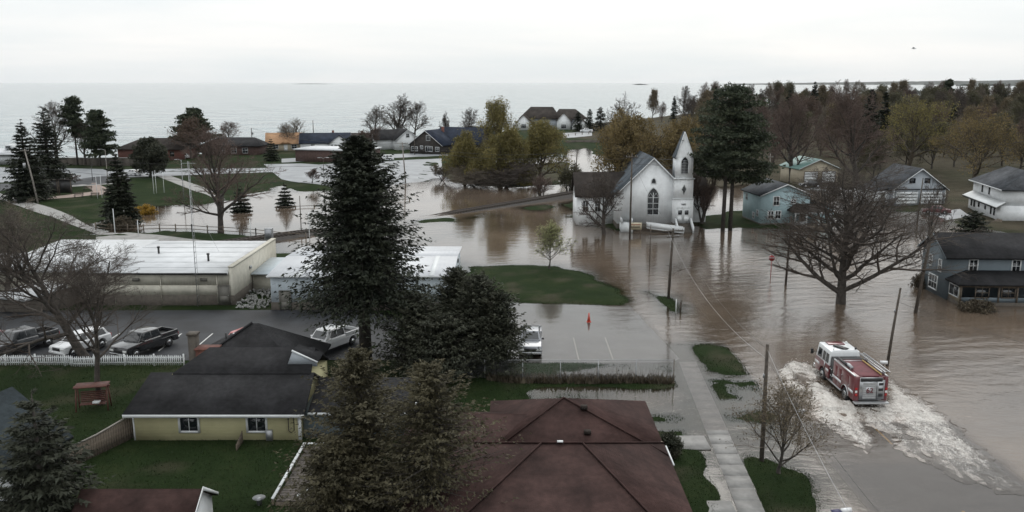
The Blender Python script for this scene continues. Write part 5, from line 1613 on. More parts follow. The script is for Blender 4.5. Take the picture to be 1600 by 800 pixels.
# red brick hall behind the round tree, with brown hip roof
rb = thing('brick_hall', 'red brick hall with brown hipped roof behind the round dark tree', 'building', (*G(236, 252), .6), math.radians(-4))
mb = MB(); mb.box(-10, 0, -.6, 9.5, 10, 3.0); mb.build('wall', M['w_red'], rb)
for m_ in hip_roof(-10.8, -.8, 10.3, 10.8, 3.0, -4.5, 3.5, 5, 6.0): m_.build('roof', M['r_brown'], rb)
for xx in (4.5, 6.6): window(rb, Face((0, 0, 0), (1, 0, 0), (0, -1, 0)), xx, .9, 1.2, 1.4, 'wood')
dr = thing('dark_roofed_hall', 'long building with dark low roof behind the broad park tree', 'building', (*G(360, 246), .6), math.radians(-3))
mb = MB(); mb.box(-9, 0, -.6, 9, 9, 3.0); mb.build('wall', M['brick'], dr)
for m_ in hip_roof(-9.8, -.8, 9.8, 9.8, 3.0, -5, 6.5, 4.5, 5.4): m_.build('roof', M['r_char'], dr)
for i in range(4): window(dr, Face((0, 0, 0), (1, 0, 0), (0, -1, 0)), -6 + i * 3.6, .8, 1.6, 1.5)
# white roofed pavilion at the left edge
pv = thing('pavilion', 'low building with pale metal roof at the left edge of the lake shore', 'building', (*G(-10, 262), .5))
mb = MB(); mb.box(-12, 0, -.6, 6, 8, 3.2); mb.build('wall', M['metal'], pv)
mb = MB(); mb.slab([(-12.6, -.6, 3.2), (6.4, -.6, 3.2), (6.4, 4, 4.5), (-12.6, 4, 4.5)], .15); mb.build('roof', M['roofrib'], pv)
mb = MB(); mb.slab([(-12.6, 4, 4.5), (6.4, 4, 4.5), (6.4, 8.6, 3.2), (-12.6, 8.6, 3.2)], .15); mb.build('roof', M['roofrib'], pv)
mb = MB(); mb.box(2.2, 2.6, 4.3, 4.0, 5.0, 5.5); mb.build('cupola', M['white'], pv)
mb = MB(); mb.box(2.4, 2.55, 4.6, 3.8, 2.6, 5.3); mb.build('cupola_window', M['glass'], pv)
# large lakeside house
bh = thing('lakeside_house', 'large lakeside house with several dark brown gables behind the willows', 'house', (*G(862, 204), .8), math.radians(-8))
bh.location.z = .6
mb = MB(); mb.box(-15, 0, -.6, 15, 12, 5.2); mb.build('wall', M['w_grey'], bh)
for m_ in hip_roof(-16, -1, 3, 13, 5.2, -11, 0, 6, 10.6): m_.build('roof', M['r_brown'], bh)
for m_ in hip_roof(0, -1, 16.5, 13, 5.0, 3, 11, 6, 9.6): m_.build('roof', M['r_brown'], bh)
for xx, yy, w_, h_, r_ in ((-13, -3.5, 7, 3.6, 3.4), (6.2, -2.5, 6.5, 4.6, 3.4), (14.0, -4.5, 7, 2.8, 3.2)):
    q = gable_walls(w_, 5, h_, r_, 'y').build('front_wing', M['w_white'], bh); q.location = (xx, yy, 0)
    q = gable_roof(w_, 5, h_, r_, 'y', .6).build('wing_roof', M['r_brown'], bh); q.location = (xx, yy, 0)
    q = gable_trim(w_, 5, h_, r_, 'y', .6).build('barge_board', M['wood'], bh); q.location = (xx, yy, 0)
    window(bh, Face((xx, yy - 2.5, 0), (1, 0, 0), (0, -1, 0)), 0, .8, 2.2, 1.8, mun=(2, 0))

# ---- light blue house
x, y = G(1222, 353)
lb = thing('blue_house', 'pale blue two storey house with grey roof and front porch', 'house', (x, y + 4.2, .3), math.radians(6))
gable_walls(8.2, 8.0, 4.7, 1.7, 'y').build('wall', M['w_blue'], lb)
gable_roof(8.2, 8.0, 4.7, 1.7, 'y', .4).build('roof', M['r_grey'], lb)
gable_trim(8.2, 8.0, 4.7, 1.7, 'y', .4).build('barge_board', M['trim'], lb)
mb = MB(); mb.box(-4.14, -4.04, -.6, 4.14, 4.04, .15); mb.build('foundation', M['foundation'], lb)
ff = FR(8.2, 8.0)
window(lb, ff, -1.6, 3.1, .85, 1.35, fw=.13); window(lb, ff, 1.3, 3.4, .7, .6, fw=.12)
window(lb, ff, -2.4, .9, .85, 1.2, fw=.12); window(lb, ff, -1.2, .9, .85, 1.2, fw=.12)
for a, z in ((-2.4, 3.3), (1.0, .6), (2.6, 1.2)): window(lb, LF(8.2, 8.0), a, z, .7, .9, fw=.1)
mb = MB(); mb.box(4.1, -3.4, -.6, 8.6, 4, 2.6); mb.build('side_wing', M['w_blue'], lb)
mb = MB(); mb.slab([(4.11, -3.8, 4.1), (4.11, 4.3, 4.1), (9.0, 4.3, 2.5), (9.0, -3.8, 2.5)][::-1], .14); mb.build('wing_roof', M['r_grey'], lb)
for m_ in hip_roof(.3, -7.0, 6.6, -3.95, 2.35, 1.6, 5.3, -4.0, 3.3, .14): m_.build('porch_roof', M['r_brown'], lb)
mb = MB(); mb.box(.3, -7.03, 2.1, 6.6, -6.9, 2.24); mb.build('porch_beam', M['trim'], lb)
for xx in (.5, 2.4, 4.5, 6.4):
    mb = MB(); mb.box(xx - .07, -6.95, -.4, xx + .07, -6.81, 2.15); mb.build('porch_post', M['trim'], lb)
mb = MB(); mb.box(.5, -6.95, .75, 2.4, -6.85, .83); mb.build('porch_rail', M['trim'], lb)
mb = MB(); mb.box(4.5, -6.95, .75, 6.4, -6.85, .83); mb.build('porch_rail', M['trim'], lb)
for k in range(14):
    xx = .7 + k * .13 if k < 12 else 4.7
    mb = MB(); mb.box(xx, -6.92, .15, xx + .04, -6.88, .75); mb.build('baluster', M['trim'], lb)
mb = MB(); mb.box(.3, -6.95, -.5, 6.6, -4.0, .12); mb.build('porch_floor', M['wood'], lb)
door(lb, ff, 2.9, .15, .95, 2.05, 'wood')

# ---- tan garage with green roof
tg = thing('garage', 'tan garage with green metal roof behind the pale blue house', 'garage', (*G(1273, 289), .5), math.radians(10))
tg.location.y += 4.5
gable_walls(9.5, 9, 3.2, 2.0, 'y').build('wall', M['w_tan'], tg)
gable_roof(9.5, 9, 3.2, 2.0, 'y', .4).build('roof', M['r_green'], tg)
gable_trim(9.5, 9, 3.2, 2.0, 'y', .4).build('barge_board', M['trim'], tg)
for a in (-1.9, 2.5):
    mb = MB(); f = FR(9.5, 9); f.box(mb, a - 1.6, a + 1.6, 0, 2.5, 0, .05); gd = mb.build('garage_door', M['white'], tg)
    for k in range(4):
        mb = MB(); f.box(mb, a - 1.52, a + 1.52, .06 + k * .62, .6 + k * .62, .05, .075); mb.build('panel', M['white'], gd)
    mb = MB(); f.box(mb, a - 1.75, a - 1.6, 0, 2.65, 0, .07); f.box(mb, a + 1.6, a + 1.75, 0, 2.65, 0, .07); f.box(mb, a - 1.6, a + 1.6, 2.5, 2.65, 0, .068); mb.build('door_frame', M['wood'], gd)

# ---- grey garage house
gg = thing('garage', 'light grey gabled garage with two upper windows behind the big maple', 'garage', (*G(1432, 323), .45), math.radians(4))
gg.location.y += 5
gable_walls(10.2, 10, 2.9, 3.7, 'y').build('wall', M['w_grey'], gg)
gable_roof(10.2, 10, 2.9, 3.7, 'y', .5).build('roof', M['r_grey'], gg)
gable_trim(10.2, 10, 2.9, 3.7, 'y', .5).build('barge_board', M['trim'], gg)
f = FR(10.2, 10)
mb = MB(); f.box(mb, -5.2, 5.2, 2.75, 2.95, 0, .1); mb.build('belt_course', M['r_grey'], gg)
for a in (-1.6, 1.3): window(gg, f, a, 4.1, .95, .75, 'r_grey', mun=(1, 0))
for a in (-2.4, 2.4):
    mb = MB(); f.box(mb, a - 2.1, a + 2.1, 0, 2.35, 0, .05); gd = mb.build('garage_door', M['white'], gg)
    for k in range(4):
        mb = MB(); f.box(mb, a - 2.0, a + 2.0, .05 + k * .58, .56 + k * .58, .05, .075); mb.build('panel', M['white'], gd)
for s in (-1, 1):
    mb = MB(); f.box(mb, s * 5.0 - .1, s * 5.0 + .1, 0, 2.75, 0, .06); mb.build('corner_trim', M['trim'], gg)
mb = MB(); mb.box(-8.4, -3.6, -.5, -5.1, 4, 2.4); mb.build('lean_to', M['w_white'], gg)
mb = MB(); mb.slab([(-8.7, -3.9, 2.3), (-5.12, -3.9, 3.1), (-5.12, 4.3, 3.1), (-8.7, 4.3, 2.3)], .12); mb.build('lean_to_roof', M['r_grey'], gg)
door(gg, Face((0, -3.6, 0), (1, 0, 0), (0, -1, 0)), -6.4, .05, .9, 2.0, 'greydoor')

# ---- white house, right edge: long side with skirt roof
ax, ay = G(1512, 328); bx, by = G(1592, 362)
ang = math.atan2(by - ay, bx - ax)
Lw = math.hypot(bx - ax, by - ay)
Lw = 15.5
wl = thing('white_house', 'white two storey house with grey roof and skirt roof at the right edge', 'house', (ax, ay, .3), ang)
mb = MB(); mb.box(0, 0, -.6, Lw, 9, 2.6); mb.build('wall', M['w_white'], wl)
mb = MB(); mb.box(.25, .45, 2.6, Lw - .25, 8.6, 5.3); mb.build('upper_wall', M['w_white'], wl)
mb = MB(); mb.slab([(-.7, -.9, 2.45), (Lw + .6, -.9, 2.45), (Lw + .3, .5, 3.3), (-.1, .5, 3.3)], .16); mb.build('skirt_roof', M['white'], wl)
mb = MB(); mb.box(-.72, -.96, 2.16, Lw + .6, -.91, 2.4); mb.build('fascia', M['dark'], wl)
mb = MB(); mb.box(-.7, -.98, 2.4, Lw + .6, -.92, 2.5); mb.build('gutter', M['trim'], wl)
for m_ in hip_roof(-.3, -.25, Lw + .4, 9.2, 5.3, 3.6, Lw - 2.5, 4.6, 8.2): m_.build('roof', M['r_grey'], wl)
mb = MB(); mb.box(-.3, -.31, 5.1, Lw + .4, -.255, 5.3); mb.build('eave_board', M['trim'], wl)
f = Face((0, .45, 0), (1, 0, 0), (0, -1, 0))
for a in (5.0, 8.4): window(wl, f, a, 3.7, .6, 1.3, 'dark', mun=(0, 1), fw=.05)
f = Face((0, 0, 0), (1, 0, 0), (0, -1, 0))
for a, z, h_ in ((1.6, .8, 1.2), (3.1, .8, 1.2), (5.4, 1.1, .7), (8.6, 1.1, .6), (11.4, .7, 1.3), (12.9, .7, 1.3)): window(wl, f, a, z, .55, h_, 'dark', mun=(0, 1), fw=.05)
for k, zz in enumerate((.1, .3, .5)):
    mb = MB(); mb.box(Lw + .1, -1.2 + k * .35, -.5, Lw + 1.7, -.85 + k * .35, zz); mb.build('step', M['wood'], wl)

# ---- blue grey house
gx, gy = 46.7, 90.6
bg_ = thing('blue_grey_house', 'blue grey two storey house with porch standing in flood water', 'house', (gx, gy, -.1), math.radians(-2))
mb = MB(); mb.extx([(0, -.6), (6.2, -.6), (6.2, 4.9), (3.1, 6.7), (0, 4.9)], 0, 14); mb.build('wall', M['w_bluegrey'], bg_)
mb = MB(); mb.slab([(-.45, -.5, 4.78), (14.4, -.5, 4.78), (14.4, 3.1, 6.92), (-.45, 3.1, 6.92)], .17); mb.build('roof', M['r_char'], bg_)
mb = MB(); mb.slab([(-.45, 3.1, 6.92), (14.4, 3.1, 6.92), (14.4, 6.7, 4.78), (-.45, 6.7, 4.78)], .17); mb.build('roof', M['r_char'], bg_)
mb = MB(); mb.extx([(-.5, 4.76), (3.1, 6.9), (3.1, 6.66), (-.5, 4.55)], -.49, -.46); mb.extx([(3.1, 6.9), (6.7, 4.76), (6.7, 4.55), (3.1, 6.66)], -.49, -.46); mb.build('barge_board', M['w_bluegrey'], bg_)
f = Face((0, 0, 0), (1, 0, 0), (0, -1, 0))
for a in (2.7, 7.2): window(bg_, f, a, 3.2, .78, 1.25, fw=.12)
fl = Face((0, 0, 0), (0, -1, 0), (-1, 0, 0))
window(bg_, fl, -1.7, 2.9, .6, 1.2, fw=.11); window(bg_, fl, -4.0, 3.1, .6, 1.1, fw=.11)
window(bg_, fl, -3.0, .7, 1.9, 1.4, mun=(2, 1), fw=.14)
mb = MB(); mb.box(.3, -2.7, -.6, 13.6, -.02, .45); mb.build('porch_base', M['foundation'], bg_)
for m_ in hip_roof(-.15, -3.1, 14.2, -.02, 2.45, 1.9, 12, -.04, 3.35, .15): m_.build('porch_roof', M['r_char'], bg_)
mb = MB(); mb.box(.1, -2.75, 2.1, 13.8, -2.6, 2.28); mb.build('porch_beam', M['wood'], bg_)
for xx in (.4, 4.3, 6.2, 7.9, 10.0, 13.2):
    mb = MB(); mb.box(xx - .08, -2.72, .45, xx + .08, -2.56, 2.1); mb.build('porch_post', M['wood'], bg_)
door(bg_, Face((0, -2.6, 0), (1, 0, 0), (0, -1, 0)), 8.3, -.15, 1.15, 2.2, 'w_white', lite=True)
for a in (2.6, 5.3): window(bg_, Face((0, -2.6, 0), (1, 0, 0), (0, -1, 0)), a, 1.0, 1.3, 1.0, 'wood', d=.0)
pw = MB(); pw.box(.45, -2.62, .45, 7.6, -2.56, .98); pw.build('porch_wall', M['w_bluegrey'], bg_)
fl2 = Face((.3, 0, 0), (0, -1, 0), (-1, 0, 0))
window(bg_, fl2, 1.35, .95, 2.0, 1.05, mun=(1, 0), fw=.1)
mb = MB(); mb.box(.32, -2.6, .4, .4, -.1, 2.2); mb.build('porch_side', M['w_tan'], bg_)
# ------------------------------------------------------------------ vehicles
M['carwhite'] = pm('white_car_paint', (.66, .67, .68), .25, var=.04, coat=.6)
M['carblack'] = pm('black_car_paint', (.020, .021, .023), .22, var=.15, coat=.8)
M['cardark'] = pm('dark_grey_car_paint', (.045, .048, .052), .25, .2, var=.15, coat=.8)
M['carred'] = pm('faded_red_car_paint', (.42, .10, .095), .3, var=.08, coat=.6)
M['carmaroon'] = pm('dark_red_car_paint', (.10, .022, .024), .3, var=.08, coat=.6)
M['carsilver'] = pm('silver_car_paint', (.24, .25, .27), .25, .3, var=.05, coat=.6)
M['carglass'] = pm('car_glass', (.014, .017, .020), .06, var=.2, spec=.9)
M['chrome'] = pm('chrome', (.55, .56, .57), .18, 1.0, var=.05)
M['lampwhite'] = pm('headlamp', (.62, .63, .62), .15, var=.05)
M['lampred'] = pm('tail_lamp', (.35, .012, .012), .2, var=.05)

def wheel(par, x, y, r=.38, w=.25, z=None, rim='chrome', out=1):
    z = r if z is None else z
    mb = MB(); mb.tube([(x - w/2, y, z), (x - w/2 + .03, y, z), (x + w/2 - .03, y, z), (x + w/2, y, z)], [r - .05, r, r, r - .05], 20)
    o = mb.build('wheel', M['rubber'], par)
    mb = MB(); mb.tube([(x + out * (w/2 - .02), y, z), (x + out * (w/2 + .015), y, z)], [r * .62, r * .55], 14); mb.build('rim', M[rim], o)
    mb = MB(); mb.tube([(x + out * (w/2 + .0), y, z), (x + out * (w/2 + .05), y, z)], r * .18, 8); mb.build('hub', M['dark'], o)
    return o

def arch_profile(L, zb, pts_top, wheels, r):
    """side outline (y, z): bottom edge with wheel arches, then the top line from front to rear"""
    prof = [(-L/2, zb)]
    for wy in sorted(wheels):
        for k in range(9):
            t = math.pi - math.pi * k / 8
            prof.append((wy + r * math.cos(t), zb + .02 + r * 1.02 * math.sin(t) * .98))
    prof.append((L/2, zb))
    return prof + pts_top

def vehicle(label, loc, rz, kind, paint, cat, name, L=None):
    o = thing(name, label, cat, loc, rz)
    if kind == 'pickup':
        L = L or 5.7; W = 1.95; wh = (-1.75, 1.85)
        top = [(L/2, .75), (L/2 - .05, 1.08), (L/2 - 1.35, 1.20), (.85, 1.24), (-.95, 1.24), (-.97, .98), (-L/2 + .12, .98), (-L/2, .95)]
        r = .46
    elif kind == 'suv':
        L = L or 4.7; W = 1.86; wh = (-1.35, 1.45)
        top = [(L/2, .70), (L/2 - .06, .98), (L/2 - 1.05, 1.10), (-L/2 + .05, 1.12), (-L/2, .8)]
        r = .44
    else:
        L = L or 4.6; W = 1.78; wh = (-1.3, 1.4)
        top = [(L/2, .6), (L/2 - .08, .78), (L/2 - 1.1, .90), (-L/2 + .6, .95), (-L/2 + .03, .90), (-L/2, .6)]
        r = .40
    mb = MB(); mb.extx(arch_profile(L, .38 if kind != 'car' else .28, top, wh, r), -W/2, W/2)
    body = mb.build('body', M[paint], o, bevel=.07, seg=2, fix=True)
    if kind == 'pickup':
        for x0, x1 in ((-W/2 + .02, -W/2 + .14), (W/2 - .14, W/2 - .02)):
            mb = MB(); mb.box(x0, -L/2 + .04, .95, x1, -.95, 1.34); mb.build('bed_side', M[paint], o, bevel=.03)
        mb = MB(); mb.box(-W/2 + .14, -L/2 + .02, .80, W/2 - .14, -L/2 + .1, 1.32); mb.build('tailgate', M[paint], o, bevel=.02)
        mb = MB(); mb.box(-W/2 + .14, -L/2 + .1, .985, W/2 - .14, -.98, 1.0); mb.build('bed_floor', M['dark'], o)
        cab = (-.98, 1.28, 1.93, .34, .62); wins = (((-.82, .02)), ((.08, .80)))
    elif kind == 'suv':
        cab = (-L/2 + .12, 1.05, 1.74, .42, .75); wins = ((-1.9, -1.05), (-.95, -.1), (0.0, .65))
    else:
        cab = (-L/2 + .75, 1.15, 1.45, .7, .75); wins = ((-.95, -.15), (-.05, .70))
    y0, y1, zt, ir, if_ = cab
    zb = 1.2 if kind == 'pickup' else 1.06 if kind == 'suv' else .9
    mb = MB(); mb.frus(-W/2 + .06, y0, zb, W/2 - .06, y1 + .25, zt, .20, ir * .35 if kind == 'pickup' else ir, .20, if_)
    cabo = mb.build('cabin', M[paint], o, bevel=.06)
    h = zt - zb
    def q4(nm, a, b, c, d):
        mb = MB(); mb.add([a, b, c, d], [(0, 1, 2, 3)]); mb.build(nm, M['carglass'], o)
    def side(z, s): return s * (W/2 - .06 - .20 * (z - zb) / h + .012)
    z0, z1 = zb + .10, zt - .10
    for s in (-1, 1):
        for a, b in wins:
            ea = .10 if (a, b) == wins[0] and kind != 'pickup' else .02
            eb = .34 if (a, b) == wins[-1] else .0
            pts = [(side(z0, s), a, z0), (side(z0, s), b + eb * .6, z0), (side(z1, s), b - eb * .55, z1), (side(z1, s), a + ea * 2.5, z1)]
            q4('side_window', *(pts if s > 0 else pts[::-1]))
    yw = lambda z: y1 + .25 - if_ * (z - zb) / h + .015
    q4('windscreen', (-W/2 + .24, yw(z0), z0), (W/2 - .24, yw(z0), z0), (W/2 - .34, yw(z1), z1), (-W/2 + .34, yw(z1), z1))
    irr = ir * .35 if kind == 'pickup' else ir
    yr = lambda z: y0 + irr * (z - zb) / h - .015
    q4('rear_window', (W/2 - .26, yr(z0 + .05), z0 + .05), (-W/2 + .26, yr(z0 + .05), z0 + .05), (-W/2 + .36, yr(z1), z1), (W/2 - .36, yr(z1), z1))
    for s in (-1, 1):
        for wy in wh: wheel(o, s * (W/2 - .12), wy, r - .07, .24, out=s)
        mb = MB(); mb.cbox((s * (W/2 - .26), L/2 + .005, .80 if kind != 'car' else .62), (.42, .05, .18)); mb.build('headlight', M['lampwhite'], o, bevel=.015)
        mb = MB(); mb.cbox((s * (W/2 - .12), -L/2 - .005, .95 if kind != 'car' else .75), (.16, .04, .3 if kind != 'car' else .14)); mb.build('tail_light', M['lampred'], o, bevel=.01)
        mb = MB(); mb.cbox((s * (W/2 + .10), y1 - .12, zb + .1), (.2, .12, .16)); mb.build('mirror', M['dark' if paint != 'carwhite' else paint], o, bevel=.03)
    mb = MB(); mb.cbox((0, L/2 + .0, .78 if kind != 'car' else .58), (W - .95, .05, .26 if kind != 'car' else .12)); mb.build('grille', M['dark'], o)
    mb = MB(); mb.cbox((0, L/2 + .03, .50 if kind != 'car' else .38), (W - .1, .14, .18)); mb.build('bumper', M['chrome' if kind == 'pickup' else paint], o, bevel=.04)
    mb = MB(); mb.cbox((0, -L/2 - .03, .52 if kind != 'car' else .4), (W - .1, .14, .18)); mb.build('bumper', M['chrome' if kind == 'pickup' else paint], o, bevel=.04)
    return o

def at(px, py, z=0.0):
    x, y = G(px, py, z); return (x, y, z)
R_ = math.radians
vehicle('white pickup truck parked behind the yellow house near the tall spruce', at(517, 545, .42), R_(149), 'pickup', 'carwhite', 'pickup', 'pickup_truck')
vehicle('black pickup truck parked at the right end of the picket fence', at(228, 548, .42), R_(156), 'pickup', 'carblack', 'pickup', 'pickup_truck')
vehicle('white suv parked in the dark lot behind the leaning tree', at(128, 548, .42), R_(154), 'suv', 'carwhite', 'suv', 'suv')
vehicle('dark grey pickup with covered bed parked at the left end of the picket fence', at(36, 547, .42), R_(152), 'pickup', 'cardark', 'pickup', 'pickup_truck')
vehicle('red pickup truck half hidden behind the yellow house roof', at(384, 549, .42), R_(156), 'pickup', 'carred', 'pickup', 'pickup_truck')
vehicle('dark red car cut by the left edge of the picture', at(-16, 543, .42), R_(154), 'car', 'carmaroon', 'car', 'car')
vehicle('silver pickup truck parked at the juniper thicket on the small wet lot', at(829, 545, LOT_Z), R_(178), 'pickup', 'carsilver', 'pickup', 'pickup_truck')
vehicle('white van parked in front of the red brick hall', (*G(283, 251), hat(*G(283, 251)) + .05), R_(100), 'suv', 'carwhite', 'van', 'van')
vehicle('white car parked in the park lot beside the dark spruce', (*G(209, 278), hat(*G(209, 278)) + .07), R_(70), 'car', 'carwhite', 'car', 'car')
vehicle('white jeep parked on the lot behind the tall spruce', (*G(602, 256), hat(*G(602, 256)) + .07), R_(110), 'suv', 'carwhite', 'suv', 'suv')
vehicle('dark suv parked in front of the tan garage', (*G(1266, 294), hat(*G(1266, 294)) + .05), R_(95), 'suv', 'carblack', 'suv', 'suv')
vehicle('dark red car parked in front of the grey garage', (*G(1462, 334), hat(*G(1462, 334)) + .03), R_(75), 'car', 'carmaroon', 'car', 'car')
vehicle('white pickup parked by the big lakeside house', (*G(916, 210), hat(*G(916, 210)) + .1), R_(90), 'pickup', 'carwhite', 'pickup', 'pickup_truck')

# ------------------------------------------------------------------ fire engine
M['fe_red'] = pm('fire_engine_red', (.115, .016, .021), .28, var=.10, coat=.7)
M['fe_white'] = pm('fire_engine_white', (.70, .72, .73), .28, var=.05, coat=.6)
M['fe_cover'] = pm('maroon_hose_cover', (.11, .022, .030), .7, var=.18, scale=2, bump=.3, bscale=5)
M['gold'] = pm('amber_board', (.40, .27, .09), .6, var=.15)
fe = thing('fire_engine', 'red and white fire engine driving away through the flood water', 'fire engine', (25.85, 59.0, -.18), R_(1.0))
def fp(nm, mat, mb, par=None, **k): return mb.build(nm, M[mat], par or fe, **k)
def fb(nm, mat, x0, y0, z0, x1, y1, z1, par=None, bev=.0, **k):
    mb = MB(); mb.box(x0, y0, z0, x1, y1, z1); return fp(nm, mat, mb, par, bevel=bev, **k)
HW = 1.22
# rear body with arch over the rear axle
pr = [(.25, .62)]
for k in range(11):
    t = math.pi - math.pi * k / 10; pr.append((1.75 + .62 * math.cos(t), .64 + .60 * math.sin(t)))
pr += [(4.1, .62), (4.1, 2.42), (.25, 2.42)]
for s in (-1, 1):
    mb = MB(); mb.extx(pr, s * HW, s * (HW - .62)) if s < 0 else mb.extx(pr, HW - .62, HW)
    fp('body_side', 'fe_red', mb, bevel=.03, fix=True)
    x = s * (HW + .004)
    for y0, y1, z0, z1 in ((.45, 1.05, .8, 2.2), (2.5, 3.2, .75, 2.2), (3.25, 3.98, .75, 2.2), (1.1, 2.42, 1.45, 2.2)):
        mb = MB(); mb.box(min(x, x + s * .02), y0, z0, max(x, x + s * .02), y1, z1); d_ = fp('locker_door', 'fe_red', mb, bevel=.012)
        mb = MB(); mb.box(min(x + s * .02, x + s * .05), y1 - .12, (z0 + z1) / 2 - .06, max(x + s * .02, x + s * .05), y1 - .05, (z0 + z1) / 2 + .06); fp('handle', 'chrome', mb, d_)
    for y0, y1 in ((.25, 1.08), (2.42, 4.1)):
        mb = MB(); mb.box(min(x + s * .022, x + s * .03), y0, 1.12, max(x + s * .022, x + s * .03), y1, 1.32); fp('stripe', 'fe_white', mb)
    mb = MB(); mb.box(min(s * HW, s * (HW - .14)), .22, 2.42, max(s * HW, s * (HW - .14)), 4.15, 2.50); fp('top_trim', 'steel', mb, bevel=.015)
    mb = MB()
    for k in range(12):
        t0 = math.pi - math.pi * k / 12; t1 = math.pi - math.pi * (k + 1) / 12
        mb.segs([(s * (HW + .01), 1.75 + .63 * math.cos(t0), .64 + .61 * math.sin(t0))], [(s * (HW + .01), 1.75 + .63 * math.cos(t1), .64 + .61 * math.sin(t1))], [.04], [.04], 6)
    fp('arch_trim', 'chrome', mb)
    for wy in (1.75, 6.25): wheel(fe, s * (HW - .16), wy, .52, .30, rim='chrome', out=s)
    fb('running_board', 'steel', min(s * HW, s * (HW - .35)), 2.5, .50, max(s * HW, s * (HW - .35)), 5.4, .60)
    mb = MB(); mb.tube([(s * (HW - .25), 3.9, 2.62), (s * (HW - .25), 2.3, 2.62)], .11, 10); fp('hard_suction_hose', 'dark', mb) if s < 0 else None
fb('hose_bed_floor', 'dark', -HW + .62, .25, .62, HW - .62, 4.1, 2.1)
fb('hose_cover', 'fe_cover', -HW + .40, .32, 2.30, HW - .40, 4.0, 2.46, bev=.04)
fb('cover_strap', 'steel', -HW + .42, 3.6, 2.47, HW - .5, 3.72, 2.49)
# pump panel between body and cab
fb('pump_panel', 'dark', -HW + .10, 4.1, .62, HW - .10, 4.9, 2.30)
fb('pump_top', 'dark', -HW + .12, 4.12, 2.30, HW - .12, 4.88, 2.42)
for k in range(4):
    for s in (-1, 1):
        mb = MB(); mb.tube([(s * (HW - .1), 4.3 + k * .16, 1.0 + (k % 2) * .5), (s * (HW - .02), 4.3 + k * .16, 1.0 + (k % 2) * .5)], .055, 8); fp('gauge', 'chrome', mb)
# cab: red below, white above
pr = [(4.95, .58)]
for k in range(11):
    t = math.pi - math.pi * k / 10; pr.append((6.25 + .62 * math.cos(t), .60 + .58 * math.sin(t)))
pr += [(7.75, .58), (7.85, .9), (7.80, 1.62), (4.95, 1.62)]
mb = MB(); mb.extx(pr, -HW, HW); fp('cab_lower', 'fe_red', mb, bevel=.04, fix=True)
mb = MB(); mb.frus(-HW + .005, 4.95, 1.62, HW - .005, 7.80, 2.82, .10, .0, .10, .30); fp('cab_upper', 'fe_white', mb, bevel=.09, seg=3)
fb('cab_roof_cap', 'fe_red', -.72, 6.55, 2.82, .60, 7.30, 2.90, bev=.035)
fb('cab_roof_rib', 'fe_white', -.98, 4.98, 2.82, .98, 5.12, 2.88, bev=.02)
for s in (-1, 1):
    for y0, y1 in ((5.15, 5.72), (5.85, 6.35), (6.55, 7.28)):
        mb = MB(); a = s * (HW - .005 + .014); b = s * (HW - .075 + .014)
        pts = [(a, y0, 1.78), (a, y1 + (.12 if y0 > 6.5 else 0), 1.78), (b, y1, 2.50), (b, y0, 2.50)]
        mb.add(pts if s > 0 else pts[::-1], [(0, 1, 2, 3)]); fp('cab_window', 'carglass', mb)
    x = s * (HW + .004)
    for y0, y1 in ((4.98, 5.60), (6.9, 7.8)):
        mb = MB(); mb.box(min(x, x + s * .01), y0, 1.12, max(x, x + s * .01), y1, 1.32); fp('stripe', 'fe_white', mb)
    mb = MB(); mb.tube([(s * (HW - .02), 7.6, 1.95), (s * (HW + .30), 7.72, 1.98)], .025, 6); fp('mirror_arm', 'dark', mb)
    mb = MB(); mb.cbox((s * (HW + .33), 7.73, 1.98), (.22, .10, .42)); fp('mirror', 'dark', mb, bevel=.03)
    for y0 in (5.1, 5.78):
        mb = MB(); mb.tube([(s * (HW + .03), y0 + .62 if y0 < 5.5 else y0 + .02, 1.1), (s * (HW + .03), y0 + .62 if y0 < 5.5 else y0 + .02, 1.7)], .02, 6); fp('grab_rail', 'chrome', mb)
mb = MB(); mb.add([(-1.05, 7.735, 1.85), (1.05, 7.735, 1.85), (.98, 7.575, 2.55), (-.98, 7.575, 2.55)][::-1], [(0, 1, 2, 3)]); fp('windscreen', 'carglass', mb)
fb('front_bumper', 'chrome', -HW, 7.85, .55, HW, 8.25, .85, bev=.05)
for s in (-1, 1): fb('headlight', 'lampwhite', s * .95 - .18, 7.84, 1.0, s * .95 + .18, 7.90, 1.22, bev=.02)
mb = MB(); mb.cbox((-.1, 5.75, 2.90), (.42, 1.15, .14), Matrix.Rotation(.5, 3, 'Z')); fp('roof_light_bar', 'dark', mb, bevel=.05)
mb = MB(); mb.cbox((.16, 5.75, 2.92), (.10, 1.0, .10), Matrix.Rotation(.5, 3, 'Z')); fp('roof_light_lens', 'steel', mb, bevel=.03)
for x_, y_ in ((.95, 5.4), (.85, 7.0), (-.85, 5.2)):
    mb = MB(); mb.tube([(x_, y_, 2.8), (x_, y_, 2.98)], .08, 10); fp('beacon', 'lampwhite' if x_ < .9 else 'dark', mb, bevel=.01)
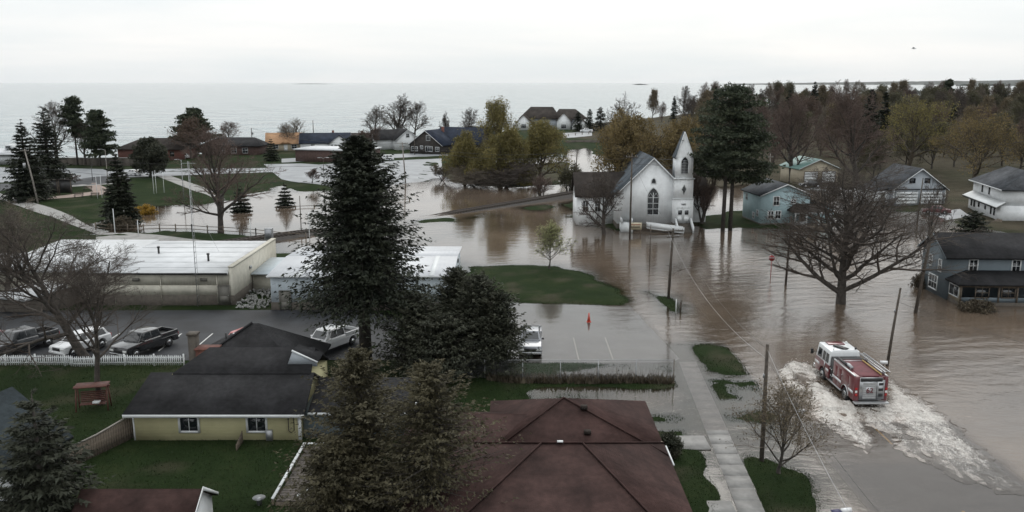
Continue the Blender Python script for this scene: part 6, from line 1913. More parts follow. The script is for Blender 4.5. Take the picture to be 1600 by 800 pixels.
# rear: aluminium panel, roll-up door, lamps, step
fb('rear_frame', 'steel', -HW + .40, .12, .66, HW - .40, .25, 2.36)
fb('rear_column', 'fe_red', -HW, .14, .62, -HW + .40, .26, 2.42, bev=.02)
fb('rear_column', 'fe_red', HW - .40 + .18, .14, .62, HW, .26, 2.42, bev=.02)
fb('rear_locker', 'steel', HW - .78, .105, .75, HW - .24, .12, 2.2)
for k in range(3): fb('rear_fitting', 'dark', HW - .68, .07, .95 + k * .42, HW - .34, .105, 1.15 + k * .42, bev=.02)
rd = fb('roll_up_door', 'steel', -.62, .085, .78, .38, .12, 2.02)
for k in range(8): fb('slat', 'steel', -.60, .068, .80 + k * .152, .36, .085, .935 + k * .152, rd, bev=.008)
plate = fb('number_plate_panel', 'fe_white', -.36, .058, 1.18, .16, .067, 1.66, rd)
plate.data.materials[0] = M['steel']
def text3(txt, size, mat, loc, rot, par, nm, ext=.004):
    c = bpy.data.curves.new(nm, 'FONT'); c.body = txt; c.size = size; c.align_x = 'CENTER'; c.align_y = 'CENTER'; c.extrude = ext; c.offset = size * .015
    c.materials.append(M[mat])
    t0 = bpy.data.objects.new(nm + '_curve', c); COL.objects.link(t0)
    dg = bpy.context.evaluated_depsgraph_get()
    me = bpy.data.meshes.new_from_object(t0.evaluated_get(dg)); me.name = nm
    if not me.materials: me.materials.append(M[mat])
    bpy.data.objects.remove(t0)
    t = bpy.data.objects.new(nm, me); link(t, par); t.location = loc; t.rotation_euler = rot
    return t
text3('62', .52, 'fe_red', (-.10, .050, 1.42), (math.pi / 2, 0, 0), rd, 'unit_number')
for s, nm in ((-1, 'lampred'), (1, 'lampred')):
    xx = s * (HW - .17) if s < 0 else HW - .10
    for k, mt_ in enumerate((nm, 'lampwhite', nm)):
        fb('tail_light', mt_, xx - .08, .10, 1.0 + k * .22, xx + .08, .14, 1.17 + k * .22, bev=.02)
fb('lit_tail_light', 'lampred', -HW + .10, .09, .98, -HW + .26, .12, 1.12)
fb('rear_step', 'steel', -HW - .02, -.28, .50, HW + .02, .14, .62, bev=.02)
fb('rear_upper_panel', 'dark', -HW + .42, .10, 2.08, HW - .42, .12, 2.34)
# ladder on the right, boards beside it
la = thing('ladder_rack', None, None); la.parent = fe; KIDS.setdefault(fe.name, []).append(la)
for xx in (.86, 1.20):
    mb = MB(); mb.box(xx - .03, -.05, 2.78, xx + .03, 4.5, 2.88); mb.build('ladder_rail', M['steel'], la, bevel=.01)
for k in range(14):
    mb = MB(); mb.tube([(.86, .15 + k * .32, 2.83), (1.20, .15 + k * .32, 2.83)], .02, 6); mb.build('rung', M['steel'], la)
for yy in (.6, 3.6):
    mb = MB(); mb.box(.95, yy, 2.42, 1.15, yy + .08, 2.78); mb.build('bracket', M['steel'], la)
mb = MB(); mb.box(.70, .3, 2.52, .80, 3.6, 2.58); mb.build('pike_pole', M['gold'], la)
mb = MB(); mb.tube([(-.85, 1.6, 2.6), (-.85, 2.2, 2.66), (-.85, 2.5, 2.6)], .13, 10); mb.build('deck_gun', M['metal'], la)

# ---- wake
wx = np.arange(16.5, 42, .13); wy_ = np.arange(42, 71, .13)
WX, WY = np.meshgrid(wx, wy_)
FO = [(PX([(1262,596),(1285,600),(1318,628),(1345,634),(1350,660),(1366,690),(1352,704),(1322,676),(1284,652),(1268,622)]), 1.0, .8),
      (PX([(1335,626),(1390,630),(1402,660),(1428,698),(1440,716),(1408,700),(1386,672),(1352,664)]), .85, .7),
      (PX([(1386,590),(1430,622),(1480,662),(1530,702),(1600,772),(1560,768),(1500,742),(1440,700),(1402,655),(1388,628)]), .92, 1.0),
      (PX([(1223,578),(1236,567),(1262,566),(1284,578),(1288,598),(1270,600),(1262,586),(1244,584),(1238,596),(1262,610),(1256,614),(1230,600)]), .8, .6)]
foam = np.zeros_like(WX)
for poly, a, soft in FO:
    d = sdist(WX, WY, poly) + fbm(WX, WY, 1.1, 41) * .9
    foam = np.maximum(foam, a * np.clip(d / soft + .45, 0, 1))
# feathered streaks trailing behind
streak = np.clip(.5 + fbm(WX * 3.2, WY * .45, 1.6, 43), 0, 1)
back = np.clip((57 - WY) / 10, 0, 1)
foam *= 1 - back * .45 * (1 - streak)
foam = np.clip(foam, 0, 1) * np.clip((WY - 40) / 11, .3, 1)
inside = (np.abs(WX - 25.85) < 1.1) & (WY > 59.0) & (WY < 67.0)
wz = .012 + np.sqrt(foam) * .02 + foam * (.03 + .16 * np.clip(fbm(WX, WY * .7, .6, 45), -.35, .6) + .07 * fbm(WX, WY, .25, 46))
for sx_, x0_w in ((-1, 24.5), (1, 27.1)):   # diverging bow waves
    for k_ in range(3):
        dd_ = (WX - x0_w) * sx_ - (66.5 - WY) * .30 + k_ * 1.1
        wz += .035 * np.exp(-(dd_ / .28) ** 2) * np.clip((66.5 - WY) / 3, 0, 1) * np.clip((WY - (56 if sx_ < 0 else 43)) / 8, 0, 1) * (1 - .25 * k_)
wz += np.where((WY > 58.5) & (WY < 62) & (WX < 24.6), foam * .20, 0) + np.where((WY > 62) & (WX < 24.4), foam * .16, 0)
wz = np.where(inside, -.08, wz)
edge = np.clip(foam / .06, 0, 1); wz = np.where(wz > .012, .004 + (wz - .004) * edge, wz)
mask = (foam[:-1, :-1] > .02) | (foam[1:, 1:] > .02) | (wz[:-1, :-1] > .020)
mb, uw2 = gridmesh('wake', WX, WY, wz, mask)
wk = mb.build('wake_foam', M['wake'], smooth=True)
tag(wk, 'white foaming wake churned up around the fire engine', 'foam', kind='stuff')
set_attr(wk.data, 'foam', foam.ravel()[uw2])
wd_ = np.clip(-terrain(WX, WY), 0, 2)
set_attr(wk.data, 'murk', (1 - np.exp(-wd_ * 4.2)).ravel()[uw2])
set_attr(wk.data, 'ruffle', np.clip(.3 + foam, 0, 1).ravel()[uw2])
# spray droplets thrown up by the wheels
rng = np.random.default_rng(8)
sel = np.argwhere(foam > .55)
pk = sel[rng.integers(0, len(sel), 3200)]
C = np.stack([WX[pk[:, 0], pk[:, 1]], WY[pk[:, 0], pk[:, 1]], wz[pk[:, 0], pk[:, 1]] + .02 + rng.random(3200) ** 3 * .28], 1) + rng.normal(0, .05, (3200, 3))
mb = MB(); leaf_tris(mb, rng, C, .055)
tag(mb.build('spray_droplets', pm('spray', (.68, .67, .64), .6, var=.05)), 'fine white spray over the fire engine wake', 'spray', kind='stuff')

# ------------------------------------------------------------------ poles and wires
def pole(label, px, py, ptop, rtop=None, mat='pole', arms=(), trans=(), r=.15, name='utility_pole', cat='utility pole', z=None, lamps=(), lean=(0, 0), extra=True):
    x, y = G(px, py, z or 0)
    zz = hat(x, y) if z is None else z
    h = HT(y, ptop) - zz
    dx = lean[0] / SCALE(px, py) if lean[0] else 0
    o = thing(name, label, cat, (x, y, zz))
    mb = MB(); mb.tube([(0, 0, -.9), (dx * .5, lean[1] * .5, h * .5), (dx, lean[1], h)], [r, r * .85, r * .62], 10); mb.build('shaft', M[mat], o, smooth=True)
    for (za, wa, rot) in arms:
        q = dx * (h - za) / h
        m_ = Matrix.Rotation(rot, 3, 'Z')
        mb = MB(); mb.cbox((q, -.14, h - za), (wa, .09, .11), m_); a = mb.build('crossarm', M[mat], o)
        for k in (-.46, -.26, .26, .46):
            v = m_ @ Vector((k * wa, 0, 0))
            mb = MB(); mb.tube([(q + v.x, -.14 + v.y, h - za + .05), (q + v.x, -.14 + v.y, h - za + .2)], [.035, .05], 6); mb.build('insulator', M['metal'], a)
    for (za, s) in trans:
        mb = MB(); mb.tube([(dx + s * .36, 0, h - za - .9), (dx + s * .36, 0, h - za)], .24, 12); t_ = mb.build('transformer', M['metal'], o)
        mb = MB(); mb.box(dx + min(0, s * .2), -.04, h - za - .5, dx + max(0, s * .2), .04, h - za - .42); mb.build('bracket', M['dark'], t_)
    for (za, lx, ly) in lamps:
        mb = MB(); mb.tube([(dx, 0, h - za), (dx + lx * .6, ly * .6, h - za + .25), (dx + lx, ly, h - za + .2)], .04, 6); l_ = mb.build('lamp_arm', M['metal'], o)
        mb = MB(); mb.cbox((dx + lx * 1.12, ly * 1.12, h - za + .18), (.55 if abs(lx) > .1 else .25, .25 if abs(lx) > .1 else .55, .12)); mb.build('lamp_head', M['metal'], l_, bevel=.03)
    if extra:
        mb = MB(); mb.box(-r - .02 + dx * .7, -.06, h * .72, -r * .6 + dx * .7, .06, h * .72 + .25); mb.build('fitting', M['metal'], o)
    o['top'] = h
    return o, Vector((x + dx, y + lean[1], zz + h))
PT = {}
def P_(key, *a, **k):
    o, t = pole(*a, **k); PT[key] = t
    del o['top']
    return o
P_('road', 'wooden power pole with crossarms on the grass islet by the road', 1044, 467, 357, arms=((.25, 2.3, .25), (.9, 1.4, .25)), lean=(4, 0), r=.16)
P_('walk', 'wooden power pole standing beside the small budding tree', 1190, 722, 538, lean=(-2, 0), r=.15)
P_('mail', 'short leaning wooden pole standing in the flood right of the fire engine', 1384, 572, 450, lean=(12, 0), r=.13)
P_('stop', 'dark wooden pole standing in the flood right of the stop sign', 1227, 446, 338, lean=(3, 0), r=.14)
P_('gh', 'tall leaning wooden pole in the flood left of the blue grey house', 1428, 489, 352, lean=(17, 0), r=.19)
P_('gh2', 'slender pole in front of the grey garage', 1433, 346, 278, lean=(3, 0), r=.12)
P_('church', 'tall dark wooden pole in front of the church', 984, 374, 240, r=.16, arms=((.5, 1.8, .2),))
P_('thin', 'thin dark pole standing in the flood in front of the church steps', 1015, 414, 351, r=.07, name='thin_pole', cat='pole')
P_('park', 'pale leaning utility pole with transformer beside the park sidewalk', 61, 322, 233, mat='palepole', lean=(-13, 0), trans=((2.6, -1),), arms=((.3, 1.6, .1),), r=.17)
P_('lot', 'pale power pole with crossarm standing beside the flooded lot', 634, 286, 222, mat='palepole', lean=(-4, 0), arms=((.3, 2.6, .2), (1.0, 1.4, .2)), r=.17)
P_('lamp1', 'dark lamp post with twin heads in the flooded lot', 507, 294, 247, r=.07, lamps=((.1, .9, 0), (.1, -.9, 0)), name='lamp_post', cat='lamp post')
P_('nav', 'wooden pole in front of the house with navy roof', 491, 236, 188, r=.16)
P_('hall', 'wooden pole at the right end of the dark roofed hall', 395, 240, 200, r=.16, trans=((1.2, 1),))
P_('brown', 'thin pole on the lawn of the brown gabled house', 648, 246, 214, r=.13)
P_('riv1', 'dark pole by the river between the willows and the church', 897, 302, 236, r=.15, lean=(4, 0))
P_('riv2', 'shorter dark pole left of the river pole', 885, 300, 250, r=.12)
P_('tan', 'pale pole in front of the tan garage', 1201, 290, 240, mat='palepole', r=.15, arms=((.8, 1.6, .4),))
P_('pl', 'pale lamp post on the park lawn left of the spruce', 170, 298, 234, mat='palepole', r=.09, lamps=((.1, -1.2, 0),), name='lamp_post', cat='lamp post')
P_('pm', 'pale lamp post on the path in front of the broad park tree', 288, 318, 250, mat='metal', r=.08, lamps=((.1, -.9, 0),), name='lamp_post', cat='lamp post')
P_('pd', 'dark lamp post by the park lot', 145, 286, 257, r=.07, mat='dark', name='lamp_post', cat='lamp post')
for i, (px, py, pt, lb) in enumerate([(153, 314, 276, 'left one of the pair of short pale flagpoles by the benches'), (160, 313, 273, 'right one of the pair of short pale flagpoles by the benches'), (241, 307, 268, 'left flagpole of the three on the park lawn'), (245, 306, 266, 'middle flagpole of the three on the park lawn'), (257, 305, 269, 'right flagpole of the three on the park lawn'),
                                       (180, 366, 326, 'white post behind the cream building, beside the rail fence end'), (217, 372, 345, 'short white post at the rail fence'), (392, 373, 342, 'white post at the right end of the rail fence'), (471, 366, 306, 'dark post beside the rail track left of the tall spruce'), (484, 376, 332, 'pale post beside the tall spruce at the rail track')]):
    P_('f%d' % i, lb, px, py, pt, mat='trim' if i != 8 else 'pole', r=.055 if i < 5 else .08, name='flagpole' if i < 5 else 'post', cat='flagpole' if i < 5 else 'post', extra=False)
# antenna mast on the cream building
am = thing('antenna_mast', 'thin lattice antenna mast rising in front of the cream building', 'antenna', (-32.3, 86.35, .3))
hA = HT(86.3, 252) - .3
for a, b in ((-.13, 0), (.13, 0), (0, -.22)):
    mb = MB(); mb.tube([(a, b, -.3), (a * .5, b * .5, hA)], .016, 6); mb.build('upright', M['metal'], am)
for k in range(26):
    z = .5 + k * hA / 26.5; q = 1 - .5 * z / hA
    mb = MB(); mb.tube([(-.13 * q, 0, z), (.13 * q, 0, z + .25), (0, -.22 * q, z + .12), (-.13 * q, 0, z)], .012, 4); mb.build('rung', M['metal'], am)
mb = MB(); mb.tube([(-.7, 0, hA - .2), (.7, 0, hA - .2)], .02, 5); mb.build('aerial', M['metal'], am)

def wire(label, a, b, sag, r=.011, n=18, mat='wire'):
    a, b = Vector(a), Vector(b)
    pts = [a.lerp(b, i / n) - Vector((0, 0, 4 * sag * (i / n) * (1 - i / n))) for i in range(n + 1)]
    mb = MB(); mb.tube(pts, r, 4); return tag(mb.build('power_line', M[mat]), label, 'wire')
V3 = Vector
def W(l, a, b, sag, **k): wire(l, PT[a] if isinstance(a, str) else a, PT[b] if isinstance(b, str) else b, sag, **k)
down = V3((0, 0, -.3))
W('cable from the road pole down to the pole by the budding tree', PT['road'] + V3((.5, 0, -.4)), PT['walk'] + down, 1.2)
W('second cable from the road pole to the pole by the budding tree', PT['road'] + V3((-.6, 0, -.2)), PT['walk'] + V3((0, 0, -.9)), 1.5, mat='metal')
W('cable running from the pole by the budding tree over the road edge', PT['walk'] + down, (15.4, 32, 3.0), .4, mat='metal')
W('lower cable running toward the viewer beside the road', PT['walk'] + V3((0, 0, -.9)), (17.2, 32, 3.3), .5)
W('cable from the short leaning pole toward the right edge', PT['mail'] + V3((0, 0, -1.2)), (47, 44, 5.0), .8)
W('cable from the short leaning pole to the tall leaning pole', PT['mail'] + V3((0, 0, -1.2)), PT['gh'] + V3((0, 0, -1)), .8)
W('cable from the tall leaning pole to the pole by the stop sign', PT['gh'] + V3((0, 0, -.5)), PT['stop'] + down, .9)
W('cable from the stop sign pole to the road pole', 'stop', PT['road'] + V3((.8, 0, -.2)), .8)
W('cable from the road pole to the tall pole in front of the church', PT['road'] + V3((0, 0, -.1)), PT['church'] + V3((0, 0, -.5)), 1.0)
W('cable from the church pole to the river pole', PT['church'] + V3((0, 0, -.5)), 'riv1', .9)
W('cable from the river pole to the pole beside the flooded lot', 'riv1', PT['lot'] + down, 1.6, r=.03)
W('second cable from the river pole to the lot pole', PT['riv1'] + V3((0, 0, -.8)), PT['lot'] + V3((0, 0, -.9)), 1.8, r=.03)
W('cable from the lot pole to the dark roofed hall pole', PT['lot'] + down, 'hall', 1.8, r=.03)
W('cable from the pale leaning park pole across the park', PT['park'] + down, (-25, 152, 9), 1.6, r=.024)
W('lower cable across the park lawn', PT['park'] + V3((0, 0, -3.2)), (-25, 152, 6), 1.4, r=.022)
W('cable from the pale leaning park pole to the left', PT['park'] + down, (-130, 150, 10), 1.0, r=.024)
W('cable from the church pole over the church to the right', PT['church'] + V3((0, 0, -1.5)), PT['tan'] + down, 1.0, r=.028)
W('upper cable past the great pine to the garage pole', PT['church'] + V3((0, 0, -.6)), PT['tan'] + V3((0, 0, .2)), .8, r=.028)
W('cable from the garage pole along the front of the wood', 'tan', (120, 185, 12), 1.4, r=.028)
W('guy wire from the road pole down toward the flooded street', PT['road'] + V3((0, 0, -.6)), (*G(1078, 436), .0), .05, mat='metal')
W('antenna guy wire to the cream building roof', (-32.3, 86.3, hA * .8), (-33.5, 97, 4.0), .15, r=.01, mat='metal')

# ------------------------------------------------------------------ rail line
rl = thing('railway', 'rail track on its dark embankment crossing the flood', None); rl['kind'] = 'structure'
A0 = Vector((*G(330, 386), 0)); B0 = Vector((*G(1010, 290), 0)); B0 = A0 + (B0 - A0)
A0 = Vector((-46.0, 117.5, 0)); Dd = Vector((29.1, 30.2, 0)).normalized(); Nn = Vector((Dd.y, -Dd.x, 0))
base = Vector((-37.8, 125.6, 0))
M['ballast'] = pm('dark_ballast', (.045, .040, .036), .95, var=.4, scale=6, bump=.8, bscale=12)
M['tie'] = pm('tie_wood', (.055, .046, .038), .9, var=.35, scale=4)
M['rust'] = pm('rail_steel', (.075, .060, .052), .55, .4, var=.2)
def railz(s):
    # dry at the left crossing, drowned behind the spruce, climbing again to the right
    return float(np.interp(s, [-10, 0, 9, 14, 22, 34, 40, 60, 78, 130], [.55, .5, .42, .05, -.25, -.18, .12, .45, .85, 1.3]))
ss = np.arange(-12, 132, 2.0)
mb = MB(); rows_ = []
for off, dz in ((-3.2, -1.0), (-1.7, -.12), (1.7, -.12), (3.2, -1.0)):
    rows_.append([tuple(base + Dd * s + Nn * off + Vector((0, 0, railz(s) + dz))) for s in ss])
R4 = np.array(rows_)
g_, _ = gridmesh('b', R4[:, :, 0], R4[:, :, 1], R4[:, :, 2]); g_.build('embankment', M['ballast'], rl)
for off in (-.72, .72):
    mb = MB()
    pts = [base + Dd * s + Nn * off + Vector((0, 0, railz(s) + .14)) for s in ss]
    mb.tube(pts, .06, 5); mb.build('rail', M['rust'], rl)
tb = MB(); tb.box(-1.3, -.12, -.16, 1.3, .12, .06); tie_me = tb.mesh('tie', M['tie'])
for k in range(200):
    s = -10 + k * .66
    if railz(s) < -.12: continue
    o = link(bpy.data.objects.new('tie', tie_me), rl)
    o.location = base + Dd * s + Vector((0, 0, railz(s))); o.rotation_euler = (0, 0, math.atan2(Nn.y, Nn.x))
cbx = thing('signal_cabinet', 'silver signal cabinet beside the rail track behind the cream building', 'cabinet', (*G(421, 379), .45))
mb = MB(); mb.box(-.55, -.4, 0, .55, .4, 1.7); mb.build('case', M['metal'], cbx, bevel=.03)
mb = MB(); mb.box(-.45, -.43, .2, .45, -.4, 1.55); mb.build('door', M['carsilver'], cbx)

# ------------------------------------------------------------------ fences
def rail_fence(label, pts, h, step, rails, mat, z=None, name='rail_fence', pr=.07):
    p0 = Vector((*G(*pts[0]), 0))
    o = thing(name, label, 'fence', p0)
    for a, b in zip(pts, pts[1:]):
        A, B = Vector((*G(*a), 0)), Vector((*G(*b), 0))
        n = max(1, int((B - A).length / step)); last = None
        for k in range(n + 1):
            q = A.lerp(B, k / n); q.z = max(hat(q.x, q.y), -.4) if z is None else z
            mb = MB(); mb.box(-pr, -pr, -.4, pr, pr, h + .08); w_ = mb.build('post', M[mat], o); w_.location = q - p0
            if last is not None:
                d = q - last
                for rz_ in rails:
                    mb = MB(); mb.tube([(0, 0, rz_), (d.x, d.y, d.z + rz_)], .055, 5); r_ = mb.build('rail', M[mat], o); r_.location = last - p0
            last = q
    return o
rail_fence('dark wooden rail fence along the flooded park behind the cream building', [(150, 360), (300, 362), (400, 368), (478, 372)], 1.15, 2.5, (.45, 1.0), 'wood')
rail_fence('low timber guard rail standing in the flooded lot', [(432, 326), (520, 322), (640, 313)], .45, 3.2, (.38,), 'wood', z=-.1, name='guard_rail', pr=.1)
rail_fence('low guard rail beside the large lakeside house', [(888, 216), (930, 211)], .9, 6, (.75,), 'wood', z=.9, name='guard_rail', pr=.14)
# picket fence
pf = thing('picket_fence', 'white picket fence between the dark lot and the garden', 'fence', (-42.4, 67.2, .35))
mb = MB(); mb.prism([(-.04, 0), (.04, 0), (.04, .018), (-.04, .018)], .08, .86); mb.add([(-.04, 0, .86), (.04, 0, .86), (.04, .018, .86), (-.04, .018, .86), (0, .009, .95)], [(0, 1, 4), (1, 2, 4), (2, 3, 4), (3, 0, 4)])
pk_me = mb.mesh('picket', M['white'])
xx = -6.0; kx = 0; rf = random.Random(3)
while xx < 15.6:
    gate = 6.6 < xx < 8.7
    o = link(bpy.data.objects.new('picket', pk_me), pf)
    o.location = (xx, -.35 if gate else 0, rf.uniform(-.03, .03)); o.rotation_euler = (0, rf.uniform(-.03, .03), 0); xx += .165
for a, b, yy in ((-6.1, 6.6, .02), (6.6, 8.7, -.33), (8.7, 15.7, .02)):
    for z in (.25, .68):
        mb = MB(); mb.box(a, yy, z, b, yy + .05, z + .08); mb.build('rail', M['white'], pf)
for a in range(10):
    mb = MB(); mb.box(-6.1 + a * 2.42 - .05, .03, -.3, -6.1 + a * 2.42 + .05, .13, 1.0); mb.build('post', M['white'], pf)
# chain link fence
cl = thing('chain_link_fence', 'chain link fence running past the juniper thicket to the sidewalk', 'fence', (-8.0, 64.2, .1))
Lc, Hc = 20.6, 1.75
for k in range(8):
    mb = MB(); mb.tube([(k * Lc / 7, 0, -.5), (k * Lc / 7, 0, Hc + .05)], .035, 7); mb.build('post', M['metal' if k < 7 else 'wood'], cl)
mb = MB(); mb.tube([(0, 0, Hc), (Lc, 0, Hc)], .022, 6); mb.build('top_rail', M['metal'], cl)
n = int(Lc / .10)
A_ = []; B_ = []
for k in range(-17, n):
    a0 = k * .1
    for s in (1, -1):
        if s > 0: q0, q1 = (a0, 0.03), (a0 + Hc, Hc)
        else: q0, q1 = (a0 + Hc, 0.03), (a0, Hc)
        def cut(p, q):
            (xa, za), (xb, zb) = p, q
            if xa > xb: (xa, za), (xb, zb) = (xb, zb), (xa, za)
            if xb <= 0 or xa >= Lc: return None
            if xa < 0: za += (zb - za) * (0 - xa) / (xb - xa); xa = 0
            if xb > Lc: zb = za + (zb - za) * (Lc - xa) / (xb - xa); xb = Lc
            return (xa, 0, za), (xb, 0, zb)
        c = cut(q0, q1)
        if c: A_.append(c[0]); B_.append(c[1])
mb = MB(); mb.segs(np.array(A_), np.array(B_), np.full(len(A_), .0035), np.full(len(A_), .0035), 3)
q = mb.build('wire_mesh', M['metal'], cl); q['kind'] = 'stuff'
# board fence beside the yellow house
bf = thing('board_fence', 'weathered board fence climbing to the corner of the yellow house', 'fence', (-24.6, 52.0, .3))
A = Vector((-2.2, -4.6, 0)); B = Vector((.1, .8, 0))
Ld = (B - A).length; d = (B - A).normalized()
for k in range(30):
    q = A + d * (k * Ld / 30)
    mb = MB(); hh = 1.25 + .35 * (k / 30) ** 2
    mb.cbox((0, 0, hh / 2 - .1), (.03, Ld / 30 - .02, hh + .2), Matrix.Rotation(math.atan2(d.y, d.x) - math.pi / 2, 3, 'Z')); w_ = mb.build('board', M['wood'], bf); w_.location = q
mb = MB(); mb.tube([A + Vector((0, 0, 1.3)), A.lerp(B, .5) + Vector((0, 0, 1.38)), B + Vector((0, 0, 1.7))], .06, 5); mb.build('cap_rail', M['palepole'], bf)
# low board fence piece behind the white gabled house and yard stub by the yellow wall
bs = thing('board_fence', 'short weathered fence stub against the yellow house wall', 'fence', (-17.3, 51.6, .3))
for k in range(7):
    mb = MB(); mb.box(.0, -.9 + k * .2, -.2, .03, -.73 + k * .2, .45 + .06 * k); mb.build('board', M['wood'], bs)

# ------------------------------------------------------------------ yard and street things
M['redwood'] = pm('red_stained_wood', (.10, .035, .026), .7, var=.3, scale=4)
sw = thing('garden_swing', 'red brown wooden garden swing under the slender bare tree', 'swing', (*G(147, 640, .3), .3), R_(12))
for s in (-1, 1):
    for yy in (-.5, .5):
        mb = MB(); mb.tube([(s * 1.05, yy, -.1), (s * 1.0, yy * .35, 1.75)], .05, 6); mb.build('leg', M['redwood'], sw)
mb = MB(); mb.box(-1.2, -.06, 1.68, 1.2, .06, 1.8); mb.build('top_beam', M['redwood'], sw)
for k in range(6):
    mb = MB(); mb.box(-.85, .22 + k * .012, .55 + k * .13, .85, .25 + k * .012, .65 + k * .13); mb.build('back_slat', M['redwood'], sw)
for k in range(5):
    mb = MB(); mb.box(-.85, -.32 + k * .11, .48, .85, -.23 + k * .11, .51); mb.build('seat_slat', M['redwood'], sw)
mb = MB(); mb.box(-1.1, -.55, 1.80, 1.1, .55, 1.86); mb.build('canopy', M['redwood'], sw)
mb = MB(); mb.box(.05, -.25, .52, .5, .1, .68); tag(mb.build('cushion', M['white']), 'white cushion lying on the garden swing', 'cushion').matrix_world = Matrix.Translation(Vector((*G(147, 640, .3), .3)))
# cone
cn = thing('traffic_cone', 'orange red traffic cone standing on the wet lot', 'cone', at(920, 503, LOT_Z))
M['orange'] = pm('cone_orange', (.55, .075, .045), .45, var=.08)
mb = MB(); mb.box(-.22, -.22, 0, .22, .22, .04); mb.build('base', M['orange'], cn)
mb = MB(); mb.tube([(0, 0, .04), (0, 0, .92)], [.17, .045], 14); mb.build('body', M['orange'], cn, smooth=False)
mb = MB(); mb.tube([(0, 0, .55), (0, 0, .68)], [.104, .084], 14, cap=False); mb.build('band', M['carred'], cn)
# stop sign
ssn = thing('stop_sign', 'red octagonal stop sign on a post in the flooded street', 'sign', at(1204, 433, 0), R_(-8))
M['signred'] = pm('sign_red', (.30, .022, .026), .45, var=.06)
mb = MB(); mb.box(-.035, -.02, -.8, .035, .02, 2.5); mb.build('post', M['signred'], ssn)
oc = [(.40 * math.cos(R_(22.5 + 45 * k)), .40 * math.sin(R_(22.5 + 45 * k)) + 2.35) for k in range(8)]
mb = MB(); mb.exty(oc, -.06, -.045); mb.build('plate', M['trim'], ssn)
mb = MB(); mb.exty([(x * .93, 2.35 + (z - 2.35) * .93) for x, z in oc], -.068, -.061); pl_ = mb.build('face', M['signred'], ssn)
text3('STOP', .27, 'trim', (0, -.075, 2.35), (math.pi / 2, 0, 0), pl_, 'lettering')
def mailbox(label, px, py, z, col, rz, box2=None, hpost=1.05):
    o = thing('mailbox', label, 'mailbox', (*G(px, py, z), z), R_(rz))
    mb = MB(); mb.box(-.05, -.05, -.6, .05, .05, hpost); mb.build('post', M['wood'], o)
    prof = [(-.12, 0), (.12, 0), (.12, .14)] + [(.12 * math.cos(t), .14 + .12 * math.sin(t)) for t in np.linspace(.3, math.pi - .3, 6)] + [(-.12, .14)]
    mb = MB(); mb.extx([(y_, z_ + hpost) for y_, z_ in prof], -.28, .28); mb.build('box', M[col], o, fix=True)
    mb = MB(); mb.box(.281, -.02, hpost + .1, .30, .06, hpost + .22); mb.build('flag', M['signred'], o)
    if box2:
        mb = MB(); mb.box(-.75, -.15, hpost - .35, -.33, .15, hpost + .12); mb.build('newspaper_box', M[box2], o, bevel=.02)
        mb = MB(); mb.box(-.78, -.17, hpost + .12, -.30, .17, hpost + .16); mb.build('lid', M[box2], o)
    return o
M['navyp'] = pm('navy_plastic', (.035, .032, .09), .5, var=.1)
mailbox('white mailbox on a post behind the small budding tree', 1249, 668, 0, 'carwhite', 10)
mailbox('white mailbox with dark blue newspaper box at the bottom edge', 1319, 830, .1, 'carwhite', 12, 'navyp')
mailbox('white mailbox at the foot of the short leaning pole', 1379, 588, -.15, 'carwhite', 0)
# stump post and stake on the islet
o = thing('stump_post', 'short dark post beside the white stake on the islet', 'post', at(1063, 486, .05)); mb = MB(); mb.tube([(0, 0, -.4), (.02, 0, .95), (.14, 0, 1.15)], [.09, .09, .06], 8); mb.build('shaft', M['pole'], o)
o = thing('marker_stake', 'thin white marker stake on the islet by the road pole', 'stake', at(1056, 489, .05)); mb = MB(); mb.box(-.04, -.02, -.4, .04, .02, 1.45); mb.build('shaft', M['trim'], o)
# floating branch
segs, tips, zm = skeleton(303, 3.4, .05, lv=2, nch=(9, 5), fork=.3)
mb = seg_mb(segs, 4, .012)
fbh = thing('fallen_branch', 'dark broken branch floating in the flooded street', 'branch', (*G(1072, 420), -.02), R_(-52)); q = mb.build('limb', M['twig'], fbh); q.rotation_euler = (R_(86), 0, 0)
# benches and panels in the park
def bench(label, px, py, rz):
    o = thing('park_bench', label, 'bench', (*G(px, py, .5), .58), R_(rz))
    for k in range(4):
        mb = MB(); mb.box(-.9, -.25 + k * .13, .42, .9, -.15 + k * .13, .46); mb.build('seat_slat', M['wood'], o)
    for k in range(3):
        mb = MB(); mb.box(-.9, .27, .55 + k * .14, .9, .30, .65 + k * .14); mb.build('back_slat', M['wood'], o)
    for s in (-.75, .75):
        mb = MB(); mb.box(s - .04, -.22, -.1, s + .04, -.14, .42); mb.build('leg', M['dark'], o)
        mb = MB(); mb.box(s - .04, .22, -.1, s + .04, .27, .95); mb.build('leg', M['dark'], o)
bench('dark park bench on the lawn, left one near the spruces', 123, 309, 5); bench('dark park bench on the lawn, right one near the flagpoles', 148, 309, -4); bench('dark bench beside the pink brick path', 137, 298, 0)
for px, lb in ((82, 'left dark upright panel on the park lawn'), (103, 'right dark upright panel on the park lawn')):
    o = thing('display_panel', lb, 'panel', (*G(px, 304, .5), .55))
    mb = MB(); mb.box(-1.35, -.1, .3, 1.35, .1, 2.9); mb.build('panel', M['dark'], o)
    for s in (-1.2, 1.2):
        mb = MB(); mb.box(s - .07, -.14, -.4, s + .07, .14, 3.0); mb.build('post', M['wood'], o)
    mb = MB(); mb.box(-1.5, -.35, 3.0, 1.5, .35, 3.08); mb.build('cap', M['r_brown'], o)
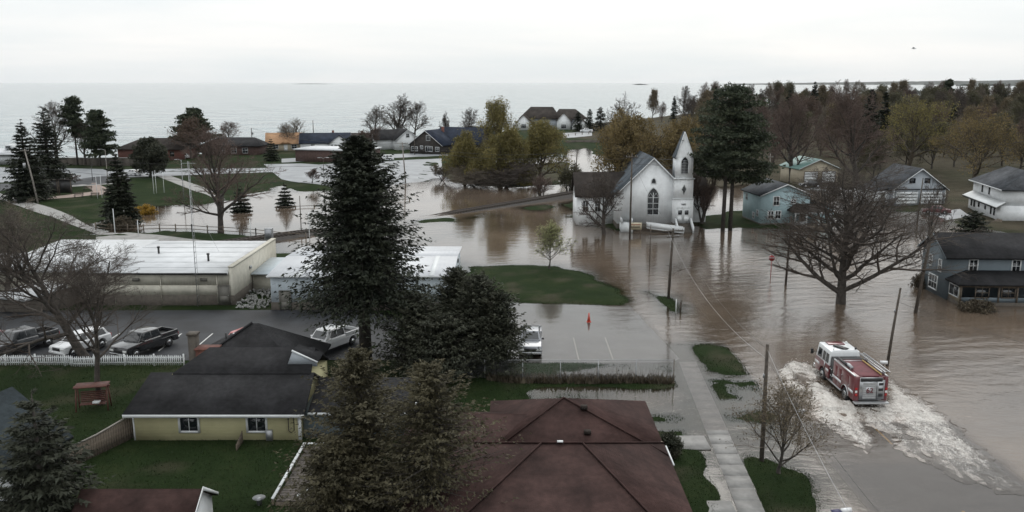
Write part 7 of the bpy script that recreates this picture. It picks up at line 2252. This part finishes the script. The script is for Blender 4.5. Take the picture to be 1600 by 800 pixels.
# sea wall along the lake at left, bank wall by the river
swl = thing('sea_wall', 'dark low sea wall along the lake behind the park', 'wall', (*G(70, 262), 0))
x0_, y0_ = G(70, 262); x1_, y1_ = G(215, 262)
for k in range(12):
    mb = MB(); mb.box(k * (x1_ - x0_) / 12 + .03, 0, -1, (k + 1) * (x1_ - x0_) / 12, .5, 2.6); mb.build('wall_panel', M['foundation'], swl)
mb = MB(); mb.box(0, -.05, 2.6, x1_ - x0_, .55, 2.75); mb.build('coping', M['concrete'], swl)
bw = thing('bank_wall', 'dark retaining wall along the river below the lakeside house', 'wall', (*G(884, 226), 0), R_(8))
for k in range(5):
    mb = MB(); mb.box(k * 3.4, 0, -1.5, k * 3.4 + 3.37, .6, 1.6); mb.build('wall_panel', M['foundation'], bw)
# patio light by the deck
o = thing('fire_bowl', 'small pale bowl standing at the foot of the deck', 'bowl', (-13.8, 43.6, .3)); mb = MB(); mb.tube([(0, 0, 0), (0, 0, .35), (0, 0, .5)], [.12, .16, .36], 12); mb.build('bowl', M['metal'], o)
# gull
gx_, gy_ = 1411, 76
dist = 95.0
gp = Vector(((gx_ - 800) / F * dist, dist, HT(dist / 1.0, gy_)))
gl = thing('gull', 'pale gull gliding above the right of the lake', 'bird', gp, R_(60))
mb = MB(); mb.tube([(0, -.25, 0), (0, -.1, .01), (0, .12, .02), (0, .24, .02)], [.02, .06, .055, .02], 8); mb.build('body', M['white'], gl, smooth=True)
for s in (-1, 1):
    mb = MB(); mb.slab([(0, .1, .03), (s * .32, .12, .16), (s * .66, -.06, .10), (s * .3, -.03, .15), (0, -.06, .03)], .012); mb.build('wing', M['carsilver'], gl)

# ------------------------------------------------------------------ ground cover
rng = np.random.default_rng(21)
def tufts(name, label, n, xr, yr, lo, hi, size, mat, keep=None):
    x = rng.uniform(*xr, n); y = yr[0] + (yr[1] - yr[0]) * rng.random(n) ** 1.2
    h = terrain(x, y)
    k = (h > lo) & (h < hi)
    for poly, z in BEDS: k &= sdist(x, y, poly) < .05
    if keep is not None: k &= keep(x, y)
    x, y, h = x[k], y[k], h[k]
    m_ = len(x)
    a = rng.random(m_) * 6.28
    s = size * rng.uniform(.5, 1.3, m_)
    w_ = np.stack([np.cos(a), np.sin(a), np.zeros(m_)], 1) * (s * .28)[:, None]
    b = np.stack([x, y, h - .01], 1)
    t = b + np.stack([rng.normal(0, .35, m_) * s, rng.normal(0, .35, m_) * s, s], 1)
    mb = MB(); mb.tris(b - w_, b + w_, t)
    return tag(mb.build(name, M[mat]), label, 'grass', kind='stuff')
M['blade'] = foliage('grass_blades', (.012, .024, .007), (.036, .050, .018), .5, .2)
tufts('grass', 'grass blades standing through shallow water and along the banks', 260000, (-12, 24), (36, 112), -.035, .09, .09, 'blade')
tufts('grass', 'short lawn grass around the houses', 85000, (-45, 20), (34, 70), .10, .6, .10, 'blade')
tufts('weeds', 'dry weeds along the chain link fence', 1800, (-2, 12.5), (63.7, 65.0), -.2, .4, .45, 'dead')
# red haired vine on the fence and dead stalks
P_s = np.stack([rng.uniform(2.5, 12.5, 260), rng.uniform(63.9, 64.7, 260), np.full(260, .0)], 1)
Q_s = P_s + np.stack([rng.normal(0, .18, 260), rng.normal(0, .12, 260), rng.uniform(.4, 1.5, 260)], 1)
mb = MB(); mb.segs(P_s, Q_s, np.full(260, .012), np.full(260, .005), 3)
tag(mb.build('weed_stalks', M['browntwig']), 'dead stalks standing along the chain link fence', 'weeds', kind='stuff')

# ------------------------------------------------------------------ haze over the lake
hz = bpy.data.materials.new('lake_haze'); hz.use_nodes = True
ht = hz.node_tree; ht.nodes.clear()
ho = ht.nodes.new('ShaderNodeOutputMaterial'); hv = ht.nodes.new('ShaderNodeVolumePrincipled')
hv.inputs['Color'].default_value = (.90, .95, 1.0, 1)
hv.inputs['Density'].default_value = .000012
hv.inputs['Anisotropy'].default_value = .2
ht.links.new(hv.outputs[0], ho.inputs['Volume'])
mb = MB(); mb.box(-15000, -60, -1.9, 15000, 13500, 150)
hb = mb.build('haze', hz); tag(hb, 'thin pale haze over the lake', kind='stuff')
